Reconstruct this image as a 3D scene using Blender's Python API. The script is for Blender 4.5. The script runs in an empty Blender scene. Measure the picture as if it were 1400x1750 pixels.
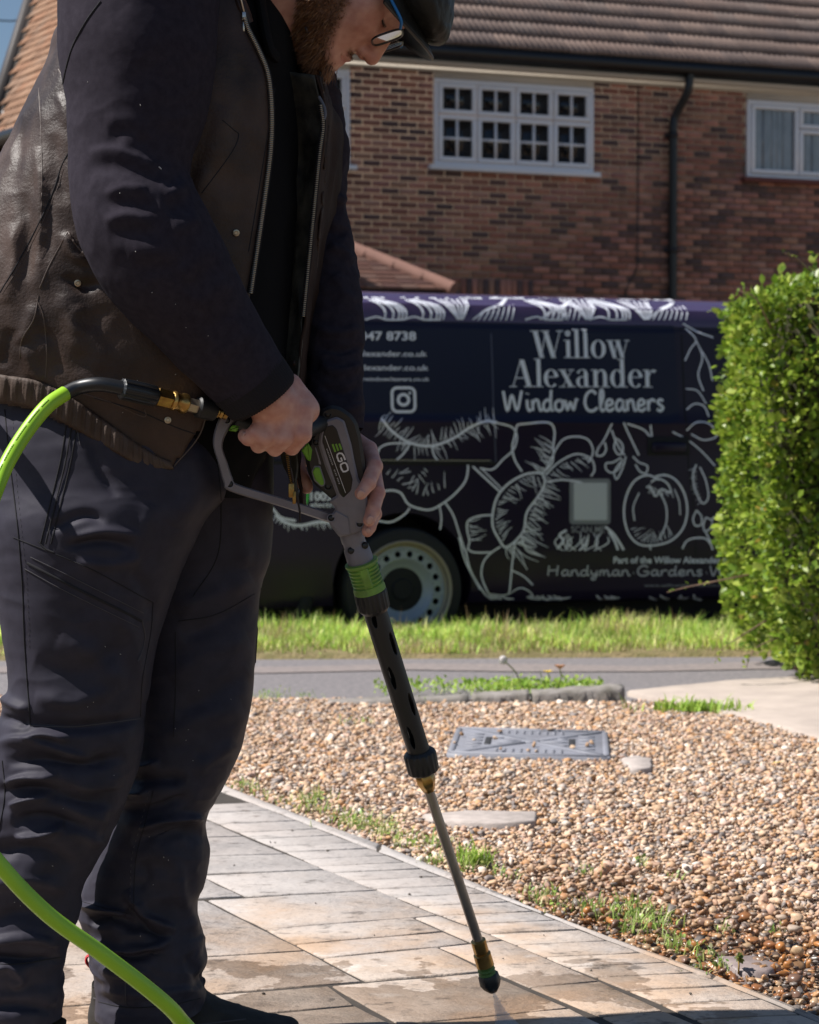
import bpy, bmesh, math, random
import numpy as np
from mathutils import Vector, Matrix, noise as mnoise
from mathutils.bvhtree import BVHTree
rng = np.random.default_rng(7); random.seed(7)
S = bpy.context.scene; COL = S.collection
# ------------------------------------------------------------------ camera, sky, sun, exposure
F = 3400.0; HC = 0.89; TH = math.atan(95/F)          # focal length in photo pixels, eye height, pitch
cam = bpy.data.cameras.new("camera"); camo = bpy.data.objects.new("camera", cam); COL.objects.link(camo)
camo.location = (0, 0, HC); camo.rotation_euler = (math.pi/2 - TH, 0, 0)
cam.sensor_fit = 'VERTICAL'; cam.sensor_height = 36; cam.lens = 36*F/1750; cam.clip_end = 3000; cam.clip_start = .05
cam.dof.use_dof = True; cam.dof.focus_distance = 2.86; cam.dof.aperture_fstop = 10.5
S.camera = camo
SUN_EL, SUN_AZ = math.radians(51), math.radians(-4)   # az: degrees behind the picture plane, sun on the left
sdir = Vector((-math.cos(SUN_EL)*math.cos(SUN_AZ), math.cos(SUN_EL)*math.sin(SUN_AZ), math.sin(SUN_EL)))
W = bpy.data.worlds.new("World"); S.world = W; W.use_nodes = True
nt = W.node_tree; bg = nt.nodes["Background"]; sky = nt.nodes.new("ShaderNodeTexSky")
sky.sky_type = 'NISHITA'; sky.sun_disc = False; sky.sun_elevation = SUN_EL
sky.sun_rotation = math.atan2(sdir.x, sdir.y); sky.air_density = 1.0; sky.dust_density = .15; sky.ozone_density = 1.6
nt.links.new(sky.outputs[0], bg.inputs[0]); bg.inputs[1].default_value = 0.054
sl = bpy.data.lights.new("sun", 'SUN'); sl.energy = 5.0; sl.angle = math.radians(.5); sl.color = (1, .96, .91)
so = bpy.data.objects.new("sun", sl); COL.objects.link(so); so.rotation_euler = sdir.to_track_quat('Z', 'Y').to_euler()
so.location = (-6, 3, 9)
S.view_settings.view_transform = 'Standard'; S.view_settings.look = 'None'; S.view_settings.gamma = 1
S.view_settings.exposure = 0.56; S.view_settings.use_curve_mapping = False
S.render.engine = 'CYCLES'; S.cycles.max_bounces = 6; S.cycles.transparent_max_bounces = 12
try: S.cycles.use_denoising = True
except Exception: pass
# ------------------------------------------------------------------ pixel <-> place helpers (photo pixels, 1400 x 1750)
CT, ST = math.cos(TH), math.sin(TH)
def ray(x, y):
    d = (x-700, F, -(y-875)); return np.array([d[0], d[1]*CT + d[2]*ST, -d[1]*ST + d[2]*CT])
def at(x, y, Y):
    r = ray(x, y); t = Y/r[1]; return np.array([r[0]*t, Y, HC + r[2]*t])
def gnd(x, y, z=0.0):
    r = ray(x, y); t = (z-HC)/r[2]; return np.array([r[0]*t, r[1]*t, z])
def proj(P):
    P = np.asarray(P, float); q = P - np.array([0, 0, HC]); yy = q[..., 1]*CT - q[..., 2]*ST; zz = q[..., 1]*ST + q[..., 2]*CT
    return np.stack([700 + F*q[..., 0]/yy, 875 - F*zz/yy], -1)
def onplane(x, y, p0, n):
    r = ray(x, y); o = np.array([0, 0, HC]); t = np.dot(p0-o, n)/np.dot(r, n); return o + r*t
def mpp(Y): return Y/F       # metres per photo pixel at depth Y
# ------------------------------------------------------------------ object helpers
WL = {}
def wl(o): return WL.get(o.name, np.zeros(3)) if o is not None else np.zeros(3)
def tag(o, label=None, cat=None, group=None, kind=None):
    if label: o['label'] = label
    if cat: o['category'] = cat
    if group: o['group'] = group
    if kind: o['kind'] = kind
    return o
def thing(name, loc, label, cat, group=None, kind=None):
    o = bpy.data.objects.new(name, None); o.empty_display_size = .05; COL.objects.link(o); o.location = tuple(loc)
    WL[o.name] = np.array(loc, float); return tag(o, label, cat, group, kind)
def mkmesh(name, V, Fc, mat=None, smooth=False, cols=None):
    me = bpy.data.meshes.new(name); V = np.asarray(V, np.float32)
    if isinstance(Fc, np.ndarray):
        n, k = Fc.shape; tot = n*k; idx = Fc.astype(np.int32).ravel(); st = np.arange(0, tot, k, dtype=np.int32); cnt = np.full(n, k, np.int32)
    else:
        cnt = np.array([len(f) for f in Fc], np.int32); idx = np.array([i for f in Fc for i in f], np.int32)
        st = np.concatenate([[0], np.cumsum(cnt)[:-1]]).astype(np.int32); n = len(Fc)
    me.vertices.add(len(V)); me.vertices.foreach_set('co', V.ravel())
    me.loops.add(len(idx)); me.loops.foreach_set('vertex_index', idx)
    me.polygons.add(n); me.polygons.foreach_set('loop_start', st)
    try: me.polygons.foreach_set('loop_total', cnt)
    except Exception: pass
    me.update(calc_edges=True); me.validate()
    if smooth: me.polygons.foreach_set('use_smooth', np.ones(len(me.polygons), bool))
    if cols is not None:
        a = me.color_attributes.new('Col', 'FLOAT_COLOR', 'POINT'); c = np.ones((len(V), 4), np.float32); c[:, :cols.shape[1]] = cols
        a.data.foreach_set('color', c.ravel())
    if mat: me.materials.append(mat)
    return me
def obj(name, V, Fc, mat, parent=None, smooth=False, cols=None, kind=None):
    V = np.asarray(V, float) - wl(parent)
    me = mkmesh(name, V, Fc, mat, smooth, cols); o = bpy.data.objects.new(name, me); COL.objects.link(o)
    if parent is not None: o.parent = parent
    WL[o.name] = wl(parent).copy()
    if kind: o['kind'] = kind
    return o
def place(name, me, parent, M4):       # a piece that shares its mesh, M4 in world space
    o = bpy.data.objects.new(name, me); COL.objects.link(o); M4 = M4.copy()
    if parent is not None:
        o.parent = parent; M4.translation = M4.translation - Vector(wl(parent))
    o.matrix_local = M4; return o
def nrm(v): v = np.asarray(v, float); return v/max(1e-12, np.linalg.norm(v))
def frame(t, up=(0, 0, 1)):
    t = nrm(t); u = np.array(up, float)
    if abs(np.dot(t, u)) > .97: u = np.array([1., 0, 0])
    a = nrm(np.cross(u, t)); b = np.cross(t, a); return a, b
def catmull(P, n):
    P = np.asarray(P, float); k = len(P); out = []
    Q = np.vstack([2*P[0]-P[1], P, 2*P[-1]-P[-2]])
    for i in range(k-1):
        p0, p1, p2, p3 = Q[i:i+4]; t = np.linspace(0, 1, n, endpoint=False)[:, None]
        out.append(.5*((2*p1) + (-p0+p2)*t + (2*p0-5*p1+4*p2-p3)*t**2 + (-p0+3*p1-3*p2+p3)*t**3))
    out.append(P[-1:]); return np.vstack(out)
def resamp(P, n):
    P = np.asarray(P, float); s = np.concatenate([[0], np.cumsum(np.linalg.norm(np.diff(P[:, :3], axis=0), axis=1))])
    q = np.linspace(0, s[-1], n); return np.stack([np.interp(q, s, P[:, j]) for j in range(P.shape[1])], -1)
class MB:
    def __init__(s): s.v = []; s.f = []; s.n = 0
    def add(s, V, Fc):
        V = np.asarray(V, float); s.v.append(V); s.f += [tuple(int(i)+s.n for i in f) for f in Fc]; s.n += len(V); return s
    def box(s, c, d, R=None, bev=0.0):
        c = np.array(c, float); d = np.array(d, float)/2
        if bev <= 0:
            V = np.array([[x, y, z] for x in (-1, 1) for y in (-1, 1) for z in (-1, 1)], float)*d
            Fc = [(0, 1, 3, 2), (4, 6, 7, 5), (0, 4, 5, 1), (2, 3, 7, 6), (0, 2, 6, 4), (1, 5, 7, 3)]
        else:
            bm = bmesh.new(); bmesh.ops.create_cube(bm, size=1)
            for q in bm.verts: q.co = Vector((q.co.x*2*d[0], q.co.y*2*d[1], q.co.z*2*d[2]))
            bmesh.ops.bevel(bm, geom=list(bm.edges), offset=bev, segments=2, affect='EDGES', profile=.5)
            V = np.array([q.co[:] for q in bm.verts]); bm.verts.index_update(); Fc = [tuple(q.index for q in f.verts) for f in bm.faces]; bm.free()
        if R is not None: V = V @ np.array(R, float).T
        return s.add(V + c, Fc)
    def tube(s, P, r, n=12, cap=True, flat=1.0, up=(0, 0, 1)):
        P = np.asarray(P, float); m = len(P); r = np.full(m, r) if np.isscalar(r) else np.asarray(r, float)
        T = np.gradient(P, axis=0); a, b = frame(T[0], up); V = []
        th = np.linspace(0, 2*np.pi, n, endpoint=False)
        for i in range(m):
            t = nrm(T[i]); a = nrm(a - t*np.dot(a, t)); b = np.cross(t, a)
            V.append(P[i] + r[i]*(np.cos(th)[:, None]*a + flat*np.sin(th)[:, None]*b))
        V = np.vstack(V); Fc = [(i*n+j, i*n+(j+1) % n, (i+1)*n+(j+1) % n, (i+1)*n+j) for i in range(m-1) for j in range(n)]
        if cap: Fc += [tuple(range(n))[::-1], tuple((m-1)*n+j for j in range(n))]
        return s.add(V, Fc)
    def lathe(s, A, B, prof, n=24, fl=None, cap=True):     # prof: (t along A->B in 0..1, radius); fl(theta)->radius factor
        A = np.array(A, float); B = np.array(B, float); t = nrm(B-A); a, b = frame(t); th = np.linspace(0, 2*np.pi, n, endpoint=False)
        V = []
        for (q, r) in prof:
            rr = r*np.ones(n) if fl is None else r*np.array([fl(x, q) for x in th])
            V.append(A + (B-A)*q + rr[:, None]*(np.cos(th)[:, None]*a + np.sin(th)[:, None]*b))
        m = len(prof); V = np.vstack(V); Fc = [(i*n+j, i*n+(j+1) % n, (i+1)*n+(j+1) % n, (i+1)*n+j) for i in range(m-1) for j in range(n)]
        if cap: Fc += [tuple(range(n))[::-1], tuple((m-1)*n+j for j in range(n))]
        return s.add(V, Fc)
    def prism(s, top, bot):                                # two loops of equal length, closed
        n = len(top); V = np.vstack([top, bot])
        return s.add(V, [tuple(range(n)), tuple(range(2*n-1, n-1, -1))] + [((i+1) % n, i, n+i, n+(i+1) % n) for i in range(n)])
    def build(s, name, mat, parent=None, smooth=False, kind=None, fixn=True):
        o = obj(name, np.vstack(s.v), s.f, mat, parent, smooth, None, kind)
        if fixn:
            bm = bmesh.new(); bm.from_mesh(o.data); bmesh.ops.recalc_face_normals(bm, faces=list(bm.faces)); bm.to_mesh(o.data); bm.free()
        if smooth: autosmooth(o)
        return o
def autosmooth(o, ang=38):
    me = o.data; bm = bmesh.new(); bm.from_mesh(me); lim = math.radians(ang)
    for e in bm.edges: e.smooth = not (len(e.link_faces) == 2 and e.calc_face_angle(0) > lim)
    bm.to_mesh(me); bm.free()
def inset_loop(P, d):                                      # 2D loop inset by d
    P = np.asarray(P, float); n = len(P); out = []
    A = .5*sum(P[i][0]*P[(i+1) % n][1]-P[(i+1) % n][0]*P[i][1] for i in range(n)); sg = 1 if A > 0 else -1
    for i in range(n):
        a, b, c = P[i-1], P[i], P[(i+1) % n]; e1 = nrm(b-a); e2 = nrm(c-b)
        n1 = sg*np.array([-e1[1], e1[0]]); n2 = sg*np.array([-e2[1], e2[0]]); m = n1+n2; k = max(.35, np.dot(m, n1))
        out.append(b + m*d/k)
    return np.array(out)
def rot_cols(x, y, z): return Matrix((Vector(x), Vector(y), Vector(z))).transposed()
# ------------------------------------------------------------------ materials
def node(t, k, **kw):
    n = t.nodes.new(k)
    for a, b in kw.items(): setattr(n, a, b)
    return n
def MAT(name, col, rough=.6, metal=0., col2=None, var=.0, scale=8., bump=.0, bscale=120., bdist=.002, spec=.5, attr=False, objrand=None,
        coat=0., rvar=0., sheen=0., trans=0., sub=0., stretch=None, detail=4., bands=None):
    m = bpy.data.materials.new(name); m.use_nodes = True; t = m.node_tree; b = t.nodes["Principled BSDF"]; L = t.links
    b.inputs['Roughness'].default_value = rough; b.inputs['Metallic'].default_value = metal; b.inputs['Specular IOR Level'].default_value = spec
    if coat: b.inputs['Coat Weight'].default_value = coat; b.inputs['Coat Roughness'].default_value = .06
    if sheen: b.inputs['Sheen Weight'].default_value = sheen; b.inputs['Sheen Roughness'].default_value = .5
    if sub: b.inputs['Subsurface Weight'].default_value = sub; b.inputs['Subsurface Radius'].default_value = (.012, .005, .003); b.inputs['Subsurface Scale'].default_value = 1.0
    tc = node(t, "ShaderNodeTexCoord"); vec = tc.outputs['Object']
    if stretch:
        mp = node(t, "ShaderNodeMapping"); mp.inputs['Scale'].default_value = stretch; L.new(vec, mp.inputs[0]); vec = mp.outputs[0]
    nz = node(t, "ShaderNodeTexNoise"); nz.inputs['Scale'].default_value = scale; nz.inputs['Detail'].default_value = detail; nz.inputs['Roughness'].default_value = .6; L.new(vec, nz.inputs[0])
    rgb = node(t, "ShaderNodeMix", data_type='RGBA'); rgb.inputs[6].default_value = (*col, 1)
    c2 = col2 if col2 is not None else tuple(max(0, c*(1-var)) for c in col); rgb.inputs[7].default_value = (*c2, 1)
    rp = node(t, "ShaderNodeMapRange"); rp.inputs[1].default_value = .35; rp.inputs[2].default_value = .68; L.new(nz.outputs[0], rp.inputs[0]); L.new(rp.outputs[0], rgb.inputs[0])
    out = rgb.outputs[2]
    if objrand:                                            # list of colours chosen per piece
        oi = node(t, "ShaderNodeObjectInfo"); at_ = node(t, "ShaderNodeAttribute", attribute_name='rnd'); ad = node(t, "ShaderNodeMath", operation='ADD'); fr = node(t, "ShaderNodeMath", operation='FRACT')
        L.new(oi.outputs['Random'], ad.inputs[0]); L.new(at_.outputs['Fac'], ad.inputs[1]); L.new(ad.outputs[0], fr.inputs[0])
        cr = node(t, "ShaderNodeValToRGB"); cr.color_ramp.interpolation = 'CONSTANT'; el = cr.color_ramp.elements
        while len(el) < len(objrand): el.new(.5)
        for i, c in enumerate(objrand): el[i].position = i/len(objrand); el[i].color = (*c, 1)
        L.new(fr.outputs[0], cr.inputs[0])
        mu = node(t, "ShaderNodeMix", data_type='RGBA', blend_type='MULTIPLY'); mu.inputs[0].default_value = 1; L.new(cr.outputs[0], mu.inputs[6]); L.new(out, mu.inputs[7]); out = mu.outputs[2]
    if attr:
        at_ = node(t, "ShaderNodeAttribute", attribute_name='Col')
        mu = node(t, "ShaderNodeMix", data_type='RGBA', blend_type='MULTIPLY'); mu.inputs[0].default_value = 1; L.new(at_.outputs['Color'], mu.inputs[6]); L.new(out, mu.inputs[7]); out = mu.outputs[2]
    L.new(out, b.inputs['Base Color'])
    if rvar:
        rr = node(t, "ShaderNodeMapRange"); rr.inputs[3].default_value = max(0, rough-rvar); rr.inputs[4].default_value = min(1, rough+rvar); L.new(nz.outputs[0], rr.inputs[0]); L.new(rr.outputs[0], b.inputs['Roughness'])
    if bump:
        n2 = node(t, "ShaderNodeTexNoise"); n2.inputs['Scale'].default_value = bscale; n2.inputs['Detail'].default_value = 5; L.new(vec, n2.inputs[0])
        bp = node(t, "ShaderNodeBump"); bp.inputs['Strength'].default_value = bump; bp.inputs['Distance'].default_value = bdist; L.new(n2.outputs[0], bp.inputs['Height']); L.new(bp.outputs[0], b.inputs['Normal'])
    if trans:
        tr = node(t, "ShaderNodeBsdfTranslucent"); mx = node(t, "ShaderNodeMixShader"); mx.inputs[0].default_value = trans; L.new(out, tr.inputs[0])
        L.new(b.outputs[0], mx.inputs[1]); L.new(tr.outputs[0], mx.inputs[2]); L.new(mx.outputs[0], t.nodes["Material Output"].inputs[0])
    return m
def rnd_attr(o, per_vert):
    a = o.data.attributes.new('rnd', 'FLOAT', 'POINT'); a.data.foreach_set('value', np.asarray(per_vert, np.float32))
def vnoise(P, s, oc=3):
    P = np.asarray(P, float)*s; return np.array([mnoise.fractal(Vector(p), .9, 2.1, oc) for p in P])
# ================================================================== GROUND
M_soil = MAT("soil", (.16, .11, .07), .95, col2=(.10, .07, .05), scale=3, bump=.6, bscale=40, bdist=.01)
M_asph = MAT("asphalt", (.145, .135, .14), .9, col2=(.24, .215, .215), scale=45, bump=.5, bscale=260, bdist=.004)
M_road = MAT("road asphalt", (.10, .10, .105), .9, col2=(.13, .13, .13), scale=3, bump=.4, bscale=200)
M_conc = MAT("weathered concrete", (.46, .385, .33), .9, col2=(.36, .30, .26), scale=6, bump=.5, bscale=160, bdist=.003, detail=8)
M_kerb = MAT("kerb concrete", (.30, .27, .25), .92, col2=(.16, .145, .12), scale=14, bump=.7, bscale=90, bdist=.004, detail=8)
def sheet(name, P, z, mat, kind='structure', parent=None):
    P = np.array([[p[0], p[1], z] for p in P]); return obj(name, P, [tuple(range(len(P)))], mat, parent, kind=kind)
sheet("ground", [(-300, -60), (300, -60), (300, 500), (-300, 500)], -.17, M_soil)
VD = np.array([math.cos(math.radians(4)), math.sin(math.radians(4))])   # direction of the street in plan
def street(y0, y1, z, name, mat, x0=-40, x1=40):
    return sheet(name, [(x0, y0+x0*.05), (x1, y0+x1*.05), (x1, y1+x1*.05), (x0, y1+x0*.05)], z, mat)
street(7.2, 9.35, -.020, "pavement", M_asph)
street(10.05, 16.0, -.12, "road", M_road)
M_verge = MAT("verge soil", (.30, .23, .12), .95, col2=(.16, .15, .05), scale=9, bump=.8, bscale=60, bdist=.01)
o = MB().box((0, 9.5, -.075), (80, 1.14, .15), R=Matrix.Rotation(math.atan(.05), 3, 'Z')).build("verge", M_verge); tag(o, kind='structure')
o = MB()
for i in range(40): o.box((-18+i*.915, 10.12+(-18+i*.915)*.05, -.06), (.9, .10, .14), R=Matrix.Rotation(math.atan(.05), 3, 'Z'), bev=.012)
o = o.build("kerb", M_kerb); tag(o, kind='structure')
# pale worn strip along the pavement (a later patch of tarmac), 4 mm above it
M_patch = MAT("pavement patch", (.27, .225, .21), .9, col2=(.19, .165, .16), scale=38, bump=.5, bscale=240, bdist=.004)
pa = [(-30 + i*.5, 8.36 + (-30+i*.5)*.05 + .05*math.sin(i*1.7)+.03*math.sin(i*4.1)) for i in range(120)]
pb = [(x, y+.27+.06*math.sin(i*2.3)) for i, (x, y) in enumerate(pa)]
V = np.array([(x, y, -.016) for x, y in pa] + [(x, y, -.016) for x, y in pb]); n = len(pa)
obj("pavement_patch", V, [(i, i+1, n+i+1, n+i) for i in range(n-1)], M_patch, kind='structure')
# ------------------------------------------------------------------ patio of imprinted stone slabs
def stone_mat(name, a, b, dirt, wetk):
    m = bpy.data.materials.new(name); m.use_nodes = True; t = m.node_tree; B = t.nodes["Principled BSDF"]; L = t.links
    geo = node(t, "ShaderNodeNewGeometry"); pos = geo.outputs['Position']; oi = node(t, "ShaderNodeObjectInfo")
    def nz(s, d=6, st=None, r=.62):
        v = pos
        if st: mp = node(t, "ShaderNodeMapping"); mp.inputs['Scale'].default_value = st; mp.inputs['Rotation'].default_value = (0, 0, .25); L.new(pos, mp.inputs[0]); v = mp.outputs[0]
        n = node(t, "ShaderNodeTexNoise"); n.inputs['Scale'].default_value = s; n.inputs['Detail'].default_value = d; n.inputs['Roughness'].default_value = r; L.new(v, n.inputs[0]); return n.outputs[0]
    def mr(x, lo, hi, a=0, b_=1):
        r = node(t, "ShaderNodeMapRange"); r.interpolation_type = 'SMOOTHSTEP'
        for i, q in ((1, lo), (2, hi), (3, a), (4, b_)): r.inputs[i].default_value = q
        L.new(x, r.inputs[0]); return r.outputs[0]
    def mix(f, x, y, bt='MIX'):
        q = node(t, "ShaderNodeMix", data_type='RGBA', blend_type=bt)
        for i, k in ((0, f), (6, x), (7, y)):
            if isinstance(k, tuple): q.inputs[i].default_value = (*k, 1)
            elif isinstance(k, float): q.inputs[i].default_value = k
            else: L.new(k, q.inputs[i])
        return q.outputs[2]
    def math_(op, x, y):
        q = node(t, "ShaderNodeMath", operation=op)
        for i, k in ((0, x), (1, y)):
            if isinstance(k, (int, float)): q.inputs[i].default_value = k
            else: L.new(k, q.inputs[i])
        return q.outputs[0]
    sx = node(t, "ShaderNodeSeparateXYZ"); L.new(pos, sx.inputs[0])
    # washed (warm) near the nozzle, still grimy grey further up the path
    edge = math_('ADD', sx.outputs['Y'], mr(nz(3.0), .3, .7, -.35, .35)); grime = mr(edge, 3.35, 4.1)
    c = mix(mr(nz(9), .35, .65), a, b); c = mix(mr(oi.outputs['Random'], 0, 1, .0, .35), c, (.36, .25, .18))
    c = mix(math_('MULTIPLY', mr(nz(2.6), .45, .6), .55), c, (.46, .29, .17)); c = mix(math_('MULTIPLY', grime, .8), c, (.43, .40, .385))
    st = math_('MULTIPLY', mr(nz(16, 9, (1, 1.5, 1), .66), .54, .66), mr(nz(3.3), .40, .58)); c = mix(math_('MULTIPLY', st, dirt), c, (.085, .07, .06))
    st2 = math_('MULTIPLY', mr(nz(7, 10, (1, 1.4, 1), .7), .56, .66), mr(nz(1.9), .42, .58)); c = mix(math_('MULTIPLY', st2, dirt), c, (.17, .135, .115))
    c = mix(mr(nz(70, 4, (1, 1.3, 1)), .56, .70, 0, .5), c, (.17, .14, .12))
    c = mix(mr(nz(5, 8, (1, 1.6, 1)), .60, .68, 0, .5), c, (.62, .57, .53))
    # wet film: spread out in ragged patches round the spot being washed
    dx = math_('MULTIPLY', math_('ADD', sx.outputs['X'], .05), .75); dy = math_('SUBTRACT', sx.outputs['Y'], 3.2)
    d2 = math_('SQRT', math_('ADD', math_('MULTIPLY', dx, dx), math_('MULTIPLY', math_('MULTIPLY', dy, dy), 2.2)), 0)
    wet = mr(math_('ADD', d2, mr(nz(3.7, 5), .25, .75, -.42, .42)), .32, .36, wetk, 0)
    c = mix(wet, c, mix(1.0, c, (.60, .55, .50), 'MULTIPLY'))
    L.new(c, B.inputs['Base Color']); L.new(mr(wet, 0, 1, .82, .38), B.inputs['Roughness'])
    h = math_('ADD', math_('MULTIPLY', nz(26, 8, (1, 1.3, 1), .62), 1.0), math_('MULTIPLY', nz(150, 4), .12))
    bp = node(t, "ShaderNodeBump"); bp.inputs['Strength'].default_value = .9; bp.inputs['Distance'].default_value = .007; L.new(h, bp.inputs['Height']); L.new(bp.outputs[0], B.inputs['Normal'])
    return m
M_slab = stone_mat("imprinted stone", (.54, .46, .395), (.46, .37, .30), .8, .85)
M_edge = stone_mat("path edging", (.34, .30, .27), (.24, .21, .185), .8, .6)
M_joint = MAT("sandy joint", (.062, .050, .040), .95, col2=(.040, .033, .027), scale=30, bump=.5, bscale=300)
l_out = [(383, 1341), (520, 1394), (663, 1446), (760, 1485), (850, 1522), (934, 1558), (1098, 1619), (1222, 1664), (1400, 1734), (1500, 1775), (1640, 1835)]
l_in = [(372, 1350), (500, 1398), (609, 1441), (678, 1467), (777, 1505), (850, 1532), (929, 1562), (1016, 1598), (1126, 1638), (1240, 1681), (1391, 1742), (1480, 1780), (1620, 1842)]
l_2 = [(300, 1377), (360, 1403), (462, 1446), (544, 1482), (642, 1520), (747, 1562), (842, 1598), (966, 1650), (1098, 1703), (1199, 1748), (1300, 1794), (1420, 1850)]
patio_outline = [gnd(*p) for p in [(-900, 1335)] + [(340, 1330)] + l_out[0:] + [(1640, 1990), (-1400, 1990)]]
patio = sheet("patio", patio_outline, -.0028, M_joint)
def poly_y(L, x): return float(np.interp(x, [p[0] for p in L], [p[1] for p in L]))
SLABS = []
def wob(P, n=5, a=.0022, seed=0):                          # cut each edge in n bits with an uneven line
    r = np.random.default_rng(seed); out = []
    for i in range(len(P)):
        p, q = P[i], P[(i+1) % len(P)]; e = nrm(q-p); nn = np.array([-e[1], e[0]]); k = max(2, min(9, int(np.linalg.norm(q-p)/.05)))
        for j in range(k): out.append(p + (q-p)*j/k + nn*r.normal(0, a)*(0 if j == 0 else 1))
    return np.array(out)
def slab(px, seed, mat=None, gap=.0040, lift=0.0, name="paving_slab", parent=None, th=.03, ch=.0014):
    r = np.random.default_rng(seed); P = np.array([gnd(*p)[:2] for p in px])
    P = wob(inset_loop(P, gap), a=.0011, seed=seed); Q = inset_loop(P, ch)
    z = lift + r.normal(0, .0003); tl = r.normal(0, .0003, 2); c = P.mean(0)
    zz = lambda A, d: np.c_[A, z + d + ((A-c) @ tl)]
    n = len(P); V = np.vstack([zz(Q, 0), zz(P, -ch*.8), zz(P, -th)])
    Fc = [tuple(range(n))] + [((i+1) % n, i, n+i, n+(i+1) % n) for i in range(n)] + [(n+(i+1) % n, n+i, 2*n+i, 2*n+(i+1) % n) for i in range(n)]
    o = obj(name, V, Fc, mat or M_slab, parent or patio)
    bm = bmesh.new(); bm.from_mesh(o.data); bmesh.ops.recalc_face_normals(bm, faces=list(bm.faces)); bm.faces.ensure_lookup_table()
    if bm.faces[0].normal.z < 0: bmesh.ops.reverse_faces(bm, faces=list(bm.faces))
    bm.to_mesh(o.data); bm.free(); return o
X0 = -420
big = [[(X0, 1345), (372, 1351), (320, 1384), (X0, 1390)] , [(X0, 1388), (298, 1378), (362, 1404), (X0, 1415)], [(X0, 1415), (362, 1404), (418, 1429), (X0, 1448)], [(X0, 1448), (418, 1429), (490, 1459), (X0, 1484)],
 [(X0, 1484), (490, 1459), (558, 1486), (X0, 1518)], [(X0, 1518), (342, 1496), (418, 1532), (X0, 1566)], [(342, 1496), (558, 1486), (646, 1521), (418, 1532)],
 [(352, 1538), (646, 1521), (751, 1564), (452, 1588)], [(452, 1588), (706, 1568), (759, 1592), (502, 1614)], [(706, 1568), (751, 1564), (862, 1606), (805, 1611)],
 [(502, 1614), (759, 1592), (805, 1612), (547, 1637)], [(X0, 1566), (351, 1538), (523, 1624), (X0, 1682)], [(X0, 1682), (523, 1624), (622, 1677), (X0, 1762)],
 [(548, 1638), (747, 1618), (832, 1660), (623, 1677)], [(747, 1618), (862, 1606), (1027, 1676), (902, 1687)], [(X0, 1762), (563, 1684), (609, 1718), (X0, 1812)],
 [(563, 1684), (832, 1661), (975, 1722), (680, 1751)], [(X0, 1812), (609, 1718), (705, 1766), (X0, 1890)], [(902, 1687), (1027, 1676), (1137, 1727), (1024, 1737)],
 [(1024, 1737), (1137, 1727), (1230, 1766), (1110, 1780)], [(680, 1751), (975, 1722), (1080, 1775), (770, 1800)], [(705, 1772), (1085, 1781), (1215, 1845), (838, 1850)], [(X0, 1892), (700, 1770), (830, 1850), (X0, 2000)], [(1112, 1784), (1232, 1769), (1330, 1815), (1225, 1840)]]
for i, q in enumerate(big): slab(q, 100+i)
J2 = [(300, 1377), (330, 1390), (373, 1408), (406, 1422), (432, 1433), (463, 1446), (487, 1456), (514, 1468), (540, 1480), (567, 1491), (600, 1504), (639, 1519), (674, 1533), (711, 1548), (752, 1564), (792, 1579), (833, 1595), (879, 1614), (929, 1635), (970, 1652), (1016, 1670), (1070, 1692), (1126, 1715), (1185, 1742), (1245, 1770), (1310, 1800)]
Jr = []
for (x, y) in J2:
    xs = np.linspace(x, x+420, 800); ys = y - .045*(xs-x); yi = np.array([poly_y(l_in, q) for q in xs]); k = np.argmax(yi >= ys - .3); Jr.append((xs[k], ys[k]))
for i in range(len(J2)-1): slab([J2[i], Jr[i], Jr[i+1], J2[i+1]], 300+i)
# edging strip, in lengths with cross joints
ex = [383, 652, 934, 1222, 1640]
for i in range(4):
    xs = np.linspace(ex[i], ex[i+1], 7); a = [(x, poly_y(l_out, x)) for x in xs]; b = [(x-8, poly_y(l_in, x-8)) for x in xs]
    slab(a + b[::-1], 500+i, M_edge, gap=.002, lift=.001, name="edging_stone", th=.06, ch=.006)
# ------------------------------------------------------------------ gravel
M_gbase = MAT("gravel bed", (.36, .27, .20), .95, col2=(.20, .15, .11), scale=60, bump=1, bscale=120, bdist=.02)
gout = [gnd(*p)[:2] for p in l_out[:-2]]
gpoly = [tuple(p) for p in gout] + [(3.4, 2.6), (3.4, 7.1), (-1.8, 7.42), (-1.8, 5.6)]
gravel = sheet("gravel_bed", gpoly, -.018, M_gbase)
M_peb = bpy.data.materials.new("flint gravel"); M_peb.use_nodes = True
t = M_peb.node_tree; B = t.nodes["Principled BSDF"]; a_ = node(t, "ShaderNodeAttribute", attribute_name='Col'); a_.attribute_type = 'GEOMETRY'
tc = node(t, "ShaderNodeNewGeometry"); nz_ = node(t, "ShaderNodeTexNoise"); nz_.inputs['Scale'].default_value = 130; nz_.inputs['Detail'].default_value = 4; t.links.new(tc.outputs['Position'], nz_.inputs[0])
r_ = node(t, "ShaderNodeMapRange"); r_.inputs[3].default_value = .55; r_.inputs[4].default_value = 1.4; t.links.new(nz_.outputs[0], r_.inputs[0])
mu = node(t, "ShaderNodeMix", data_type='RGBA', blend_type='MULTIPLY'); mu.inputs[0].default_value = 1; t.links.new(a_.outputs['Color'], mu.inputs[6]); t.links.new(r_.outputs[0], mu.inputs[7]); t.links.new(mu.outputs[2], B.inputs['Base Color'])
rr = node(t, "ShaderNodeMapRange"); rr.inputs[3].default_value = .75; rr.inputs[4].default_value = .30; t.links.new(a_.outputs['Alpha'], rr.inputs[0]); t.links.new(rr.outputs[0], B.inputs['Roughness'])
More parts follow.
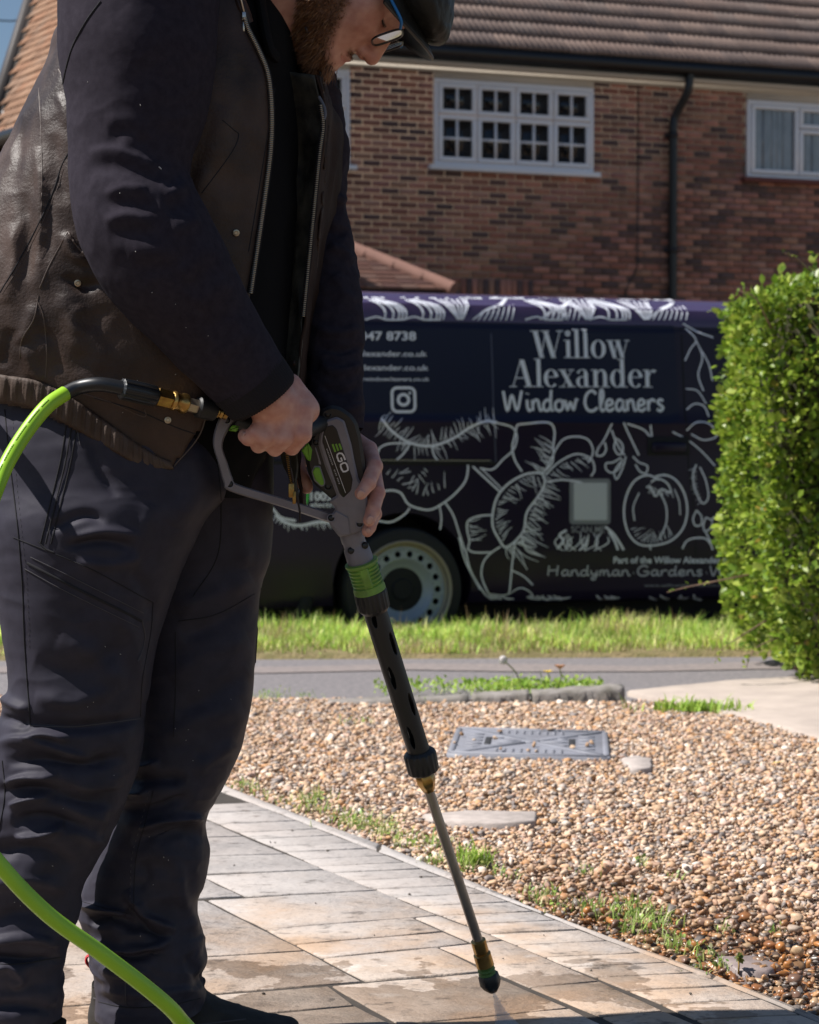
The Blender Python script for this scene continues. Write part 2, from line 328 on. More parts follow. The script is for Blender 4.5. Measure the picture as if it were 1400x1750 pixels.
DRY = np.array([1.06, .97, .88])*np.array([(.60, .46, .34), (.66, .55, .45), (.52, .36, .24), (.50, .30, .16), (.42, .38, .36), (.24, .22, .22), (.74, .68, .62), (.56, .41, .34), (.62, .49, .38), (.58, .43, .30), (.46, .32, .24)])
WETC = np.array([(.36, .15, .045), (.24, .10, .04), (.20, .12, .075), (.40, .22, .10), (.18, .15, .13), (.30, .13, .05), (.44, .30, .18), (.16, .09, .06), (.11, .075, .055), (.32, .18, .09)])
def ico(sub):
    bm = bmesh.new(); bmesh.ops.create_icosphere(bm, subdivisions=sub, radius=1); V = np.array([v.co[:] for v in bm.verts]); Fc = np.array([[v.index for v in f.verts] for f in bm.faces]); bm.free(); return V, Fc
ICO1, ICO2 = ico(1), ico(2)
def rotm(n, r):
    q = r.normal(size=(n, 4)); q /= np.linalg.norm(q, axis=1)[:, None]; w, x, y, z = q.T
    return np.stack([np.stack([1-2*(y*y+z*z), 2*(x*y-z*w), 2*(x*z+y*w)], -1), np.stack([2*(x*y+z*w), 1-2*(x*x+z*z), 2*(y*z-x*w)], -1), np.stack([2*(x*z-y*w), 2*(y*z+x*w), 1-2*(x*x+y*y)], -1)], 1)
def stones(P, sz, base, r, flat=.52):
    BV, BF = base; n = len(P); nv = len(BV); J = BV[None]*(1 + r.normal(0, .10, (n, nv, 1)))
    for _ in range(5):
        pn_ = r.normal(0, 1, (n, 1, 3)); pn_ /= np.linalg.norm(pn_, axis=2, keepdims=True); J = J - np.maximum(0, (J*pn_).sum(2, keepdims=True) - r.uniform(.35, .8, (n, 1, 1)))*pn_
    sc = sz[:, None]*np.stack([r.uniform(.85, 1.35, n), r.uniform(.7, 1.0, n), r.uniform(flat*.8, flat*1.3, n)], -1)
    J = J*sc[:, None, :]; R = rotm(n, r); az = r.uniform(0, 2*np.pi, n); Z = np.zeros((n, 3, 3)); Z[:, 0, 0] = np.cos(az); Z[:, 0, 1] = -np.sin(az); Z[:, 1, 0] = np.sin(az); Z[:, 1, 1] = np.cos(az); Z[:, 2, 2] = 1
    k = r.random(n) < .8; tx = r.normal(0, .32, n); T = np.zeros((n, 3, 3)); T[:, 0, 0] = 1; T[:, 1, 1] = np.cos(tx); T[:, 1, 2] = -np.sin(tx); T[:, 2, 1] = np.sin(tx); T[:, 2, 2] = np.cos(tx)
    R[k] = (T @ Z)[k]; V = np.einsum('nij,nvj->nvi', R, J) + P[:, None, :]
    Fc = (BF[None] + (np.arange(n)*nv)[:, None, None]).reshape(-1, 3); return V.reshape(-1, 3), Fc, nv
def inpoly(X, Y, poly):
    ins = np.zeros(len(X), bool); j = len(poly)-1
    for i in range(len(poly)):
        xi, yi = poly[i]; xj, yj = poly[j]; c = ((yi > Y) != (yj > Y)) & (X < (xj-xi)*(Y-yi)/(yj-yi+1e-12)+xi); ins ^= c; j = i
    return ins
def scatter(n, x0, x1, y0, y1, r): return np.stack([r.uniform(x0, x1, n), r.uniform(y0, y1, n)], -1)
def inview(P, m=60): q = proj(P); return (q[:, 0] > -m) & (q[:, 0] < 1400+m) & (q[:, 1] > -m) & (q[:, 1] < 1750+m)
conc_px = [(1072, 1181), (1250, 1163), (1500, 1150), (1700, 1190), (1500, 1290), (1400, 1262), (1300, 1232), (1200, 1208), (1135, 1196)]
conc_g = [tuple(gnd(*p)[:2]) for p in conc_px]
g2 = [(x, y) for x, y in gpoly]
mh = [gnd(*p)[:2] for p in [(763, 1290), (780, 1246), (1040, 1253), (1044, 1298)]]
flat1 = [gnd(*p)[:2] for p in [(722, 1396), (800, 1389), (917, 1391), (915, 1407), (840, 1412), (760, 1408)]]
flat2 = [gnd(*p)[:2] for p in [(1062, 1299), (1090, 1294), (1116, 1300), (1112, 1316), (1078, 1320)]]
flat3 = [gnd(*p)[:2] for p in [(1225, 1640), (1290, 1638), (1335, 1655), (1310, 1668), (1260, 1664)]]
def gravel_pts(n, r):
    P = scatter(n, -1.7, 2.5, 2.3, 7.45, r); k = inpoly(P[:, 0], P[:, 1], g2)
    for q in (conc_g, mh, flat1, flat2): k &= ~inpoly(P[:, 0], P[:, 1], [tuple(z) for z in q])
    P = P[k]; P3 = np.c_[P, np.zeros(len(P))]; return P3[inview(P3, 120)]
def wetness(P, r):
    w = np.clip((4.22 - P[:, 1] + .25*np.sin(P[:, 0]*5) + r.normal(0, .12, len(P)))/.55, 0, 1)*np.clip((P[:, 0]-.10)/.22, 0, 1)
    return w
def stone_cols(P, r):
    n = len(P); w = wetness(P, r); d = DRY[r.integers(0, len(DRY), n)]*r.uniform(.8, 1.12, (n, 1)); k = WETC[r.integers(0, len(WETC), n)]*r.uniform(.8, 1.3, (n, 1))
    return np.c_[d*(1-w[:, None]) + k*w[:, None], w]
r = np.random.default_rng(11)
P = gravel_pts(200000, r); near = P[:, 1] < 3.6
def gravel_layer(P, base, kk, name):
    sz = np.exp(r.normal(math.log(.0062), .40, len(P))); sz = np.clip(sz, .0032, .017)*kk; P = P.copy(); P[:, 2] = -.014 + r.uniform(0, .013, len(P))
    V, Fc, nv = stones(P, sz, base, r); c = stone_cols(P, r); o = obj(name, V, Fc, M_peb, gravel, smooth=False, cols=np.repeat(c, nv, 0), kind='stuff'); return o
gravel_layer(P[near], ICO2, 1.0, "loose_gravel"); gravel_layer(P[~near], ICO1, 1.1, "loose_gravel")
# the three hundred pebbles that show largest: single pieces lying on top
bank = []
for i in range(14):
    V, Fc, nv = stones(np.zeros((1, 3)), np.array([1.0]), ICO2, r, .6); bank.append((V, Fc))
Pn = gravel_pts(60000, r); q = proj(Pn); Pn = Pn[(q[:, 1] > 1480) & (q[:, 0] < 1400)]; Pn = Pn[np.argsort(Pn[:, 1])]; Pn = Pn[r.permutation(min(len(Pn), 2600))[:292]]; cc = stone_cols(Pn, r)
pmesh = {}
for i, p in enumerate(Pn):
    k = i % 14; wk = int(round(cc[i, 3]*2)); key = (k, wk, i % 5)
    if key not in pmesh:
        V, Fc = bank[k]; pmesh[key] = mkmesh("pebble", V, Fc, M_peb, False, np.repeat(cc[i:i+1], len(V), 0))
    s_ = float(np.clip(np.exp(r.normal(math.log(.0088), .25)), .006, .015))
    place("pebble", pmesh[key], gravel, Matrix.Translation((p[0], p[1], .003+s_*.25)) @ Matrix.Rotation(r.uniform(0, 6.28), 4, 'Z') @ Matrix.Scale(s_, 4))
# ------------------------------------------------------------------ concrete apron, flat stones, kerb stones, inspection cover
def plate(px, z0, z1, mat, name, ch=.01, seed=1, parent=None, a=.004):
    P = wob(np.array([gnd(*p)[:2] for p in px]), a=a, seed=seed); Q = inset_loop(P, ch); n = len(P)
    V = np.vstack([np.c_[Q, np.full(n, z1)], np.c_[P, np.full(n, z1-ch*.7)], np.c_[P, np.full(n, z0)]])
    m = MB(); m.add(V, [tuple(range(n))] + [((i+1) % n, i, n+i, n+(i+1) % n) for i in range(n)] + [(n+(i+1) % n, n+i, 2*n+i, 2*n+(i+1) % n) for i in range(n)])
    return m.build(name, mat, parent)
tag(plate(conc_px, -.05, .004, M_conc, "concrete_apron", seed=5), kind='structure')
M_flat = MAT("flat stone", (.50, .43, .39), .85, col2=(.36, .31, .28), scale=30, bump=.5, bscale=150)
M_flat3 = MAT("damp flat stone", (.30, .24, .22), .5, col2=(.22, .17, .16), scale=30, bump=.5, bscale=150)
fp = [[(722, 1396), (800, 1389), (917, 1391), (915, 1407), (840, 1412), (760, 1408)], [(1062, 1299), (1090, 1294), (1116, 1300), (1112, 1316), (1078, 1320)], [(1225, 1640), (1290, 1638), (1335, 1655), (1310, 1668), (1260, 1664)]]
for q, l, mm in zip(fp, ["long pale flat slab sunk in the gravel behind the steel lance tube", "small pale broken flat stone in the gravel right of the inspection cover", "damp brown flat stone in the wet gravel beside the path edging"], (M_flat, M_flat, M_flat3)):
    tag(plate(q, -.03, .008, mm, "flat_stone", seed=len(l), ch=.006), l, "flat stone")
def kerbstone(px, zt, label, seed, d=.085):
    r = np.random.default_rng(seed); pts = [gnd(*p) for p in px]; n = 14; Vs = []
    for i in range(n+1):
        s = i/n; b = pts[0]*(1-s) + pts[1]*s; z = zt[0]*(1-s) + zt[1]*s; k = .012
        e = r.normal(0, .0035, 6)
        Vs.append([b+[0, 0+e[0], -.05], b+[0, e[1], z-k+e[2]], b+[0, k+e[3], z+e[4]*.5], b+[0, d-k, z+e[5]*.5], b+[0, d, z-k], b+[0, d, -.05]])
    V = np.array(Vs).reshape(-1, 3); Fc = [(i*6+j, i*6+j+1, (i+1)*6+j+1, (i+1)*6+j) for i in range(n) for j in range(5)] + [(0, 1, 2, 3, 4, 5), tuple(n*6+j for j in range(5, -1, -1))]
    m = MB(); m.add(V, Fc); return tag(m.build("kerb_stone", M_kerb), label, "kerb stone", "kerb stones between the gravel and the pavement")
kerbstone([(808, 1199), (905, 1198)], (.020, .032), "middle kerb stone with weeds behind it and a chipped joint at its right end", 1, .12)
kerbstone([(911, 1199), (1068, 1197)], (.030, .048), "tallest rough kerb stone ending at the concrete apron", 2, .13)
kerbstone([(560, 1201), (802, 1200)], (.004, .018), "low sunken kerb stone running left behind the lance barrel", 3, .10)
M_cover = MAT("grey composite cover", (.25, .255, .29), .5, col2=(.20, .20, .225), scale=9, bump=.3, bscale=200)
cov = plate([(763, 1290), (780, 1246), (1040, 1253), (1044, 1298)], -.03, .005, M_cover, "inspection_cover", ch=.004, a=.0, seed=2)
tag(cov, "grey ribbed inspection cover with a raised cross pattern set in the gravel", "inspection cover")
ca, cb, cd_, cc_ = [np.array(p) for p in mh]   # front-left, back-left, back-right, front-right
def cuv(u, v): return (ca*(1-u)+cc_*u)*(1-v) + (cb*(1-u)+cd_*u)*v
def rib(name, segs, w, h=.0045, mat=M_cover):
    m = MB()
    for (u0, v0, u1, v1) in segs:
        a, b = cuv(u0, v0), cuv(u1, v1); e = nrm(b-a); n = np.array([-e[1], e[0]])*w/2; L = np.array([a-n, b-n, b+n, a+n]); l2 = inset_loop(L, .003)
        m.prism(np.c_[l2, np.full(4, .005+h)], np.c_[L, np.full(4, .0048)])
    return m.build(name, mat, cov)
for sg in [(.06, .06, .46, .46), (.06, .94, .46, .54), (.94, .06, .54, .46), (.94, .94, .54, .54)]: rib("cross_rib", [sg], .030)
rib("centre_boss", [(.44, .5, .56, .5)], .05)
for sg in [(.02, .03, .98, .03), (.02, .97, .98, .97), (.025, .06, .025, .94), (.975, .06, .975, .94)]: rib("frame_rib", [sg], .02)
tr = []
for i in range(5):
    v = .26 + i*.12; d = abs(v-.5); tr += [(.09, v, .20, v), (.26, v, .44-d*.9 if d < .2 else .27, v), (.80, v, .91, v), (.56+d*.9 if d < .2 else .73, v, .74, v)]
for i in range(9):
    u = .3 + i*.05; d = abs(u-.5)
    for q in (0, 1):
        a = .12+.07*q
        if a < .44-d*.7: tr += [(u-.014, a, u+.014, a), (u-.014, 1-a, u+.014, 1-a)]
for s in tr:
    if abs(s[0]-s[2]) > .02: rib("tread_rib", [s], .016, .0035)
M_dk = MAT("dark slot", (.03, .03, .033), .7)
rib("key_slot", [(.235, .36, .235, .64)], .022, .002, M_dk); rib("key_slot", [(.765, .36, .765, .64)], .022, .002, M_dk)
V, Fc, nv = stones(np.array([[*cuv(u, v), .014] for u, v in [(.06, .62), (.035, .3), (.3, .80), (.28, .52), (.86, .36), (.89, .44), (.77, .25), (.53, .3), (.33, .1), (.15, .42), (.62, .95), (.57, .94), (.67, .95), (.5, .08), (.55, .06)]]), r.uniform(.006, .012, 15), ICO2, r)
o = obj("stray_gravel", V, Fc, M_peb, smooth=True, cols=np.repeat(np.c_[DRY[r.integers(0, 4, 15)]*.8, np.zeros(15)], nv, 0), kind='stuff')

cr_ = np.array([gnd(*p) for p in [(415, 1386), (462, 1440), (470, 1441), (500, 1420), (560, 1455), (610, 1478), (700, 1530), (540, 1545), (860, 1640), (930, 1600), (1010, 1660), (400, 1480), (640, 1600), (720, 1500), (1180, 1700), (450, 1700)]]); V, Fc, nv = stones(cr_+[0, 0, .002], r.uniform(.0015, .004, len(cr_)), ICO2, r); obj("grit", V, Fc, M_peb, smooth=True, cols=np.repeat(np.c_[np.tile((.09, .075, .06), (len(cr_), 1)), np.zeros(len(cr_))], nv, 0), kind='stuff')
# ================================================================== HOUSE ACROSS THE STREET
AW = math.radians(19); UH = np.array([math.cos(AW), math.sin(AW), 0]); NH = np.array([math.sin(AW), -math.cos(AW), 0])  # along the wall, out of the wall
H0 = at(1000, 300, 24.1); H0[2] = 0.0
def hw(x, y): P = onplane(x, y, H0, NH); return np.dot(P-H0, UH), P[2]           # photo pixel -> wall (u, z)
def HP(u, z, d=0.0): return H0 + UH*u + NH*d + np.array([0, 0, z])
RH = Matrix((Vector(UH), Vector(NH), Vector((0, 0, 1)))).transposed()            # wall frame: x along, y out, z up
RB = Matrix((Vector(-UH), Vector(NH), Vector((0, 0, 1)))).transposed()
M_mort = MAT("lime mortar", (.19, .135, .095), .95, col2=(.12, .085, .062), scale=3)
BR_ = [(.20, .085, .06), (.17, .075, .055), (.24, .11, .075), (.13, .065, .05), (.22, .12, .08), (.28, .13, .095), (.085, .05, .045), (.19, .09, .065), (.25, .135, .10), (.16, .085, .06), (.07, .045, .042), (.21, .10, .08)]
BR = [tuple(min(1, k*2.0) for k in c) for c in BR_]
M_brick = MAT("stock brick", (1, 1, 1), .9, col2=(.68, .68, .7), scale=7, bump=.4, bscale=60, objrand=BR)
M_white = MAT("white window frame", (.88, .88, .91), .35, var=.03)
M_cream = MAT("cream fascia", (.62, .56, .48), .6, var=.08, scale=3)
M_black = MAT("black plastic gutter", (.012, .012, .014), .35)
M_glassd = MAT("window glass over a dark room", (.010, .011, .012), .06, spec=.6)
ub, zb = hw(640, 300)
house = thing("brick_house", HP(0, 0), "brown brick house with a corrugated tile roof standing behind the van", "house")
u_l, u_r = hw(330, 300)[0], hw(1620, 300)[0]; z_top = hw(1000, 133)[1]; z_soff = z_top - .02
wm = MB(); Rm = np.array(RH.to_3x3())
def wbox(m, u0, u1, z0, z1, d0, d1, bev=0): m.box(HP((u0+u1)/2, (z0+z1)/2, (d0+d1)/2), (u1-u0, d1-d0, z1-z0), R=Rm, bev=bev); return m
wbox(wm, u_l, u_r, -.2, z_top+.3, -7.5, -.012)
wm.build("wall", M_mort, house)
def rect(a, b): (u0, z1), (u1, z0) = hw(*a), hw(*b); return u0, u1, z0, z1
WA = rect((741, 134), (1013, 296)); WB = (hw(1275, 303)[0], hw(1275, 303)[0]+2.35, hw(1275, 303)[1], hw(1275, 171)[1]); WC = (hw(597, 283)[0]-2.4, hw(597, 283)[0], hw(597, 283)[1], hw(597, 121)[1])
wins = [WA, WB, WC]
CO, BL, HJ = .078, .225, .011
zt = z_soff; courses = int((zt-1.2)/CO); zs0 = zt - courses*CO
def box_mesh(name, l, h, d, mat, ch=.006):
    x, y, z = l/2, d, h/2; V = [(-x, 0, -z), (x, 0, -z), (x, 0, z), (-x, 0, z), (-x+ch, y, -z+ch), (x-ch, y, -z+ch), (x-ch, y, z-ch), (-x+ch, y, z-ch)]
    return mkmesh(name, V, [(4, 5, 6, 7), (0, 1, 5, 4), (1, 2, 6, 5), (2, 3, 7, 6), (3, 0, 4, 7)], mat)
bfull = box_mesh("brick", BL-HJ, CO-HJ, .014, M_brick); cand = []
rb = np.random.default_rng(5)
for k in range(courses):
    z = zs0 + (k+.5)*CO; off = (BL/2 if k % 2 else 0)
    i0 = int(u_l/BL)-1
    for i in range(i0, int(u_r/BL)+2):
        a, b = i*BL+off, i*BL+off+BL; segs = [(a, b)]
        for (u0, u1, w0, w1) in wins:
            if w0-.05 < z < w1+.18:
                ns = []
                for (p, q) in segs:
                    if q <= u0 or p >= u1: ns.append((p, q)); continue
                    if p < u0: ns.append((p, u0))
                    if q > u1: ns.append((u1, q))
                segs = ns
        for (p, q) in [(max(p, u_l), min(q, u_r)) for p, q in segs]:
            if q-p > .05: cand.append((p, q, z))
pc = np.array([HP((p+q)/2, z, .01) for p, q, z in cand]); px = proj(pc)
vis = (px[:, 0] > 606) & (px[:, 0] < 1398) & (px[:, 1] > 112) & (px[:, 1] < 500) & ~((px[:, 0] > 1200) & (px[:, 1] > 440))
full = np.array([abs(q-p-BL) < 1e-6 for p, q, z in cand]); dist = np.linalg.norm(pc, axis=1)
order = np.argsort(np.where(vis & full, dist, 1e9))[:300]; single = set(order.tolist()); mb = MB(); rv = []
for i, (p, q, z) in enumerate(cand):
    d = rb.normal(0, .0018)
    if i in single:
        M4 = RB.to_4x4(); M4.translation = Vector(HP((p+q)/2, z, -.012+d)); place("brick", bfull, house, M4)
    elif -1250 < px[i, 0] < 1650 and px[i, 1] < 1000:
        l = q-p-HJ; x, zz, ch = l/2, (CO-HJ)/2, .006; c = HP((p+q)/2, z, -.012+d)
        L = np.array([(-x, 0, -zz), (x, 0, -zz), (x, 0, zz), (-x, 0, zz), (-x+ch, .014, -zz+ch), (x-ch, .014, -zz+ch), (x-ch, .014, zz-ch), (-x+ch, .014, zz-ch)])
        mb.add(L @ Rm.T + c, [(4, 5, 6, 7), (0, 1, 5, 4), (1, 2, 6, 5), (2, 3, 7, 6), (3, 0, 4, 7)]); rv += [rb.random()]*8
o = mb.build("brickwork", M_brick, house, kind='stuff', fixn=False); rnd_attr(o, rv)
# a few soldier bricks over the ground-floor opening that shows just above the van roof
for i in range(13):
    u = hw(792+i*9.6, 497)[0]; M4 = RB.to_4x4() @ Matrix.Rotation(math.pi/2, 4, 'Y'); M4.translation = Vector(HP(u, hw(800, 492)[1], .004)); place("soldier_brick", bfull, house, M4)
# ---- windows
def window(name_, R, cols_, rows_, bars, curtain=False, sill_mat=None, top=.0):
    u0, u1, z0, z1 = R; fr = MB(); fw = .045
    for (a, b, c, d) in ((u0, u1, z0, z0+fw), (u0, u1, z1-fw, z1), (u0, u0+fw, z0+fw, z1-fw), (u1-fw, u1, z0+fw, z1-fw)): wbox(fr, a, b, c, d, -.03, .035, .006)
    f = fr.build("window", M_white, house)
    sill = MB(); wbox(sill, u0-.07, u1+.07, z0-.06, z0-.002, -.01, .10, .008); sill.build("sill", sill_mat or M_white, f)
    hd = MB(); wbox(hd, u0, u1, z1+.001, z_soff+.02, -.02, .025); hd.build("head_board", M_cream, f)
    us = [u0+fw + (u1-u0-2*fw)*q for q in cols_]; zs = [z0+fw + (z1-z0-2*fw)*q for q in rows_(0)] if callable(rows_) else None
    for i in range(len(us)-1):
        rw = rows_(i); zs = [z0+fw + (z1-z0-2*fw)*q for q in rw]
        for j in range(len(zs)-1):
            a, b, c, d = us[i]+.007, us[i+1]-.007, zs[j]+.007, zs[j+1]-.007; s = MB(); w = .052
            for (p, q, e, g) in ((a, b, c, c+w), (a, b, d-w, d), (a, a+w, c+w, d-w), (b-w, b, c+w, d-w)): wbox(s, p, q, e, g, -.02, .05, .008)
            nb, mbr = bars(i, j)
            for k in range(1, nb): x = a+w+(b-a-2*w)*k/nb; wbox(s, x-.014, x+.014, c+w, d-w, -.004, .028)
            for k in range(1, mbr): zq = c+w+(d-c-2*w)*k/mbr; wbox(s, a+w, b-w, zq-.014, zq+.014, -.0045, .0275)
            s.build("sash", M_white, f)
            g = MB(); wbox(g, a+w-.004, b-w+.004, c+w-.004, d-w+.004, -.006, .006); g.build("pane", M_glassc if curtain else M_glassd, f)
            if curtain:
                x = np.linspace(a+w, b-w, 120); y = -.001+.0*x; dd = .0085+.003*np.sin(x*62+np.sin(x*17)*1.5)
                Vb = np.array([HP(q, c+w, k) for q, k in zip(x, dd)] + [HP(q, d-w, k) for q, k in zip(x, dd)]); n = len(x)
                obj("net_curtain", Vb, [(k, k+1, n+k+1, n+k) for k in range(n-1)], M_net, f, smooth=True)
    return f
M_net = MAT("net curtain behind glass", (.27, .30, .33), .25, col2=(.16, .19, .21), scale=9, stretch=(1, 1, .35), spec=.8, coat=.5)
M_glassc = MAT("curtained glass", (.2, .22, .24), .1)
q4 = [0, .25, .5, .75, 1]
window("window", WA, q4, lambda i: [0, .60, 1], lambda i, j: (2, 2) if j == 0 else (2, 1))
window("window", WB, [0, .30, 1.0], lambda i: [0, 1] if i == 0 else [0, .68, 1], lambda i, j: (1, 1), curtain=True, sill_mat=MAT("red tile sill", (.16, .05, .04), .7))
window("window", WC, [0, .333, .666, 1], lambda i: [0, .60, 1], lambda i, j: (2, 2) if j == 0 else (2, 1))
# ---- fascia, gutter, downpipe, cable
fa = MB(); wbox(fa, u_l-.2, u_r, z_soff+.021, z_soff+.10, -.011, .20); wbox(fa, u_l-.2, u_r, z_soff-.03, z_soff+.020, -.011, .035); fa.build("fascia", M_cream, house)
gz = z_soff + .16; gt = MB(); P = [HP(u_l-.25+i*(u_r-u_l+.25)/40, gz, .27) for i in range(41)]; gt.tube(P, .072, 10); wbox(gt, u_l-.2, u_r, gz-.10, gz+.08, .195, .215); gt.build("gutter", M_black, house, smooth=True)
dp = MB(); (ud, zd), (uc, zc) = hw(1146, 205), hw(1163, 150)
path = catmull([HP(uc, gz, .25), HP(uc, gz-.12, .24), HP(uc-.02, zc-.10, .22), HP(ud+.03, zd+.05, .09), HP(ud, zd-.12, .075), HP(ud, zd-.8, .075), HP(ud, 0, .075)], 8); dp.tube(path, .052, 12); dpo = dp.build("downpipe", M_black, house, smooth=True)
for z in (zd-.2, zd-1.6): c = MB(); c.lathe(HP(ud, z-.03, .075), HP(ud, z+.03, .075), [(0, .062), (1, .062)], 14); wbox(c, ud-.09, ud+.09, z-.02, z+.02, .0, .03); c.build("pipe_clip", M_black, dpo)
cb_ = MB(); uk = hw(1090, 200)[0]; cb_.tube([HP(uk, z_soff-.03, .012), HP(uk, 3.2, .012), HP(uk-.16, 2.9, .012), HP(uk-.16, 1.2, .012)], .007, 6); cb_.build("cable", M_black, house)
# ---- roof of wavy interlocking tiles
PR = math.radians(40); SD = -NH*math.cos(PR) + np.array([0, 0, math.sin(PR)]); RN = NH*math.sin(PR) + np.array([0, 0, math.cos(PR)])
R0 = HP(0, gz+.075, .30); GA, TW = .345, .30
TI = [(c[0]*.84, c[1]*.92, c[2]*.93) for c in [(.30, .19, .155), (.27, .175, .145), (.33, .215, .175), (.25, .165, .14), (.31, .20, .165), (.29, .20, .17), (.23, .155, .135), (.34, .22, .18)]]
M_tile = MAT("concrete roof tile", (1, 1, 1), .9, col2=(.74, .72, .70), scale=2.2, bump=.5, bscale=40, bdist=.01, objrand=TI)
nx = 25; xs = np.linspace(0, TW, nx); wv = .012*np.abs(np.sin(np.pi*xs/.075))**.8; Vt = []
for (yy, up, lo) in ((0, .035, 0), (GA*1.06, .0, 0)): Vt += [(x, yy, w+up) for x, w in zip(xs, wv)]
Vt += [(x, .002, w+.004) for x, w in zip(xs, wv)]
Ft = [(i, i+1, nx+i+1, nx+i) for i in range(nx-1)] + [(2*nx+i, 2*nx+i+1, i+1, i) for i in range(nx-1)]
tmesh = mkmesh("roof_tile", Vt, Ft, M_tile)
roofm = MB(); ROWS = 22; ut0, ut1 = u_l-.3, u_r+.2
roofm.add([R0+UH*ut0-RN*.002, R0+UH*ut1-RN*.002, R0+UH*ut1+SD*GA*ROWS-RN*.002, R0+UH*ut0+SD*GA*ROWS-RN*.002, R0+UH*ut0-RN*.1, R0+UH*ut1-RN*.1, R0+UH*ut1+SD*GA*ROWS-RN*.1, R0+UH*ut0+SD*GA*ROWS-RN*.1], [(0, 1, 2, 3), (4, 7, 6, 5), (0, 4, 5, 1), (1, 5, 6, 2), (2, 6, 7, 3), (3, 7, 4, 0)])
M_felt = MAT("roof felt", (.03, .028, .027), .9)
roof = roofm.build("roof", M_felt, house); RM = rot_cols(UH, SD, RN); mb = MB(); rv = []; cnt = 0; Rn_ = np.array(RM)
tl = []
for k in range(ROWS):
    for i in range(int((ut1-ut0)/TW)):
        P = R0 + UH*(ut0+i*TW) + SD*GA*k + RN*rb.normal(0, .002); q = proj(P); tl.append((not (600 < q[0] < 1400 and -5 < q[1]), k, i, P, q))
tl.sort(key=lambda e: e[0])
for (hid, k, i, P, q) in tl:
    if cnt < 300 and not hid: M4 = RM.to_4x4(); M4.translation = Vector(P); place("roof_tile", tmesh, roof, M4); cnt += 1
    else: mb.add(np.array(Vt) @ Rn_.T + P, Ft); rv += [rb.random()]*len(Vt)
o = mb.build("tile_field", M_tile, roof, kind='stuff', fixn=False); rnd_attr(o, rv)
# ---- low hipped porch roof in front of the wall, its hip ridge ending above the van
D1 = 2.1                                                   # it stands this far out of the wall
Pn = H0 + NH*D1
def pw(x, y): P = onplane(x, y, Pn, NH); return np.dot(P-Pn, UH), P[2]
ue, ze = pw(775, 498)                                      # eaves corner
M_clay = MAT("clay plain tile", (1, 1, 1), .85, col2=(.75, .7, .7), scale=6, bump=.4, bscale=50, objrand=[(.25, .125, .09), (.22, .105, .08), (.28, .145, .105), (.20, .10, .075), (.26, .15, .115), (.18, .09, .075)])
porch = MB(); zr = ze + .83; pin = 1.55                      # rise and run of the slope
e0, e1 = HP(ue-6, ze, D1), HP(ue, ze, D1); t0, t1 = HP(ue-6, zr, D1-pin), HP(ue-pin*.93, zr, D1-pin); w1 = HP(ue, ze, 0)
por = thing("porch_roof", HP(ue, ze, D1), "low hipped roof of red clay tiles showing above the left end of the van roof", "porch roof")
porch.add([e0, e1, t1, t0, w1, HP(ue-pin*.93, zr, 0.02), HP(ue-6, zr, .02), HP(ue-6, ze, 0)], [(0, 1, 2, 3), (1, 4, 5, 2), (3, 2, 5, 6), (0, 7, 4, 1), (0, 3, 6, 7), (4, 7, 6, 5)])
pr = porch.build("roof_slope", M_felt, por)
ps = nrm(t0-e0); L_ = np.linalg.norm(t0-e0); pn = np.cross(UH, ps); pm = rot_cols(UH, ps, pn)
ptm = mkmesh("clay_tile", [(0, 0, .028), (.19, 0, .028), (.19, .19, .012), (0, .19, .012), (0, 0, .004), (.19, 0, .004)], [(0, 1, 2, 3), (4, 5, 1, 0)], M_clay)
for k in range(int(L_/.115)):
    s = k*.115; lim = -s/L_*pin*.93
    for i in range(7):
        u = lim - .19 - i*.197 - (.1 if k % 2 else 0)
        P = e1 + UH*u + ps*s + pn*.002; M4 = pm.to_4x4(); M4.translation = Vector(P); place("clay_tile", ptm, pr, M4)
hm = MB(); n_h = 6
for i in range(n_h):
    a = e1 + (t1-e1)*i/n_h; b = e1 + (t1-e1)*(i+1.06)/n_h; m_ = MB(); m_.tube([a+[0, 0, .02], b+[0, 0, .035]], [.085, .075], 10); o = m_.build("hip_tile", MAT("hip tile", (.25, .13, .10), .85, var=.2, scale=6) if i == 0 else o.data.materials[0], por, smooth=True)
pf = MB(); wbox(pf, ue-6, ue-.02, ze-.16, ze-.005, D1-.06, D1-.03); pf.build("porch_fascia", M_black, por)
for u in (ue-.25, ue-3.0): c = MB(); wbox(c, u-.06, u+.06, -.15, ze-.16, D1-.18, D1-.06); c.build("post", M_white, por)
# ================================================================== HOUSE ON THE FAR LEFT: steep tiled slope, seen past the man's back
AL = math.radians(35); DL = np.array([-math.sin(AL), math.cos(AL), 0]); NL = np.array([math.cos(AL), math.sin(AL), 0])*-1
NLc = np.array([-math.cos(AL), -math.sin(AL), 0])          # candidates for facing the street
NLc = -NLc if np.dot(NLc, [0.3, -1, 0]) < 0 else NLc
N_ = np.array([math.cos(AL)*1, math.sin(AL), 0]); N_ = N_ if N_[1] < 0 else np.array([math.cos(AL), math.sin(AL), 0])
B0 = at(60, 215, 15.5)                                     # point on the eaves
E_ = -DL                                                   # along the eaves towards the viewer and right
pt = math.radians(52); OUT = -np.array([math.cos(AL), math.sin(AL), 0])
LS = -OUT*math.cos(pt) + np.array([0, 0, math.sin(pt)]); LN = OUT*math.sin(pt) + np.array([0, 0, math.cos(pt)])
def lpx(x, y): P = onplane(x, y, B0, LN); d = P-B0; return np.dot(d, E_), np.dot(d, LS)
lh = thing("tiled_house", (B0[0], B0[1], 0), "house with a steep orange-brown tiled slope and dark verge at the far left", "house")
va, vb = np.array(lpx(0, 192)), np.array(lpx(57, 0)); kx = (vb[0]-va[0])/(vb[1]-va[1])
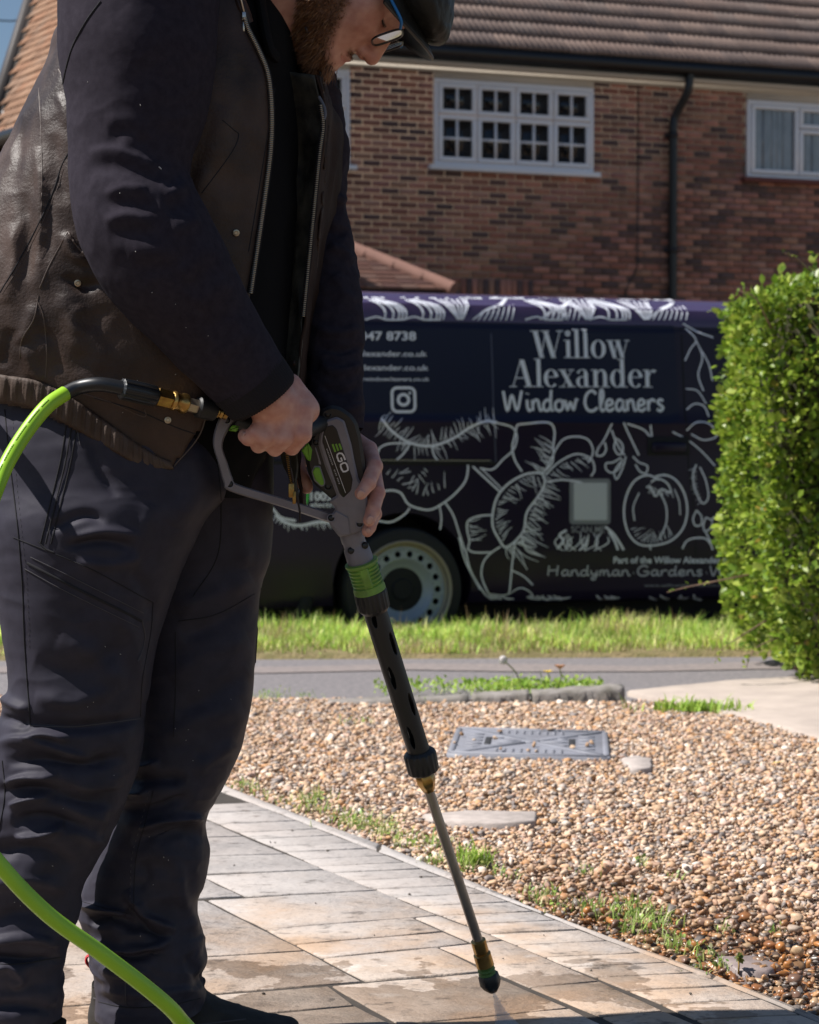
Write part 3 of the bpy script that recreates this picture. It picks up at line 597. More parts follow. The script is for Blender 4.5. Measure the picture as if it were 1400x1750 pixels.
s0, s1 = lpx(60, 215)[1]-.0, vb[1]*1.9
def Lp(e, s, d=0): return B0 + E_*e + LS*s + LN*d
ev = lambda s: va[0] + kx*(s-va[1])
Mo = MB(); W_ = 2.4
top = [Lp(ev(s0), s0, -.004), Lp(W_, s0, -.004), Lp(W_, s1, -.004), Lp(ev(s1), s1, -.004)]; Mo.prism(top, [p-LN*.12 for p in top]); lro = Mo.build("roof_slope", M_felt, lh)
M_plain = MAT("weathered plain tile", (1, 1, 1), .85, col2=(.72, .68, .66), scale=5, bump=.4, bscale=50, objrand=[(.33, .185, .11), (.29, .16, .095), (.36, .21, .13), (.27, .15, .09), (.31, .19, .125), (.34, .175, .10)])
mm = mkmesh("plain_tile", [(0, 0, .030), (.162, 0, .030), (.162, .17, .012), (0, .17, .012), (0, 0, .012), (.162, 0, .012)], [(0, 1, 2, 3), (4, 5, 1, 0)], M_plain); LMx = rot_cols(E_, LS, LN); lone = []
GL = .10*15.5/14*1.0
for k in range(int((s1-s0)/GL)):
    s = s0+k*GL
    for i in range(34):
        e = ev(s) + .02 + i*.166 + (.083 if k % 2 else 0); lone.append((e, s))
q = proj(np.array([Lp(e, s, .02) for e, s in lone])); seen = (q[:, 0] > -25) & (q[:, 0] < 125) & (q[:, 1] > -10) & (q[:, 1] < 300); mb = MB(); rv = []; cnt = 0
TV = np.array([(0, 0, .030), (.162, 0, .030), (.162, .17, .012), (0, .17, .012), (0, 0, .012), (.162, 0, .012)]); LMn = np.array(LMx)
for (e, s), sn in zip(lone, seen):
    if sn and cnt < 300: M4 = LMx.to_4x4(); M4.translation = Vector(Lp(e, s, rb.normal(0, .002))); place("plain_tile", mm, lro, M4); cnt += 1
    else: mb.add(TV @ LMn.T + Lp(e, s, rb.normal(0, .002)), [(0, 1, 2, 3), (4, 5, 1, 0)]); rv += [rb.random()]*6
o = mb.build("tile_field", M_plain, lro, kind='stuff', fixn=False); rnd_attr(o, rv)
M_dark = MAT("dark stained timber", (.035, .025, .022), .6)
vg = MB(); a0, a1 = ev(s0)-.035, ev(s1)-.035
vg.prism([Lp(a0-.05, s0-.05, .06), Lp(a0+.06, s0-.05, .06), Lp(a1+.06, s1, .06), Lp(a1-.05, s1, .06)], [Lp(a0-.05, s0-.05, -.16), Lp(a0+.06, s0-.05, -.16), Lp(a1+.06, s1, -.16), Lp(a1-.05, s1, -.16)]); vg.build("verge_board", M_dark, lh)
wl_ = MB(); ew = ev(s0)+.1; bk = -OUT*.35
pts = [B0+E_*ew+bk, B0+E_*W_+bk, B0+E_*W_+bk-OUT*.8, B0+E_*ew+bk-OUT*.8]; wl_.prism([p*[1, 1, 0]+[0, 0, B0[2]-.02] for p in pts], [p*[1, 1, 0]+[0, 0, -.15] for p in pts])
M_wall2 = MAT("orange brick wall", (.36, .19, .11), .9, col2=(.28, .14, .08), scale=12, bump=.5, bscale=40); wl_.build("wall", M_wall2, lh)
lw = MB(); lw.tube([Lp(ev(s0)-.02, s0, .02)+[0, 0, -.03], Lp(W_, s0, .02)+[0, 0, -.03]], .055, 10); lw.build("gutter", M_black, lh)
ld = MB(); pd = onplane(10, 222, B0 + bk*.6, OUT); ld.tube([pd+[0, 0, .15], pd-[0, 0, 3.2]], .04, 10); ld.build("downpipe", M_black, lh)
# telephone wire against the sky
tw = MB(); tw.tube([at(-80, 31, 20), at(20, 36, 20.5), at(80, 27, 21)], .008, 5); tag(tw.build("overhead_wire", M_black), "thin overhead wire crossing the patch of sky at top left", "wire")
# ================================================================== THE VAN
AV = math.radians(19); UV = np.array([math.cos(AV), math.sin(AV), 0]); NV = np.array([math.sin(AV), -math.cos(AV), 0])
V0 = at(690, 1010, 10.25); ROAD = -.12; V0[2] = 0.0       # side plane origin under the rear wheel
def vpx(x, y): P = onplane(x, y, V0, NV); return np.array([np.dot(P-V0, UV), P[2]-ROAD])
def VP(u, z, d=0.0): return V0 + UV*u + NV*d + np.array([0, 0, z + ROAD])
RV = rot_cols(UV, NV, (0, 0, 1)); RVn = np.array(RV)
def zpx(y, x=830): return vpx(x, y)[1]
z_roof, z_rail, z_shld, z_crease, z_trk, z_sill = zpx(500)+.014, zpx(549), zpx(556), zpx(722), zpx(791), zpx(1030)
WR = .322; wc = vpx(690, 1010); z_w = WR
WB_ = 3.1; u_rear, u_front = -1.02, 3.95
# section of the side: z -> how far the skin lies inside the side plane (negative = inward)
sec_z = [z_sill-.02, z_sill, z_sill+.06, .55, z_trk-.10, z_trk, z_crease-.03, z_crease, z_crease+.04, z_crease+.10, z_shld-.008, z_shld, z_rail, z_rail+.035, z_rail+.09, z_roof-.05, z_roof-.015, z_roof+.01]
sec_d = [-.10, -.05, -.015, .0, .0, -.004, -.008, -.002, -.020, -.024, -.052, -.060, -.062, -.064, -.085, -.15, -.22, -.40]
def skin(z): return float(np.interp(z, sec_z, sec_d))
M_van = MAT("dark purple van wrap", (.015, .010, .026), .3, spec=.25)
M_vanroof = MAT("sunlit purple roof edge", (.060, .036, .090), .25, coat=.3)  # body purple again, painted lighter for the sun and sky on the roof
M_line = MAT("pale vinyl print", (.74, .75, .82), .4)
M_text = MAT("pale vinyl lettering", (.72, .74, .80), .4)
M_panel = MAT("painted navy reflection", (.008, .009, .028), .35, spec=.25)  # body wrap painted navy to stand in for its reflection
M_tyre = MAT("tyre rubber", (.010, .010, .010), .8, bump=.3, bscale=80); M_rim = MAT("silver steel wheel", (.26, .30, .36), .45, metal=.2)
M_rimw = MAT("pale wheel trim ring", (.27, .235, .18), .55, metal=.1); M_gap = MAT("panel gap", (.004, .004, .006), .8)
van = thing("work_van", VP(.9, 0, -.9), "dark purple van with white flower drawings and Willow Alexander lettering, parked beyond the verge", "van")
WID = 1.90
def stations():
    # u, width inset, roof drop, sill raise
    return [(u_rear, .16, .10, .12), (u_rear+.03, .07, .05, .05), (u_rear+.12, .01, .012, .0), (u_rear+.3, 0, 0, 0)] + [(u, 0, 0, 0) for u in np.linspace(u_rear+.5, 2.05, 22)] + \
        [(2.3, .004, .015, 0), (2.55, .012, .06, 0), (2.75, .02, .22, 0), (3.0, .03, .44, 0), (3.2, .04, .60, 0), (3.3, .05, .68, 0), (3.6, .09, .73, 0), (3.8, .15, .80, .03), (3.92, .26, .90, .06), (u_front, .4, .98, .12)]
bm = bmesh.new(); rings = []
for (u, ins, drop, rise) in stations():
    prof = []
    for z, d in zip(sec_z, sec_d):
        zz = z
        if drop > .02: lim = z_roof+.01-drop; zz = z if z < lim-.25 else lim-.25 + (z-(lim-.25))*(.25/max(.25, z_roof+.01-(lim-.25)))
        zz = max(zz, sec_z[0]+rise) if z < 0.5 else zz
        prof.append((zz, d-ins))
    full = [VP(u, z, d) for z, d in prof] + [VP(u, z_roof+.02-drop, -.7), VP(u, z_roof+.02-drop, -WID+.7)] + [VP(u, z, -WID-d) for z, d in prof[::-1]] + [VP(u, prof[0][0], -WID+.4), VP(u, prof[0][0], -.4)]
    rings.append([bm.verts.new(p) for p in full])
n = len(rings[0])
for a, b in zip(rings[:-1], rings[1:]):
    for i in range(n): bm.faces.new((a[i], b[i], b[(i+1) % n], a[(i+1) % n]))
bm.faces.new(rings[0]); bm.faces.new(rings[-1][::-1]); bmesh.ops.recalc_face_normals(bm, faces=list(bm.faces))
me = bpy.data.meshes.new("body"); bm.to_mesh(me); bm.free(); me.materials.append(M_van); me.materials.append(M_vanroof); me.materials.append(M_gap)
body = bpy.data.objects.new("body", me); COL.objects.link(body)
cut = MB()
for u in (0, WB_):
    cut.lathe(VP(u, z_w+.02, .2), VP(u, z_w+.02, -.42), [(0, .378), (1, .378)], 48); cut.lathe(VP(u, z_w+.02, -WID-.2), VP(u, z_w+.02, -WID+.42), [(0, .378), (1, .378)], 48)
cuto = cut.build("cutter", M_gap); md = body.modifiers.new("b", 'BOOLEAN'); md.operation = 'DIFFERENCE'; md.object = cuto; md.solver = 'EXACT'
dg = bpy.context.evaluated_depsgraph_get(); me2 = bpy.data.meshes.new_from_object(body.evaluated_get(dg)); body.modifiers.clear(); body.data = me2; bpy.data.objects.remove(cuto)
me2.name = "body"; me2.transform(Matrix.Translation(-Vector(wl(van)))); body.parent = van; WL[body.name] = wl(van).copy()
while len(me2.materials) < 3: me2.materials.append(M_gap)
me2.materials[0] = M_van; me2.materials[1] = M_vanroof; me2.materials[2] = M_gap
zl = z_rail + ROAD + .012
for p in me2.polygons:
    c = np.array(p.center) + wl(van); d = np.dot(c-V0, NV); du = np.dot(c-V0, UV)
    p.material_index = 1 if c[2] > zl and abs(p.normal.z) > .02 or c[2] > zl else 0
    r_ = min(math.hypot(du-q, c[2]-ROAD-z_w-.02) for q in (0, WB_))
    if r_ < .375 and (-.43 < d < -.06 or -WID+.06 < d < -WID+.43): p.material_index = 2
    p.use_smooth = True
autosmooth(body, 30)
# windscreen and cab glass (behind the hedge from here)
gl = MB(); gl.prism([VP(2.62, z_roof-.13, -.22), VP(2.62, z_roof-.13, -WID+.22), VP(3.22, z_roof-.64, -WID+.16), VP(3.22, z_roof-.64, -.16)], [VP(2.62, z_roof-.20, -.22), VP(2.62, z_roof-.20, -WID+.22), VP(3.22, z_roof-.70, -WID+.16), VP(3.22, z_roof-.70, -.16)]); gl.build("windscreen", M_glassd, van)
for s_ in (1, -1):
    f_ = lambda u, z, d: VP(u, z, d if s_ == 1 else -WID-d)
    g2_ = MB(); g2_.prism([f_(1.95, z_shld-.06, -.042), f_(2.5, z_shld-.10, -.05), f_(3.05, z_crease+.08, -.03), f_(1.95, z_crease+.08, -.012)], [f_(1.95, z_shld-.06, -.10), f_(2.5, z_shld-.10, -.10), f_(3.05, z_crease+.08, -.10), f_(1.95, z_crease+.08, -.10)]); g2_.build("side_window", M_glassd, van)
    h_ = MB(); h_.box(f_(3.83, .82, -.22), (.16, .2, .14), R=RVn, bev=.02); h_.build("headlight", MAT("headlight lens", (.6, .62, .65), .1) if s_ == 1 else bpy.data.materials["headlight lens"], van)
    t_ = MB(); t_.box(f_(u_rear+.03, 1.05, -.12), (.05, .09, .5), R=RVn, bev=.01); t_.build("tail_light", MAT("tail light lens", (.30, .01, .01), .15) if s_ == 1 else bpy.data.materials["tail light lens"], van)
ub_ = MB(); ub_.box(VP(1.45, z_sill-.02, -WID/2), (4.3, WID-.5, .26), R=RVn, bev=.03); ub_.build("underbody", M_gap, van)
bp_ = MB(); bp_.box(VP(u_rear-.02, .42, -WID/2), (.12, WID-.25, .22), R=RVn, bev=.03); bp_.build("bumper", M_gap, van)
# ---- wheels
def wheel(u, side):
    f_ = lambda d: (-.075+d if side == 1 else -WID+.075-d); s_ = 1 if side == 1 else -1
    C = lambda d: VP(u, z_w, f_(d)); wh = MB()
    wh.lathe(C(-.10), C(.10), [(0, .20), (0, .28), (.06, .312), (.2, WR), (.8, WR), (.94, .312), (1, .285), (1, .235), (.92, .232)], 64, cap=False); wo = wh.build("wheel", M_tyre, van, smooth=True)
    rm = MB(); rm.lathe(C(-.10), C(.10), [(.3, .22), (.55, .228), (.9, .238), (1.02, .257), (1.05, .251), (1.0, .238), (.93, .228), (.88, .222)], 64, cap=False); rm.build("rim_ring", M_rimw, wo, smooth=True)
    # dished disc with a ring of round holes
    dc = MB(); NR = 96; Cc = C(.078); a = UV; b = np.array([0, 0, 1.]); nn = NV*s_
    dc.lathe(C(-.02), C(.078), [(1.0, .224), (1.02, .214), (.98, .208)], NR, cap=False)
    dc.lathe(C(-.02), C(.078), [(.98, .162), (.90, .150), (.72, .134), (.60, .100), (.60, .03)], NR, cap=False)
    nh = 18; hr = .0172; rc = .186; V = []; Fc = []
    for k in range(nh):                                   # sector with a round hole
        t0_, t1_ = (k-.5)*2*np.pi/nh, (k+.5)*2*np.pi/nh; hc = np.array([rc*math.cos((t0_+t1_)/2), rc*math.sin((t0_+t1_)/2)]); m_ = 24
        for i in range(m_):
            an = 2*np.pi*i/m_ + (t0_+t1_)/2; dv = np.array([math.cos(an), math.sin(an)]); h = hc + dv*hr; lo, hi = 0, .1
            for _ in range(24):
                q = (lo+hi)/2; pnt = hc+dv*q; rr_ = np.hypot(*pnt); th_ = (math.atan2(pnt[1], pnt[0])-(t0_+t1_)/2+np.pi) % (2*np.pi)-np.pi
                if .162 < rr_ < .208 and abs(th_) < np.pi/nh: lo = q
                else: hi = q
            o_ = hc+dv*lo; V += [h, o_, h]
        base = len(V)-3*m_
        for i in range(m_):
            j = (i+1) % m_; Fc += [(base+3*i, base+3*i+1, base+3*j+1, base+3*j), (base+3*i+2, base+3*i, base+3*j, base+3*j+2)]
    V3 = np.array([Cc + a*p[0] + b*p[1] - (nn*.015 if i % 3 == 2 else 0) for i, p in enumerate(V)]); dc.add(V3, Fc)
    dk = MB(); dk.lathe(C(-.06), C(.02), [(1, .22), (0, .22)], 48); dk.build("wheel_back", M_gap, wo)
    dc.build("rim", M_rim, wo, smooth=True); hb = MB(); hb.lathe(C(.02), C(.062), [(0, .125), (.55, .118), (.7, .06), (1, .05)], 32); hb.build("hub", M_gap, wo, smooth=True)
    return wo
for u in (0, WB_):
    for s_ in (1, -1): wheel(u, s_)
mfl = MB(); mfl.prism([VP(-.50, .12, -.02), VP(-.47, .40, -.02), VP(-.52, .40, -.02), VP(-.58, .12, -.02)], [VP(-.50, .12, -.3), VP(-.47, .40, -.3), VP(-.52, .40, -.3), VP(-.58, .12, -.3)]); mfl.build("mudflap", M_gap, van)
# ------------------------------------------------------------------ print on the van's skin
LIFT = .004
def on_skin(px2, lift=LIFT):                               # photo pixels -> points just outside the skin
    out = []
    for (x, y) in np.atleast_2d(px2): u, z = vpx(x, y); out.append(VP(u, z, skin(z)+lift))
    return np.array(out)
class Ink:
    def __init__(s): s.m = MB()
    def stroke(s, P, w, n=6, lift=LIFT, closed=False, smooth=True, k=1.0):
        P = np.asarray(P, float); w = np.asarray(w, float)*k if not np.isscalar(w) else w*k; w = np.array(w, float)*np.ones(len(P)) if np.isscalar(w) else np.asarray(w, float)
        if closed: P = np.vstack([P, P[:1]]); w = np.append(w, w[0])
        Q = np.c_[P, w]; Q = catmull(Q, n) if smooth and len(P) > 2 else (resamp(Q, max(2, n)) if smooth else Q)
        T = np.gradient(Q[:, :2], axis=0); T /= np.maximum(1e-9, np.linalg.norm(T, axis=1))[:, None]; N = np.c_[-T[:, 1], T[:, 0]]*Q[:, 2:3]/2
        A, B = on_skin(Q[:, :2]+N, lift), on_skin(Q[:, :2]-N, lift); m = len(Q)
        s.m.add(np.vstack([A, B]), [(i, m+i, m+i+1, i+1) for i in range(m-1)]); return s
    def poly(s, P, lift=LIFT): s.m.add(on_skin(P, lift), [tuple(range(len(P)))]); return s
    def done(s, name, mat, parent=None): return s.m.build(name, mat, parent or van, fixn=False)
r3 = np.random.default_rng(31)
def hatch(ink, P, n, l, ang, w=2.0, spread=.25, side=1):   # short tapering hairs along a curve
    Q = resamp(catmull(np.array(P, float), 8), n); T = np.gradient(Q, axis=0)
    for i in range(n):
        a = math.atan2(T[i, 1], T[i, 0]) + side*ang + r3.normal(0, spread); L = l*r3.uniform(.45, 1.2); s0_ = r3.uniform(0, .15)*L
        p0 = Q[i] + s0_*np.array([math.cos(a), math.sin(a)]); p1 = Q[i] + L*np.array([math.cos(a), math.sin(a)]); pm_ = (p0+p1)/2 + r3.normal(0, L*.04, 2)
        ink.stroke([p0, pm_, p1], [w*.75, w*.6, w*.3], 4)
ro = Ink()
# panel (lies under the lettering) and door seam
pan = Ink(); xs = np.linspace(440, 1166, 30); a = [(x, 549+(x-600)*.0105) for x in xs]; b = [(x, 714+(x-600)*.019) for x in xs[::-1]]; a[-1] = (1160, a[-1][1]); b[0] = (1164, b[0][1]-8)
A, Bq = on_skin(a, .0010), on_skin(b[::-1], .0010)
rows = 44; G_ = np.array([[np.array(p)*(1-k/rows)+np.array(q)*k/rows for p, q in zip(a, b[::-1])] for k in range(rows+1)]); V = np.vstack([on_skin(g, .0010) for g in G_]); nn_ = len(xs)
pan.m.add(V, [(k*nn_+i, k*nn_+i+1, (k+1)*nn_+i+1, (k+1)*nn_+i) for k in range(rows) for i in range(nn_-1)]); pan.done("text_panel", M_panel)
sm = Ink(); sm.stroke([(845, 556), (846, 640), (846, 722), (848, 790)], 2.2, lift=.0016); sm.done("door_seam", MAT("seam sheen", (.05, .055, .09), .5))
sm = Ink(); sm.stroke([(1172, 560), (1173, 640), (1174, 722), (1178, 800), (1188, 900), (1190, 1010)], 2.0, lift=.0016); sm.done("door_seam", M_gap)
tk = MB(); P = on_skin([(x, 790+ (x-640)*.006) for x in np.linspace(440, 846, 20)], .004); tk.tube(P, .011, 8, flat=.5, up=NV); P2 = on_skin([(x, 786+(x-640)*.006) for x in np.linspace(440, 840, 20)], .006)
tk.build("door_rail", M_gap, van); rl = Ink(); rl.stroke([(600, 786), (700, 786.6), (838, 787.2)], 1.5, lift=.014); rl.done("rail_edge", MAT("rail edge", (.30, .27, .20), .4))
dh = MB(); c = on_skin([(1143, 765)], .012)[0]; dh.box(c, (.20, .03, .055), R=RVn, bev=.012); dho = dh.build("door_handle", M_van, van)
dh = MB(); dh.box(on_skin([(1143, 762)], .003)[0], (.25, .008, .10), R=RVn, bev=.003); dh.build("handle_recess", M_gap, dho)
# roof-edge leaves
ik = Ink()
for (x, kind) in [(655, 0), (720, 0), (790, 1), (860, 2), (930, 0), (975, 2), (1010, 1), (1040, 0), (1110, 1), (1160, 2)]:
    if kind == 0:
        for d in (0, 14, 24, 30, 36): ik.stroke([(x-12+d*.5, 508), (x+4+d*.9, 520), (x+10+d, 532), (x+8+d, 545)], [3, 4, 4, 2.5], 4)
        ik.stroke([(x-25, 545), (x-5, 540), (x+12, 545), (x+40, 545)], 3, 4)
    elif kind == 1:
        for d in (-28, -20, -12, 0, 10, 20, 26): ik.stroke([(x+d, 507), (x+d*.6+2, 524), (x+d*.15+4, 545)], [3.4, 3.2, 2], 4)
    else:
        ik.stroke([(x-45, 545), (x-20, 528), (x+8, 518), (x+28, 506)], [2, 4, 4.5, 4], 5)
        for d in range(7): ik.stroke([(x-24+d*9, 530-d*2), (x-30+d*9, 538), (x-36+d*9.5, 546)], [2, 2.6, 1.6], 3)
for i in range(60):
    x = r3.uniform(560, 1200); ik.stroke([(x, 504.5), (x+r3.uniform(5, 16), 503.5+r3.uniform(-.5, 2))], [2, 3.2], 2)
ik.done("roof_print", M_line)
# big flowers
def blossom(strokes, w=4.2):
    k = Ink()
    for s_ in strokes:
        if isinstance(s_[0], (int, float)): k.stroke(s_[1], s_[0], 6, k=.72)
        else: k.stroke(s_, w, 6, k=.72)
    return k
f1 = blossom([(6, [(652, 715), (672, 738), (702, 757), (738, 762), (775, 749), (803, 731), (830, 720), (850, 722)]), (4, [(702, 757), (690, 775), (678, 786)]),
 (4, [(738, 762), (742, 778), (748, 786)]), (4, [(645, 778), (650, 765), (668, 758), (700, 758)]), (4, [(846, 722), (875, 730), (884, 746), (878, 768), (860, 785), (842, 802), (820, 800)]),
 (4.5, [(644, 845), (664, 838), (684, 842), (696, 860), (712, 868), (735, 871), (757, 860), (778, 843), (795, 822), (800, 798), (796, 788)]), (4, [(700, 868), (690, 880), (668, 892), (645, 890)]),
 (4, [(760, 858), (774, 880), (784, 910), (794, 940)]), (3.5, [(750, 862), (754, 884), (752, 905)]), (4.5, [(808, 797), (830, 818), (856, 842)]), (3, [(822, 800), (842, 820), (860, 838)])])
hatch(f1, [(652, 715), (702, 757), (738, 762), (803, 731), (845, 720)], 34, 23, -1.35, 2.2); hatch(f1, [(652, 715), (702, 757), (738, 762), (803, 731), (845, 720)], 34, 26, 1.35, 2.0)
hatch(f1, [(700, 800), (712, 812), (724, 800)], 6, 22, 1.5, 2); hatch(f1, [(660, 812), (690, 830), (720, 850), (760, 835)], 12, 26, -1.3, 2.2); f1.done("flower_print", M_line)
f2 = blossom([(5, [(856, 928), (842, 900), (843, 870), (852, 845), (872, 824), (900, 810), (926, 810), (930, 828), (918, 850), (900, 876), (895, 905), (880, 925), (864, 935), (856, 928)]),
 (4.5, [(926, 810), (944, 790), (946, 762), (948, 735), (936, 722), (900, 724), (884, 726)]), (4.5, [(884, 726), (880, 746), (876, 764), (880, 786), (892, 806)]), (4, [(930, 808), (945, 778), (962, 752), (985, 746), (1006, 752), (1014, 772), (1006, 790)]),
 (4, [(932, 812), (955, 790), (985, 776), (1010, 784), (1016, 802), (1010, 814)]), (4, [(934, 824), (960, 820), (990, 824), (1000, 830)]), (4, [(842, 880), (818, 882), (800, 890), (798, 905), (802, 925), (800, 938), (812, 944), (840, 944)]),
 (4, [(855, 934), (838, 946), (826, 962), (824, 985), (834, 1010), (842, 1018)]), (4, [(880, 926), (876, 960), (874, 990), (872, 1016)]), (3.5, [(890, 912), (900, 940), (925, 950)]), (3.5, [(876, 975), (896, 985), (912, 1000)]),
 (4, [(795, 938), (805, 975), (828, 1012), (846, 1026)]), (3.5, [(784, 918), (796, 960), (822, 1008)]), (3.5, [(842, 1016), (860, 1018), (872, 1016)]), (3, [(872, 1016), (890, 1005), (908, 1012), (920, 1026)])])
hatch(f2, [(858, 925), (846, 890), (858, 845), (900, 814), (924, 814)], 26, 30, 1.2, 2.4); hatch(f2, [(926, 812), (940, 790), (946, 760)], 14, 34, -1.2, 2.4); hatch(f2, [(934, 815), (960, 792), (1000, 780)], 12, 26, 1.0, 2.2)
hatch(f2, [(930, 828), (912, 860), (896, 900)], 22, 36, -1.4, 2.6); hatch(f2, [(862, 932), (880, 926), (894, 905)], 16, 52, 1.35, 2.6); hatch(f2, [(800, 892), (802, 925)], 8, 28, -1.5, 2.2); f2.done("flower_print", M_line)
f3 = blossom([(4, [(1046, 724), (1038, 742), (1030, 756), (1022, 766)]), (4, [(1030, 756), (1022, 768), (1020, 778), (1030, 778), (1036, 768), (1034, 756)]), (4, [(1046, 735), (1052, 752), (1060, 768), (1068, 778)]), (4, [(1054, 748), (1050, 764), (1056, 776), (1064, 774), (1064, 760), (1056, 750)]),
 (4, [(1066, 722), (1078, 748), (1092, 778)]), (3.6, [(1062, 782), (1048, 790), (1036, 792), (1036, 802), (1046, 808), (1058, 800), (1064, 784)]), (3.6, [(1070, 780), (1064, 800), (1056, 816), (1052, 818), (1050, 806), (1060, 790)]), (3.6, [(1082, 780), (1092, 790), (1106, 796), (1104, 808), (1094, 806), (1086, 794)]), (4, [(1072, 724), (1100, 734), (1114, 748), (1112, 726)])])
f3.done("berry_print", M_line)
pm = blossom([(4.5, [(1126, 820), (1106, 812), (1084, 822), (1070, 848), (1066, 880), (1074, 912), (1092, 930), (1118, 932), (1146, 924), (1166, 904), (1174, 876), (1170, 846), (1156, 822), (1138, 812), (1120, 814)]), (4, [(1112, 824), (1124, 818), (1140, 826), (1146, 842), (1130, 836), (1120, 848), (1112, 834), (1104, 832)]),
 (3.6, [(1128, 842), (1138, 866), (1138, 894), (1126, 922)]), (3, [(1092, 842), (1082, 866), (1084, 890)]), (3.4, [(1110, 930), (1112, 940)]), (2.6, [(1152, 836), (1160, 856), (1162, 880)])])
hatch(pm, [(1076, 905), (1092, 926), (1120, 930), (1150, 918)], 14, 26, -1.4, 2); hatch(pm, [(1110, 826), (1124, 836), (1144, 838)], 10, 14, 1.3, 2.4); pm.done("fruit_print", M_line)
f5 = blossom([(3.6, [(1190, 872), (1184, 886), (1188, 898), (1198, 896), (1198, 882), (1190, 872)]), (3.6, [(1206, 884), (1202, 896), (1204, 908), (1214, 902), (1216, 890), (1206, 884)]), (3.6, [(1218, 884), (1216, 898), (1222, 908), (1232, 900), (1228, 886), (1218, 884)]), (3.6, [(1200, 898), (1208, 914), (1216, 930)]), (4, [(1166, 938), (1172, 926), (1184, 920), (1204, 920), (1214, 930), (1218, 940)]),
 (3.6, [(1190, 794), (1184, 812), (1188, 838), (1200, 860), (1210, 850), (1206, 822), (1196, 798)]), (3.6, [(1150, 738), (1176, 752), (1200, 772), (1222, 796)]), (3.6, [(1180, 560), (1196, 580), (1186, 596), (1176, 616)]), (3.6, [(1196, 580), (1206, 610), (1198, 640), (1206, 668)]), (3.6, [(1176, 552), (1200, 566), (1226, 576)]), (3.6, [(1200, 590), (1216, 620), (1222, 650)]), (3.6, [(1176, 700), (1190, 690), (1206, 694), (1214, 712)]), (3.6, [(1174, 736), (1190, 722), (1212, 724), (1226, 744), (1204, 752), (1182, 742)]), (3, [(1176, 664), (1196, 668), (1210, 690)])])
hatch(f5, [(1190, 800), (1192, 830), (1200, 856)], 10, 12, 1.4, 2); f5.done("leaf_print", M_line)
f6 = Ink()
for x in np.linspace(962, 1030, 7):
    for _ in range(2): d = r3.uniform(-8, 10); f6.stroke([(x+d, 914+r3.uniform(-4, 4)), (x+d-3+r3.normal(0, 4), 928), (x-6+r3.normal(0, 6), 941)], [1.4, 2.4, 1.6], 3)
for q in ([(968, 906), (956, 914), (962, 924), (952, 938)], [(1034, 900), (1048, 912), (1060, 930), (1066, 940)], [(1040, 908), (1050, 924), (1056, 940)]): f6.stroke(q, 4, 5)
f6.done("grass_print", M_line)
f7 = Ink(); f7.stroke([(470, 880), (486, 892), (512, 898), (545, 892), (575, 894), (600, 888), (640, 905)], 5, 6); f7.stroke([(465, 868), (480, 884), (505, 890)], 4, 5); hatch(f7, [(470, 884), (500, 896), (560, 893)], 16, 12, 1.2, 2.6); f7.done("leaf_print", M_line)
f8 = Ink()
for x0_, x1_ in ((838, 872), (890, 922), (930, 962), (1010, 1060), (1105, 1200)):
    f8 = Ink()
    for _ in range(5): x = r3.uniform(x0_, x1_); f8.stroke([(x, 1019+r3.uniform(-3, 2)), (x+r3.uniform(4, 14), 1024), (x+r3.uniform(10, 24), 1020+r3.uniform(0, 8))], [2, 3.4, 2], 3)
    f8.done("sill_print", M_line)
# ---- round-and-square camera badge
ic = Ink(); cx, cy, R_, c_ = 692, 683, 19.5, 9
def rrect(cx, cy, hx, hy, c, n=7):
    out = []
    for (sx, sy, a0) in ((1, -1, -90), (1, 1, 0), (-1, 1, 90), (-1, -1, 180)):
        for k in range(n): a = math.radians(a0+90*k/(n-1)); out.append((cx+sx*(hx-c)+c*math.cos(a), cy+sy*(hy-c)+c*math.sin(a)))
    return out
ic.stroke(rrect(cx, cy, R_, R_+1, c_), 4.6, 2, closed=True, smooth=False); ic.stroke([(cx+9*math.cos(a), cy+9*math.sin(a)) for a in np.linspace(0, 2*np.pi, 28, endpoint=False)], 5, 2, closed=True, smooth=False); ic.poly([(cx+11.2+2.3*math.cos(a), cy-11.5+2.3*math.sin(a)) for a in np.linspace(0, 2*np.pi, 12, endpoint=False)]); ic.done("camera_badge", M_text)
ic = Ink(); ic.stroke([(607+10*math.cos(a), 672+14*math.sin(a)) for a in np.linspace(0, 2*np.pi, 28, endpoint=False)], 5, 2, closed=True, smooth=False); ic.done("round_badge", M_text)
# blank code panel with its caption
qp = Ink(); qp.poly(rrect(1008, 857, 35, 39, 6), .0040); qpo = qp.done("scan_panel", MAT("grey sticker frame", (.20, .21, .23), .4)); qp = Ink(); qp.poly(rrect(1008.5, 857, 28.5, 32, 2), .0055); qp.done("blank_plate", MAT("pale sticker", (.50, .52, .55), .4), qpo)
# ---- lettering: plain sans from the built-in font, fitted to the places it has on the van
def text_px(body_, x0, x1, ybase, capx, mat, name, slope=0.0, bold=0.0, tgt='van'):
    cu = bpy.data.curves.new(name, 'FONT'); cu.body = body_; cu.size = 1; cu.offset = bold; cu.resolution_u = 3
    o = bpy.data.objects.new(name, cu); COL.objects.link(o); dg = bpy.context.evaluated_depsgraph_get(); dg.update(); me = bpy.data.meshes.new_from_object(o.evaluated_get(dg)); bpy.data.objects.remove(o)
    n = len(me.vertices); v = np.zeros(n*3); me.vertices.foreach_get('co', v); v = v.reshape(-1, 3); Fc = [tuple(p.vertices) for p in me.polygons]
    w0, w1 = v[:, 0].min(), v[:, 0].max(); X = x0 + (v[:, 0]-w0)/(w1-w0)*(x1-x0); Y = ybase - v[:, 1]/.70*capx + slope*(X-x0); return np.c_[X, Y], Fc
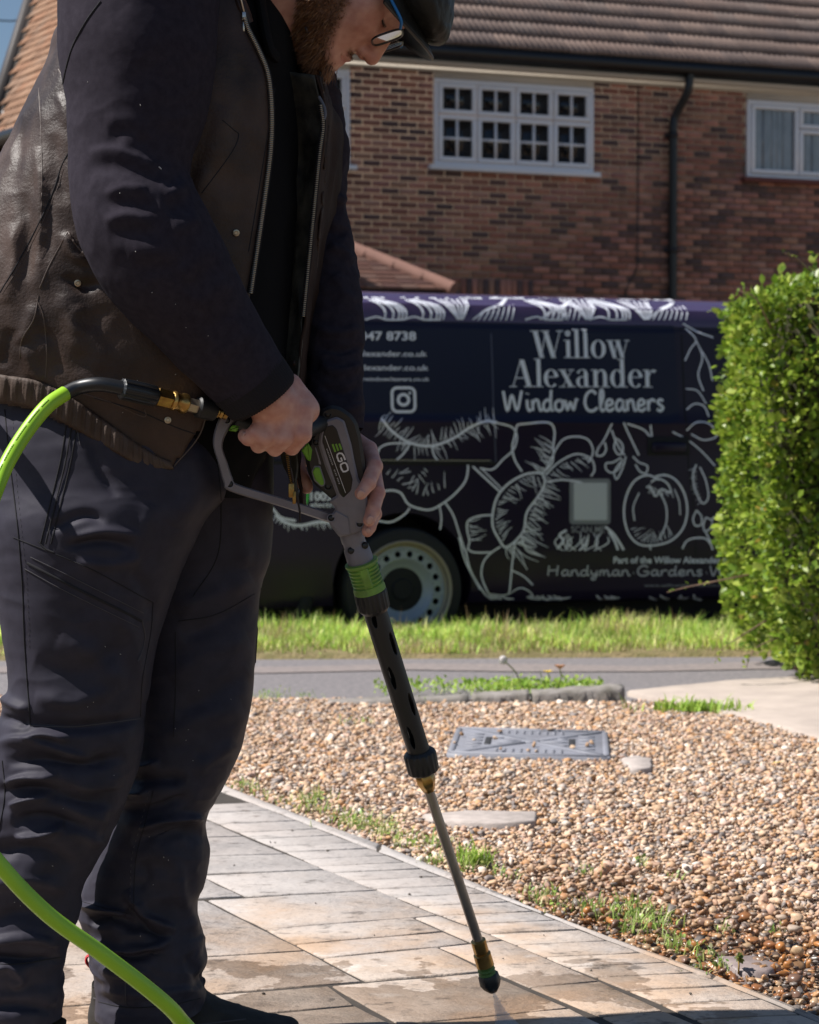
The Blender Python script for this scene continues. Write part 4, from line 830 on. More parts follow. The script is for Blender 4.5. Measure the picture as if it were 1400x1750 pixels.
def van_text(body_, x0, x1, yb, cap, name="lettering", mat=None, slope=0., bold=0.):
    P, Fc = text_px(body_, x0, x1, yb, cap, mat, name, slope, bold); V = on_skin(P); o = obj(name, V, Fc, mat or M_text, van); return o
van_text("0800 047 8738", 561, 716, 580, 14.5, slope=.003, bold=.022)
van_text("willowalexander.co.uk", 568, 734, 608, 9.5, slope=.004, bold=.01); van_text("willowalexander.co.uk", 568, 736, 632, 9.5, slope=.004, bold=.01); van_text("willowalexanderwindowcleaners.co.uk", 545, 737, 650, 6.5, slope=.004, bold=.008)
van_text("Part of the Willow Alexander family", 1049, 1272, 962.5, 11, bold=.022); van_text("SCAN ME", 976, 1033, 910, 11, bold=.01, mat=MAT("grey lettering", (.30, .30, .33), .4)); van_text("www.willowalexander.co.uk", 1103, 1240, 1003, 5.5, mat=bpy.data.materials["grey lettering"])
van_text("100%", 530, 572, 855, 14, bold=.04); van_text("electric", 530, 580, 866.5, 8.5, bold=.02)
lf = Ink(); lf.poly([(518, 846), (522, 840), (528, 842), (527, 856), (523, 864), (518, 866), (515, 856)]); lf.done("green_leaf_print", MAT("green vinyl", (.06, .42, .06), .4)); lf = Ink(); lf.stroke([(512, 838), (519, 850), (523, 864), (526, 872)], 1.6); lf.done("leaf_stem_print", M_text)
# handwriting: single-line letters
HW = {'W': (1.30, [[(0, 1), (.22, 0), (.5, .8), (.78, .02), (1.08, 1.02)]]), 'i': (.36, [[(.08, .56), (.1, .18), (.2, 0), (.3, .1)], [(.1, .84), (.11, .88)]]), 'n': (.62, [[(.03, .55), (.06, 0)], [(.06, .34), (.2, .54), (.36, .5), (.42, .2), (.5, .01), (.6, .1)]]), 'd': (.68, [[(.46, .46), (.26, .56), (.06, .34), (.1, .06), (.3, .02), (.47, .24)], [(.52, 1.05), (.47, .4), (.52, .04), (.64, .06)]]),
 'o': (.62, [[(.3, .55), (.08, .4), (.08, .12), (.28, 0), (.48, .14), (.48, .42), (.3, .55), (.45, .5), (.6, .5)]]), 'w': (.78, [[(.02, .54), (.14, .04), (.32, .44), (.5, .04), (.66, .56), (.76, .5)]]), 'C': (.86, [[(.72, .84), (.5, 1.02), (.18, .84), (.05, .42), (.2, .06), (.5, 0), (.78, .16)]]), 'l': (.38, [[(.06, .12), (.26, .7), (.22, 1.06), (.1, .9), (.1, .2), (.2, 0), (.34, .1)]]),
 'e': (.58, [[(.05, .24), (.38, .34), (.4, .5), (.22, .57), (.06, .38), (.08, .1), (.26, 0), (.5, .14)]]), 'a': (.66, [[(.46, .48), (.24, .56), (.05, .32), (.12, .04), (.3, .06), (.46, .34), (.46, .54), (.46, .14), (.54, .01), (.64, .08)]]), 'r': (.52, [[(.05, .55), (.08, 0)], [(.08, .3), (.2, .52), (.36, .56), (.46, .46)]]), 's': (.54, [[(.42, .5), (.24, .57), (.1, .44), (.24, .3), (.4, .16), (.26, .0), (.05, .08)]]),
 'H': (.96, [[(.12, 1), (.06, 0)], [(.72, 1.02), (.66, 0)], [(.06, .5), (.4, .54), (.76, .56)]]), 'y': (.62, [[(.04, .54), (.1, .2), (.26, .14), (.42, .3), (.46, .54), (.42, 0), (.3, -.38), (.1, -.34), (.2, -.1), (.56, .1)]]), 'm': (.86, [[(.03, .55), (.06, 0)], [(.06, .34), (.2, .54), (.3, .44), (.32, .02)], [(.32, .32), (.46, .54), (.58, .44), (.62, .08), (.7, 0), (.82, .1)]]), 'G': (.94, [[(.74, .84), (.5, 1.02), (.18, .84), (.05, .42), (.2, .06), (.5, 0), (.74, .16), (.76, .42), (.44, .42)]]), ' ': (.34, []), '.': (.42, [[(.18, .28), (.22, .3)]])}
def script(txt, x0, x1, yb, cap, w, name, mat, slope=0.):
    tot = sum(HW[c][0] for c in txt); k = (x1-x0)/tot; x = x0; ink = Ink()
    for c in txt:
        adv, st = HW[c]
        for s_ in st:
            P = [(x+p[0]*k, yb-p[1]*cap+slope*(x-x0)) for p in s_]; ink.stroke(P, w*(1.5 if len(s_) == 2 and abs(s_[0][1]-s_[1][1]) < .06 else 1), 5)
        x += adv*k
    return ink.done(name, mat)
script("Window Cleaners", 863, 1140, 702, 34, 4.6, "script_lettering", M_text); script("Handyman.Gardens.Window Cleaners", 936, 1452, 984, 17, 2.5, "script_lettering", MAT("soft grey vinyl", (.50, .50, .54), .4))
# serif capitals with thick stems and hairlines
def serif_word(txt, x0, x1, yb, cap, mat, slope=0.0, name="serif_lettering"):
    st, hl, sh, xh = .155, .035, .035, .66; ink = Ink(); D = []
    def vs(x, w, y0, y1): return ('p', [(x, y0), (x+w, y0), (x+w, y1), (x, y1)])
    def hs(x0_, x1_, y): return ('p', [(x0_, y), (x1_, y), (x1_, y+sh), (x0_, y+sh)])
    def dg_(xa, ya, xb, yb_, w): return ('p', [(xa, ya), (xa+w, ya), (xb+w, yb_), (xb, yb_)])
    def bowl(cx_, cy_, rx, ry, a0=0, a1=360, t=st): 
        P = []; Wd = []
        for a in np.linspace(math.radians(a0), math.radians(a1), 22): P.append((cx_+rx*math.cos(a), cy_+ry*math.sin(a))); Wd.append(hl + (t-hl)*abs(math.cos(a))**1.6)
        return ('s', P, Wd)
    asc = 1.06
    GL_ = {'W': (1.36, [dg_(.10, 1, .36, 0, st+.03), dg_(.62, 1, .40, 0, hl+.005), dg_(.52, 1, .84, 0, st+.03), dg_(1.20, 1, .90, 0, hl+.005), hs(0, .36, 1-sh), hs(.44, .78, 1-sh), hs(1.06, 1.36, 1-sh)]),
     'i': (.36, [vs(.10, st, 0, xh), hs(0, .35, 0), hs(0, .2, xh-sh), ('s', [(.175+.07*math.cos(a), .90+.07*math.sin(a)) for a in np.linspace(0, 6.3, 10)], [.075]*10)]), 'l': (.36, [vs(.10, st, 0, asc), hs(0, .35, 0), hs(0, .2, asc-sh)]), 'o': (.66, [bowl(.33, xh/2, .225, xh/2-.012)]),
     'w': (.98, [dg_(.06, xh, .26, 0, st), dg_(.44, xh, .29, 0, hl), dg_(.38, xh, .58, 0, st), dg_(.84, xh, .63, 0, hl), hs(0, .30, xh-sh), hs(.33, .58, xh-sh), hs(.74, .96, xh-sh)]), 'A': (1.00, [dg_(.46, 1.02, .12, 0, hl+.005), dg_(.42, 1.02, .70, 0, st+.03), hs(.24, .72, .32), hs(0, .30, 0), hs(.58, 1.0, 0)]),
     'e': (.60, [bowl(.31, xh/2, .215, xh/2-.012, 8, 318), hs(.14, .52, .36)]), 'x': (.68, [dg_(.06, xh, .42, 0, st+.02), dg_(.54, xh, .14, 0, hl), hs(0, .32, xh-sh), hs(.40, .64, xh-sh), hs(.02, .26, 0), hs(.34, .68, 0)]), 'a': (.62, [vs(.34, st, 0.03, .50), bowl(.25, .20, .155, .19, 60, 300, .13), ('s', [(.10, .52), (.16, .62), (.27, .655), (.38, .62), (.415, .50)], [.10, .05, .035, .08, st]), hs(.40, .60, 0)]),
     'n': (.74, [vs(.10, st, 0, xh), ('s', [(.24, .50), (.34, .62), (.46, .635), (.53, .55), (.555, .40)], [hl, .05, .07, .12, st]), vs(.478, st, 0, .42), hs(0, .34, 0), hs(.40, .74, 0), hs(0, .2, xh-sh)]), 'd': (.72, [vs(.43, st, 0, asc), bowl(.30, xh/2, .20, xh/2-.012, 40, 320), hs(.32, .5, asc-sh), hs(.46, .70, 0)]), 'r': (.56, [vs(.10, st, 0, xh), hs(0, .38, 0), hs(0, .2, xh-sh), ('s', [(.25, .42), (.32, .58), (.42, .63), (.50, .58)], [hl, .05, .07, .15])])}
    tot = sum(GL_[c][0] for c in txt); k = (x1-x0)/tot; x = x0
    f_ = lambda p: (x+p[0]*k, yb-p[1]*cap+slope*(x-x0))
    for c in txt:
        adv, it = GL_[c]
        for q in it:
            if q[0] == 'p': ink.poly([f_(p) for p in q[1]])
            else: ink.stroke([f_(p) for p in q[1]], [w*(k+cap)/2 for w in q[2]], 4)
        x += adv*k
    return ink.done(name, mat)
serif_word("Willow", 912, 1083, 611, 47, M_text, .004); serif_word("Alexander", 874, 1127, 661, 46, M_text, .004)
# ================================================================== PLANTS
r4 = np.random.default_rng(44)
def foliage_mat(name, rough=.45, trans=.35):
    m = MAT(name, (1, 1, 1), rough, attr=True, trans=trans, spec=.4); return m
M_leaf = foliage_mat("hedge leaf", .38, .38); M_grass = foliage_mat("grass blade", .6, .35)
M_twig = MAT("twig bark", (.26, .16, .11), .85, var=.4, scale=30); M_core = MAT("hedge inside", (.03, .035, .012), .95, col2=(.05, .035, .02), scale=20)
LV = np.array([(0, 0, 0), (.28, .30, .05), (.30, .66, .04), (0, 1, -.06), (-.28, .30, .05), (-.30, .66, .04), (0, .45, 0)], float); LF = np.array([(0, 1, 6), (1, 2, 6), (2, 3, 6), (0, 6, 4), (4, 6, 5), (5, 6, 3)])
def orient(n, out, r, spread=.8, up=.35):                 # leaf frames: y axis = growing direction
    y = out + r.normal(0, spread, (n, 3)) + [0, 0, up]; y /= np.linalg.norm(y, axis=1)[:, None]; z = r.normal(0, .6, (n, 3)) + [0, 0, .8] + out*.5; z -= y*(z*y).sum(1)[:, None]; z /= np.linalg.norm(z, axis=1)[:, None]
    x = np.cross(y, z); return np.stack([x, y, z], -1)
def leaves(P, sz, R): n = len(P); V = np.einsum('nij,nvj->nvi', R, LV[None]*sz[:, None, None]) + P[:, None]; return V.reshape(-1, 3), (LF[None] + (np.arange(n)*7)[:, None, None]).reshape(-1, 3)
# ---- hedge
hx = [(500, 1284), (600, 1280), (700, 1276), (850, 1284), (1000, 1292), (1080, 1328), (1165, 1360)]
HYF = 7.85
def hleft(z): y = 780-(z-HC)*F/8.0; return (np.interp(y, [p[0] for p in hx], [p[1] for p in hx])-700)/F*8.0
def htop(x): return HC + (780-np.interp(700+x*F/8.0, [1200, 1240, 1290, 1340, 1400, 1500], [522, 508, 500, 486, 462, 452]))*8.0/F
hedge = thing("privet_hedge", (1.9, 8.3, 0), "tall bright green privet hedge at the right edge overlapping the van", "hedge")
HW2 = 3.0; HYB = 8.85
bump_ = lambda a, b: .05*np.sin(a*7+b*3.1)+.035*np.sin(a*13.7-b*9)+.02*np.sin(b*23+a*5)
def hface(kind, n):
    u, v = r4.random(n), r4.random(n)
    if kind == 'f':
        z = .005 + u*1.65; x0 = hleft(z); x = x0 + (HW2-x0)*v; k = z < htop(x)-.0; y = HYF - .25*(x-1.2)*.5 + bump_(x, z); P = np.c_[x, y, z][k]; N = np.tile([-.1, -1, .15], (len(P), 1))
    elif kind == 'l':
        z = .05 + u*1.62; y = HYF + (HYB-HYF)*v; x = hleft(z) + bump_(y, z)*.8; k = z < htop(x); P = np.c_[x, y, z][k]; N = np.tile([-1, -.2, .15], (len(P), 1))
    else:
        x = hleft(1.5) + .02 + u*(HW2-hleft(1.5)); y = HYF + (HYB-HYF)*v; P = np.c_[x, y, htop(x)+bump_(x, y)*.6]; N = np.tile([0, -.1, 1.], (n, 1))
    d = np.abs(r4.normal(0, .055, len(P))); return P - N/np.linalg.norm(N, axis=1)[:, None]*d[:, None], N, d
PP, NN, DD = [np.concatenate(q) for q in zip(*[hface('f', 17000), hface('l', 7000), hface('t', 4500)])]
# loose shoots sticking out
for i in range(420):
    k = r4.integers(len(PP)); dirn = nrm(NN[k] + r4.normal(0, .45, 3) + [0, 0, .6]); L = r4.uniform(.03, .13)*(.4 if NN[k][0] < -.5 or PP[k][0] < 1.45 else 1)
    for s_ in np.linspace(.2, 1, 6): PP = np.vstack([PP, PP[k]+dirn*L*s_]); NN = np.vstack([NN, dirn]); DD = np.append(DD, -.03)
sz = np.clip(np.exp(r4.normal(math.log(.028), .32, len(PP))), .012, .052); Rl = orient(len(PP), NN*.6, r4)
LC = np.array([(.24, .34, .03), (.17, .28, .028), (.32, .42, .05), (.11, .19, .025), (.38, .46, .08), (.21, .31, .035)]); lc = LC[r4.integers(0, 6, len(PP))]*r4.uniform(.75, 1.2, (len(PP), 1)); lc[r4.random(len(PP)) < .012] = (.40, .30, .06)
q = proj(PP); dd = np.linalg.norm(PP, axis=1); front = (q[:, 0] < 1395) & (q[:, 1] > 470) & (DD < .01); pick = np.where(front)[0]; pick = pick[np.argsort(-sz[pick])[:290]]; rest = np.ones(len(PP), bool); rest[pick] = False
V, Fc = leaves(PP[rest], sz[rest], Rl[rest]); fo = obj("foliage", V, Fc, M_leaf, hedge, cols=np.repeat(lc[rest], 7, 0), kind='stuff')
lm = [mkmesh("leaf", LV, LF, M_leaf, False, np.tile(c*1.0, (7, 1))) for c in LC]
for k in pick: M4 = Matrix([list(Rl[k][i]*sz[k]) + [PP[k][i]] for i in range(3)] + [[0, 0, 0, 1]]); place("leaf", lm[r4.integers(6)], hedge, M4)
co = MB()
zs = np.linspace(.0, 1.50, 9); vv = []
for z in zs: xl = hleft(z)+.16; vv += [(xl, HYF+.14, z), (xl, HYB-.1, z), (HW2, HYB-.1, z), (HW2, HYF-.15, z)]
co.add(vv, [(i*4+j, i*4+(j+1) % 4, (i+1)*4+(j+1) % 4, (i+1)*4+j) for i in range(8) for j in range(4)] + [(0, 3, 2, 1), (32, 33, 34, 35)]); co.build("light_block_core", M_core, hedge)  # solid dark core added behind the leaves to block light
st = MB()
for i in range(22): x = 1.62+r4.random()*.8; st.tube([(x, 8.0+r4.random()*.5, -.05), (x+r4.normal(0, .06), 8.0+r4.random()*.4, .3), (x+r4.normal(0, .12), 7.95+r4.random()*.4, .8)], [.012, .009, .006], 6)
st.build("stem", M_twig, hedge, kind='stuff')
def twig(pts, Y, r0, lv, name="twig"):
    P = catmull([at(x, y, Y+dy) for x, y, dy in pts], 6); m = MB(); m.tube(P, np.linspace(r0, r0*.4, len(P)), 6); o = m.build(name, M_twig, hedge, smooth=True)
    n = lv; k = r4.integers(len(P)//3, len(P), n); V, Fc = leaves(P[k]+r4.normal(0, .006, (n, 3)), r4.uniform(.012, .026, n), orient(n, np.tile([-.5, -.3, .2], (n, 1)), r4)); obj("twig_leaves", V, Fc, M_leaf, o, cols=np.repeat(LC[r4.integers(0, 6, n)]*1.1, 7, 0), kind='stuff')
twig([(1330, 585, .1), (1308, 540, -.02), (1290, 508, -.06), (1262, 497, -.06)], 7.85, .005, 6); twig([(1420, 480, .1), (1385, 462, 0), (1360, 440, 0), (1340, 432, 0)], 7.9, .005, 9)
twig([(1290, 980, .1), (1230, 992, 0), (1180, 1002, 0), (1140, 1012, 0)], 7.9, .004, 9); twig([(1310, 1060, .1), (1270, 1085, -.02), (1240, 1105, -.05), (1222, 1130, -.05)], 7.75, .003, 16); twig([(1330, 1090, .1), (1296, 1105, -.02), (1280, 1125, -.05), (1276, 1142, -.05)], 7.75, .003, 14)
# ---- grass on the verge
def blades(P, h, w, lean, r, cols, name, parent=None, mat=None):
    n = len(P); az = r.uniform(0, 2*np.pi, n); d = np.c_[np.cos(az), np.sin(az), np.zeros(n)]; s_ = np.c_[-np.sin(az), np.cos(az), np.zeros(n)]; bend = lean*r.uniform(.2, 1.2, n)
    up = np.array([0, 0, 1.]); b0 = P - s_*w[:, None]/2; b1 = P + s_*w[:, None]/2; m0 = P + up*(h*.55)[:, None] + d*(h*bend*.3)[:, None]; tip = P + up*(h*(1-.25*bend))[:, None] + d*(h*bend*.9)[:, None]
    V = np.stack([b0, b1, m0 + s_*w[:, None]*.4, m0 - s_*w[:, None]*.4, tip], 1); Fc = []
    i = np.arange(n)*5; F3 = np.concatenate([np.stack([i, i+1, i+2], -1), np.stack([i, i+2, i+3], -1), np.stack([i+3, i+2, i+4], -1)])
    return obj(name, V.reshape(-1, 3), F3, mat or M_grass, parent, cols=np.repeat(cols, 5, 0), kind='stuff')
GC = np.array([1.62, 1.75, 1.7])*np.array([(.24, .33, .05), (.18, .27, .04), (.30, .37, .07), (.38, .38, .10), (.50, .44, .20), (.14, .23, .04), (.34, .42, .09)])
n = 52000; x = r4.uniform(-2.2, 3.2, n); v = r4.random(n); y = 8.93 + x*.05 + v*1.14; patch = np.sin(x*3.1+1)*np.sin(y*9.3)+.6*np.sin(x*7.7+y*5)+.5*np.sin(x*17+y*11); 
h = np.clip((.027 + .040*v + .018*patch)*np.exp(r4.normal(0, .3, n)), .012, .15); k = r4.random(n) < np.clip(.25+v*1.6+.25*patch, 0, 1); gc = GC[np.clip((r4.integers(0, 7, n)), 0, 6)]; dry = r4.random(n) < np.clip(.62-v*1.3, .06, 1); gc[dry] = np.array([(.42, .34, .17)])*r4.uniform(.7, 1.1, (dry.sum(), 1)); gc = gc*(np.clip(1+.28*patch, .5, 1.5)*r4.uniform(.75, 1.2, n))[:, None]; straw = (np.sin(x*5.3+2)*np.sin(y*7+x) > .45) & (r4.random(n) < .55); gc[straw] = np.array([(.58, .50, .26)])*r4.uniform(.7, 1.1, (straw.sum(), 1))
blades(np.c_[x, y, np.zeros(n)][k], h[k], r4.uniform(.003, .006, k.sum()), .7, r4, gc[k], "grass")
# tall dry stalks near the kerb
n = 26; x = np.array([(p-700)/F*9.95 for p in r4.uniform(800, 900, n)]); x[12:] = r4.uniform(-.8, 1.9, 14); blades(np.c_[x, 9.9+x*.05+r4.uniform(-.3, .1, n), np.zeros(n)], r4.uniform(.10, .17, n), np.full(n, .006), .25, r4, np.tile((.36, .24, .13), (n, 1)), "dry_grass_stalks")
# ---- weeds creeping between the path edging and the gravel
WP = [(415, 1343, 14, .9), (440, 1350, 16, .7), (470, 1368, 18, .6), (520, 1372, 20, .8), (540, 1366, 24, 1.1), (548, 1385, 20, .9), (585, 1402, 26, .8), (600, 1390, 14, .7), (622, 1408, 24, 1.0), (640, 1415, 26, 1.1), (660, 1424, 22, .8), (690, 1432, 18, .7), (700, 1445, 20, .8), (738, 1440, 20, .9), (745, 1470, 22, .8), (800, 1462, 18, .6), (812, 1478, 20, 1.3), (850, 1492, 18, .6), (880, 1500, 14, .5), (925, 1535, 22, .9), (945, 1545, 18, .8), (1000, 1490, 16, .7), (1010, 1555, 26, .9), (1050, 1566, 26, 1.1), (1080, 1560, 22, 1.2), (1105, 1582, 26, 1.2), (1120, 1570, 20, 1.0), (1075, 1585, 20, .9), (1140, 1612, 20, .9), (1160, 1622, 14, .8), (1200, 1632, 18, .7), (1195, 1655, 14, .6), (1230, 1650, 12, .7), (1095, 1475, 12, .6), (1150, 1500, 10, .5), (1240, 1590, 10, .6), (1330, 1590, 10, .6), (470, 1188, 30, .7), (520, 1190, 24, .6), (440, 1192, 20, .8), (590, 1235, 14, .6), (620, 1232, 14, .6), (400, 1205, 20, .6), (690, 1196, 14, .7), (720, 1197, 12, .6)]
P_, H_, C_ = [], [], []
for (x, y, rad, s_) in WP:
    m = int(38*s_*rad/18); c = gnd(x, y); sc_ = c[1]/F
    for _ in range(m):
        P_.append(c + [r4.normal(0, rad*sc_*.8), r4.normal(0, rad*sc_*1.3), -.004]); H_.append(np.clip(s_*.026*math.exp(r4.normal(0, .35)), .008, .06)); C_.append(GC[r4.integers(0, 7)]*np.array([.95, .95, 1.2])*r4.uniform(.6, 1.05))
P_ = np.array(P_); H_ = np.array(H_); C_ = np.array(C_)
blades(P_, H_, r4.uniform(.0015, .0032, len(P_)), 1.0, r4, C_, "creeping_weeds")
k = r4.random(len(P_)) < .35; n = k.sum(); V, Fc = leaves(P_[k]+np.c_[np.zeros((n, 2)), r4.uniform(.003, .02, n)], r4.uniform(.006, .013, n), orient(n, np.tile([0, 0, .4], (n, 1)), r4, 1.0, .2)); obj("small_weed_leaves", V, Fc, M_leaf, cols=np.repeat(C_[k]*.9, 7, 0), kind='stuff')
def tuft(px, n, rad, h, label, name="grass_tuft", cat="weed", wide=.004):
    c = gnd(*px); t = thing(name, c, label, cat); m = int(n); P = c + np.c_[r4.normal(0, rad, m), r4.normal(0, rad*.5, m), np.zeros(m)]
    blades(P, np.clip(h*np.exp(r4.normal(0, .3, m)), .01, .2), r4.uniform(wide*.6, wide*1.4, m), .9, r4, GC[r4.integers(0, 3, m)]*r4.uniform(.7, 1.1, (m, 1)), "blades", t); return t, c
tuft((1188, 1213), 260, .075, .035, "low green weed clump between the gravel and the concrete apron", wide=.008)
tuft((812, 1477), 120, .018, .035, "bright green grass tuft beside the steel lance tube in the gravel")
# weeds and flowers behind the kerb stones
kw = thing("weed_strip", gnd(900, 1184), "strip of low green weeds growing behind the kerb stones", "weeds")
n = 1100; u = r4.random(n); xx = 640+u*390; yy = 1178+r4.normal(0, 4, n); dens = np.interp(xx, [640, 800, 850, 960, 1030], [.25, .5, 1, 1, .7]); k = r4.random(n) < dens; P = np.array([gnd(a, b) for a, b in zip(xx[k], yy[k])]); n = k.sum()
blades(P, np.clip(.024*np.exp(r4.normal(0, .45, n))*dens[k], .01, .10), r4.uniform(.003, .006, n), .9, r4, GC[r4.integers(0, 7, n)]*r4.uniform(.7, 1.1, (n, 1)), "blades", kw)
V, Fc = leaves(P+np.c_[np.zeros((n, 2)), r4.uniform(0, .03, n)], r4.uniform(.012, .026, n), orient(n, np.tile([0, 0, .5], (n, 1)), r4, 1., .3)); obj("weed_leaves", V, Fc, M_leaf, kw, cols=np.repeat(GC[r4.integers(0, 3, n)]*.9, 7, 0), kind='stuff')
M_stalk = MAT("flower stalk", (.20, .22, .06), .7); M_yel = MAT("yellow petals", (.85, .55, .02), .6); M_fluff = MAT("seed fluff", (.62, .58, .55), .9); M_rust = MAT("rusty dry petals", (.55, .28, .16), .8)
def flower(px_head, px_foot, label, name, head):
    f = gnd(*px_foot); Y = f[1]; hd = at(px_head[0], px_head[1], Y-.03); t = thing(name, f, label, "flower"); m = MB(); P = catmull([f, (f+hd)/2+[.01, 0, .01], hd], 6); m.tube(P, .0025, 6); m.build("stem", M_stalk, t, smooth=True); head(hd, t); return t
def yellow(c, t):
    m = MB()
    for k in range(26):
        a = k*2.4; rr = .008+.012*(k/26); d = np.array([math.cos(a), math.sin(a)*.8, .35]); m.add([c+d*.002, c+d*rr+np.array([-d[1], d[0], 0])*.003, c+d*rr*1.2, c+d*rr-np.array([-d[1], d[0], 0])*.003], [(0, 1, 2, 3)])
    m.build("petals", M_yel, t, fixn=False)
def clock(c, t):
    m = MB()
    for k in range(160):
        d = nrm(r4.normal(0, 1, 3)); s_ = nrm(np.cross(d, [.3, .5, .8])); m.add([c, c+d*.017+s_*.0012, c+d*.017-s_*.0012], [(0, 1, 2)]); e = np.cross(d, s_); m.add([c+d*.0165+s_*.004, c+d*.0168+e*.004, c+d*.0165-s_*.004, c+d*.0168-e*.004], [(0, 1, 2, 3)])
    m.build("seed_head", M_fluff, t, fixn=False)
def rust(c, t):
    m = MB()
    for k in range(18): a = k*2.4; d = np.array([math.cos(a), math.sin(a), .9]); m.add([c, c+d*.016+[.004, 0, 0], c+d*.02, c+d*.016-[.004, 0, 0]], [(0, 1, 2, 3)])
    m.build("petals", M_rust, t, fixn=False)
flower((936, 1149), (934, 1180), "yellow dandelion flower behind the kerb stones", "dandelion", yellow); flower((860, 1128), (893, 1178), "white dandelion seed head leaning over the pavement behind the kerb", "dandelion", clock); flower((957, 1144), (952, 1180), "rust coloured withered flower right of the yellow dandelion", "withered_flower", rust)
sp = thing("weed_seedling", gnd(1262, 1662), "small upright weed seedling by the damp brown flat stone", "weed"); m = MB(); f = gnd(1262, 1664); hd = f+[.0, 0, .028]; m.tube([f, f+[.001, 0, .014], hd], .0016, 6); m.build("stem", MAT("seedling stem", (.35, .22, .05), .7), sp)
V, Fc = leaves(np.tile(hd, (16, 1)), r4.uniform(.008, .014, 16), orient(16, np.tile([0, 0, .1], (16, 1)), r4, 1.2, .1)); obj("leaves", V, Fc, M_leaf, sp, cols=np.tile((.16, .20, .05), (16*7, 1)), kind='stuff')
V, Fc = leaves(np.array([gnd(1337, 1310)+[0, 0, .012]]), np.array([.03]), orient(1, np.array([[-1., 0, 0]]), r4, .1, .05)); tag(obj("fallen_leaf", V, Fc, MAT("dry yellow leaf", (.66, .50, .10), .6)), "single yellow fallen leaf on the gravel near the right edge", "leaf")
# ================================================================== THE MAN
r5 = np.random.default_rng(55)
man = thing("person", (at(230, 1740, 2.95)[0], 2.95, 0), "man in a black sweatshirt, brown leather waistcoat, flat cap and dark work trousers holding a pressure washer lance", "person")
man['label'] = "man in brown leather waistcoat, flat cap and dark work trousers holding a pressure washer lance"
def loft(rings, rows, n, ex=2.0, cap=False):
    """rings: (xl, yl, xr, yr, Y, half depth m) photo-pixel silhouettes at a depth -> dense tube"""
    C = []
    for (xl, yl, xr, yr, Y, b) in rings: A, B = at(xl, yl, Y), at(xr, yr, Y); C.append(np.concatenate([(A+B)/2, (B-A)/2, [b]]))
    Q = resamp(catmull(np.array(C), 12), rows); th = np.linspace(0, 2*np.pi, n, endpoint=False); c, s = np.cos(th), np.sin(th)
    c = np.sign(c)*np.abs(c)**(2/ex); s = np.sign(s)*np.abs(s)**(2/ex)
    V = Q[:, None, :3] + c[None, :, None]*Q[:, None, 3:6] + (s[None, :]*Q[:, 6:7])[..., None]*np.array([0, 1, 0])
    i, j = np.meshgrid(np.arange(rows-1), np.arange(n), indexing='ij'); j2 = (j+1) % n
    Fq = np.stack([i*n+j, (i+1)*n+j, (i+1)*n+j2, i*n+j2], -1).reshape(-1, 4); return V.reshape(-1, 3), Fq
def limb(path, rows, n, flat=1.0):
    """path: (px, py, radius px, Y) -> round tube"""
    P = np.array([np.append(at(x, y, Y), r*Y/F) for x, y, r, Y in path]); Q = resamp(catmull(P, 12), rows); T = np.gradient(Q[:, :3], axis=0); th = np.linspace(0, 2*np.pi, n, endpoint=False); V = []
    a = np.array([0, 1., 0])
    for q, t in zip(Q, T): t = nrm(t); a = nrm(a - t*np.dot(a, t)); b = np.cross(t, a); V.append(q[:3] + q[3]*(np.cos(th)[:, None]*a*flat + np.sin(th)[:, None]*b))
    i, j = np.meshgrid(np.arange(rows-1), np.arange(n), indexing='ij'); j2 = (j+1) % n
    return np.vstack(V), np.stack([i*n+j, i*n+j2, (i+1)*n+j2, (i+1)*n+j], -1).reshape(-1, 4)
def vnormals(V, Fq):
    a, b, c = V[Fq[:, 0]], V[Fq[:, 1]], V[Fq[:, 2]]; d = V[Fq[:, 3]] if Fq.shape[1] == 4 else c; fn = np.cross(c-a, d-b) if Fq.shape[1] == 4 else np.cross(b-a, c-a); N = np.zeros_like(V)
    for k in range(Fq.shape[1]): np.add.at(N, Fq[:, k], fn)
    return N/np.maximum(1e-12, np.linalg.norm(N, axis=1))[:, None]
def outward(V, Fq):
    N = vnormals(V, Fq); return N
EYE = np.array([0, 0, HC])
def seg_dist(q, P):
    best = np.full(len(q), 1e9); along = np.zeros(len(q)); sidev = np.zeros(len(q)); P = np.asarray(P, float); L = np.concatenate([[0], np.cumsum(np.linalg.norm(np.diff(P, axis=0), axis=1))])
    for i in range(len(P)-1):
        d = P[i+1]-P[i]; l2 = np.dot(d, d); t = np.clip(((q-P[i]) @ d)/l2, 0, 1); w = q-(P[i]+t[:, None]*d); dd = np.hypot(w[:, 0], w[:, 1]); k = dd < best
        best[k] = dd[k]; along[k] = (L[i]+t[k]*math.sqrt(l2))/L[-1]; sidev[k] = np.sign(d[0]*w[k, 1]-d[1]*w[k, 0])
    return best, along, sidev
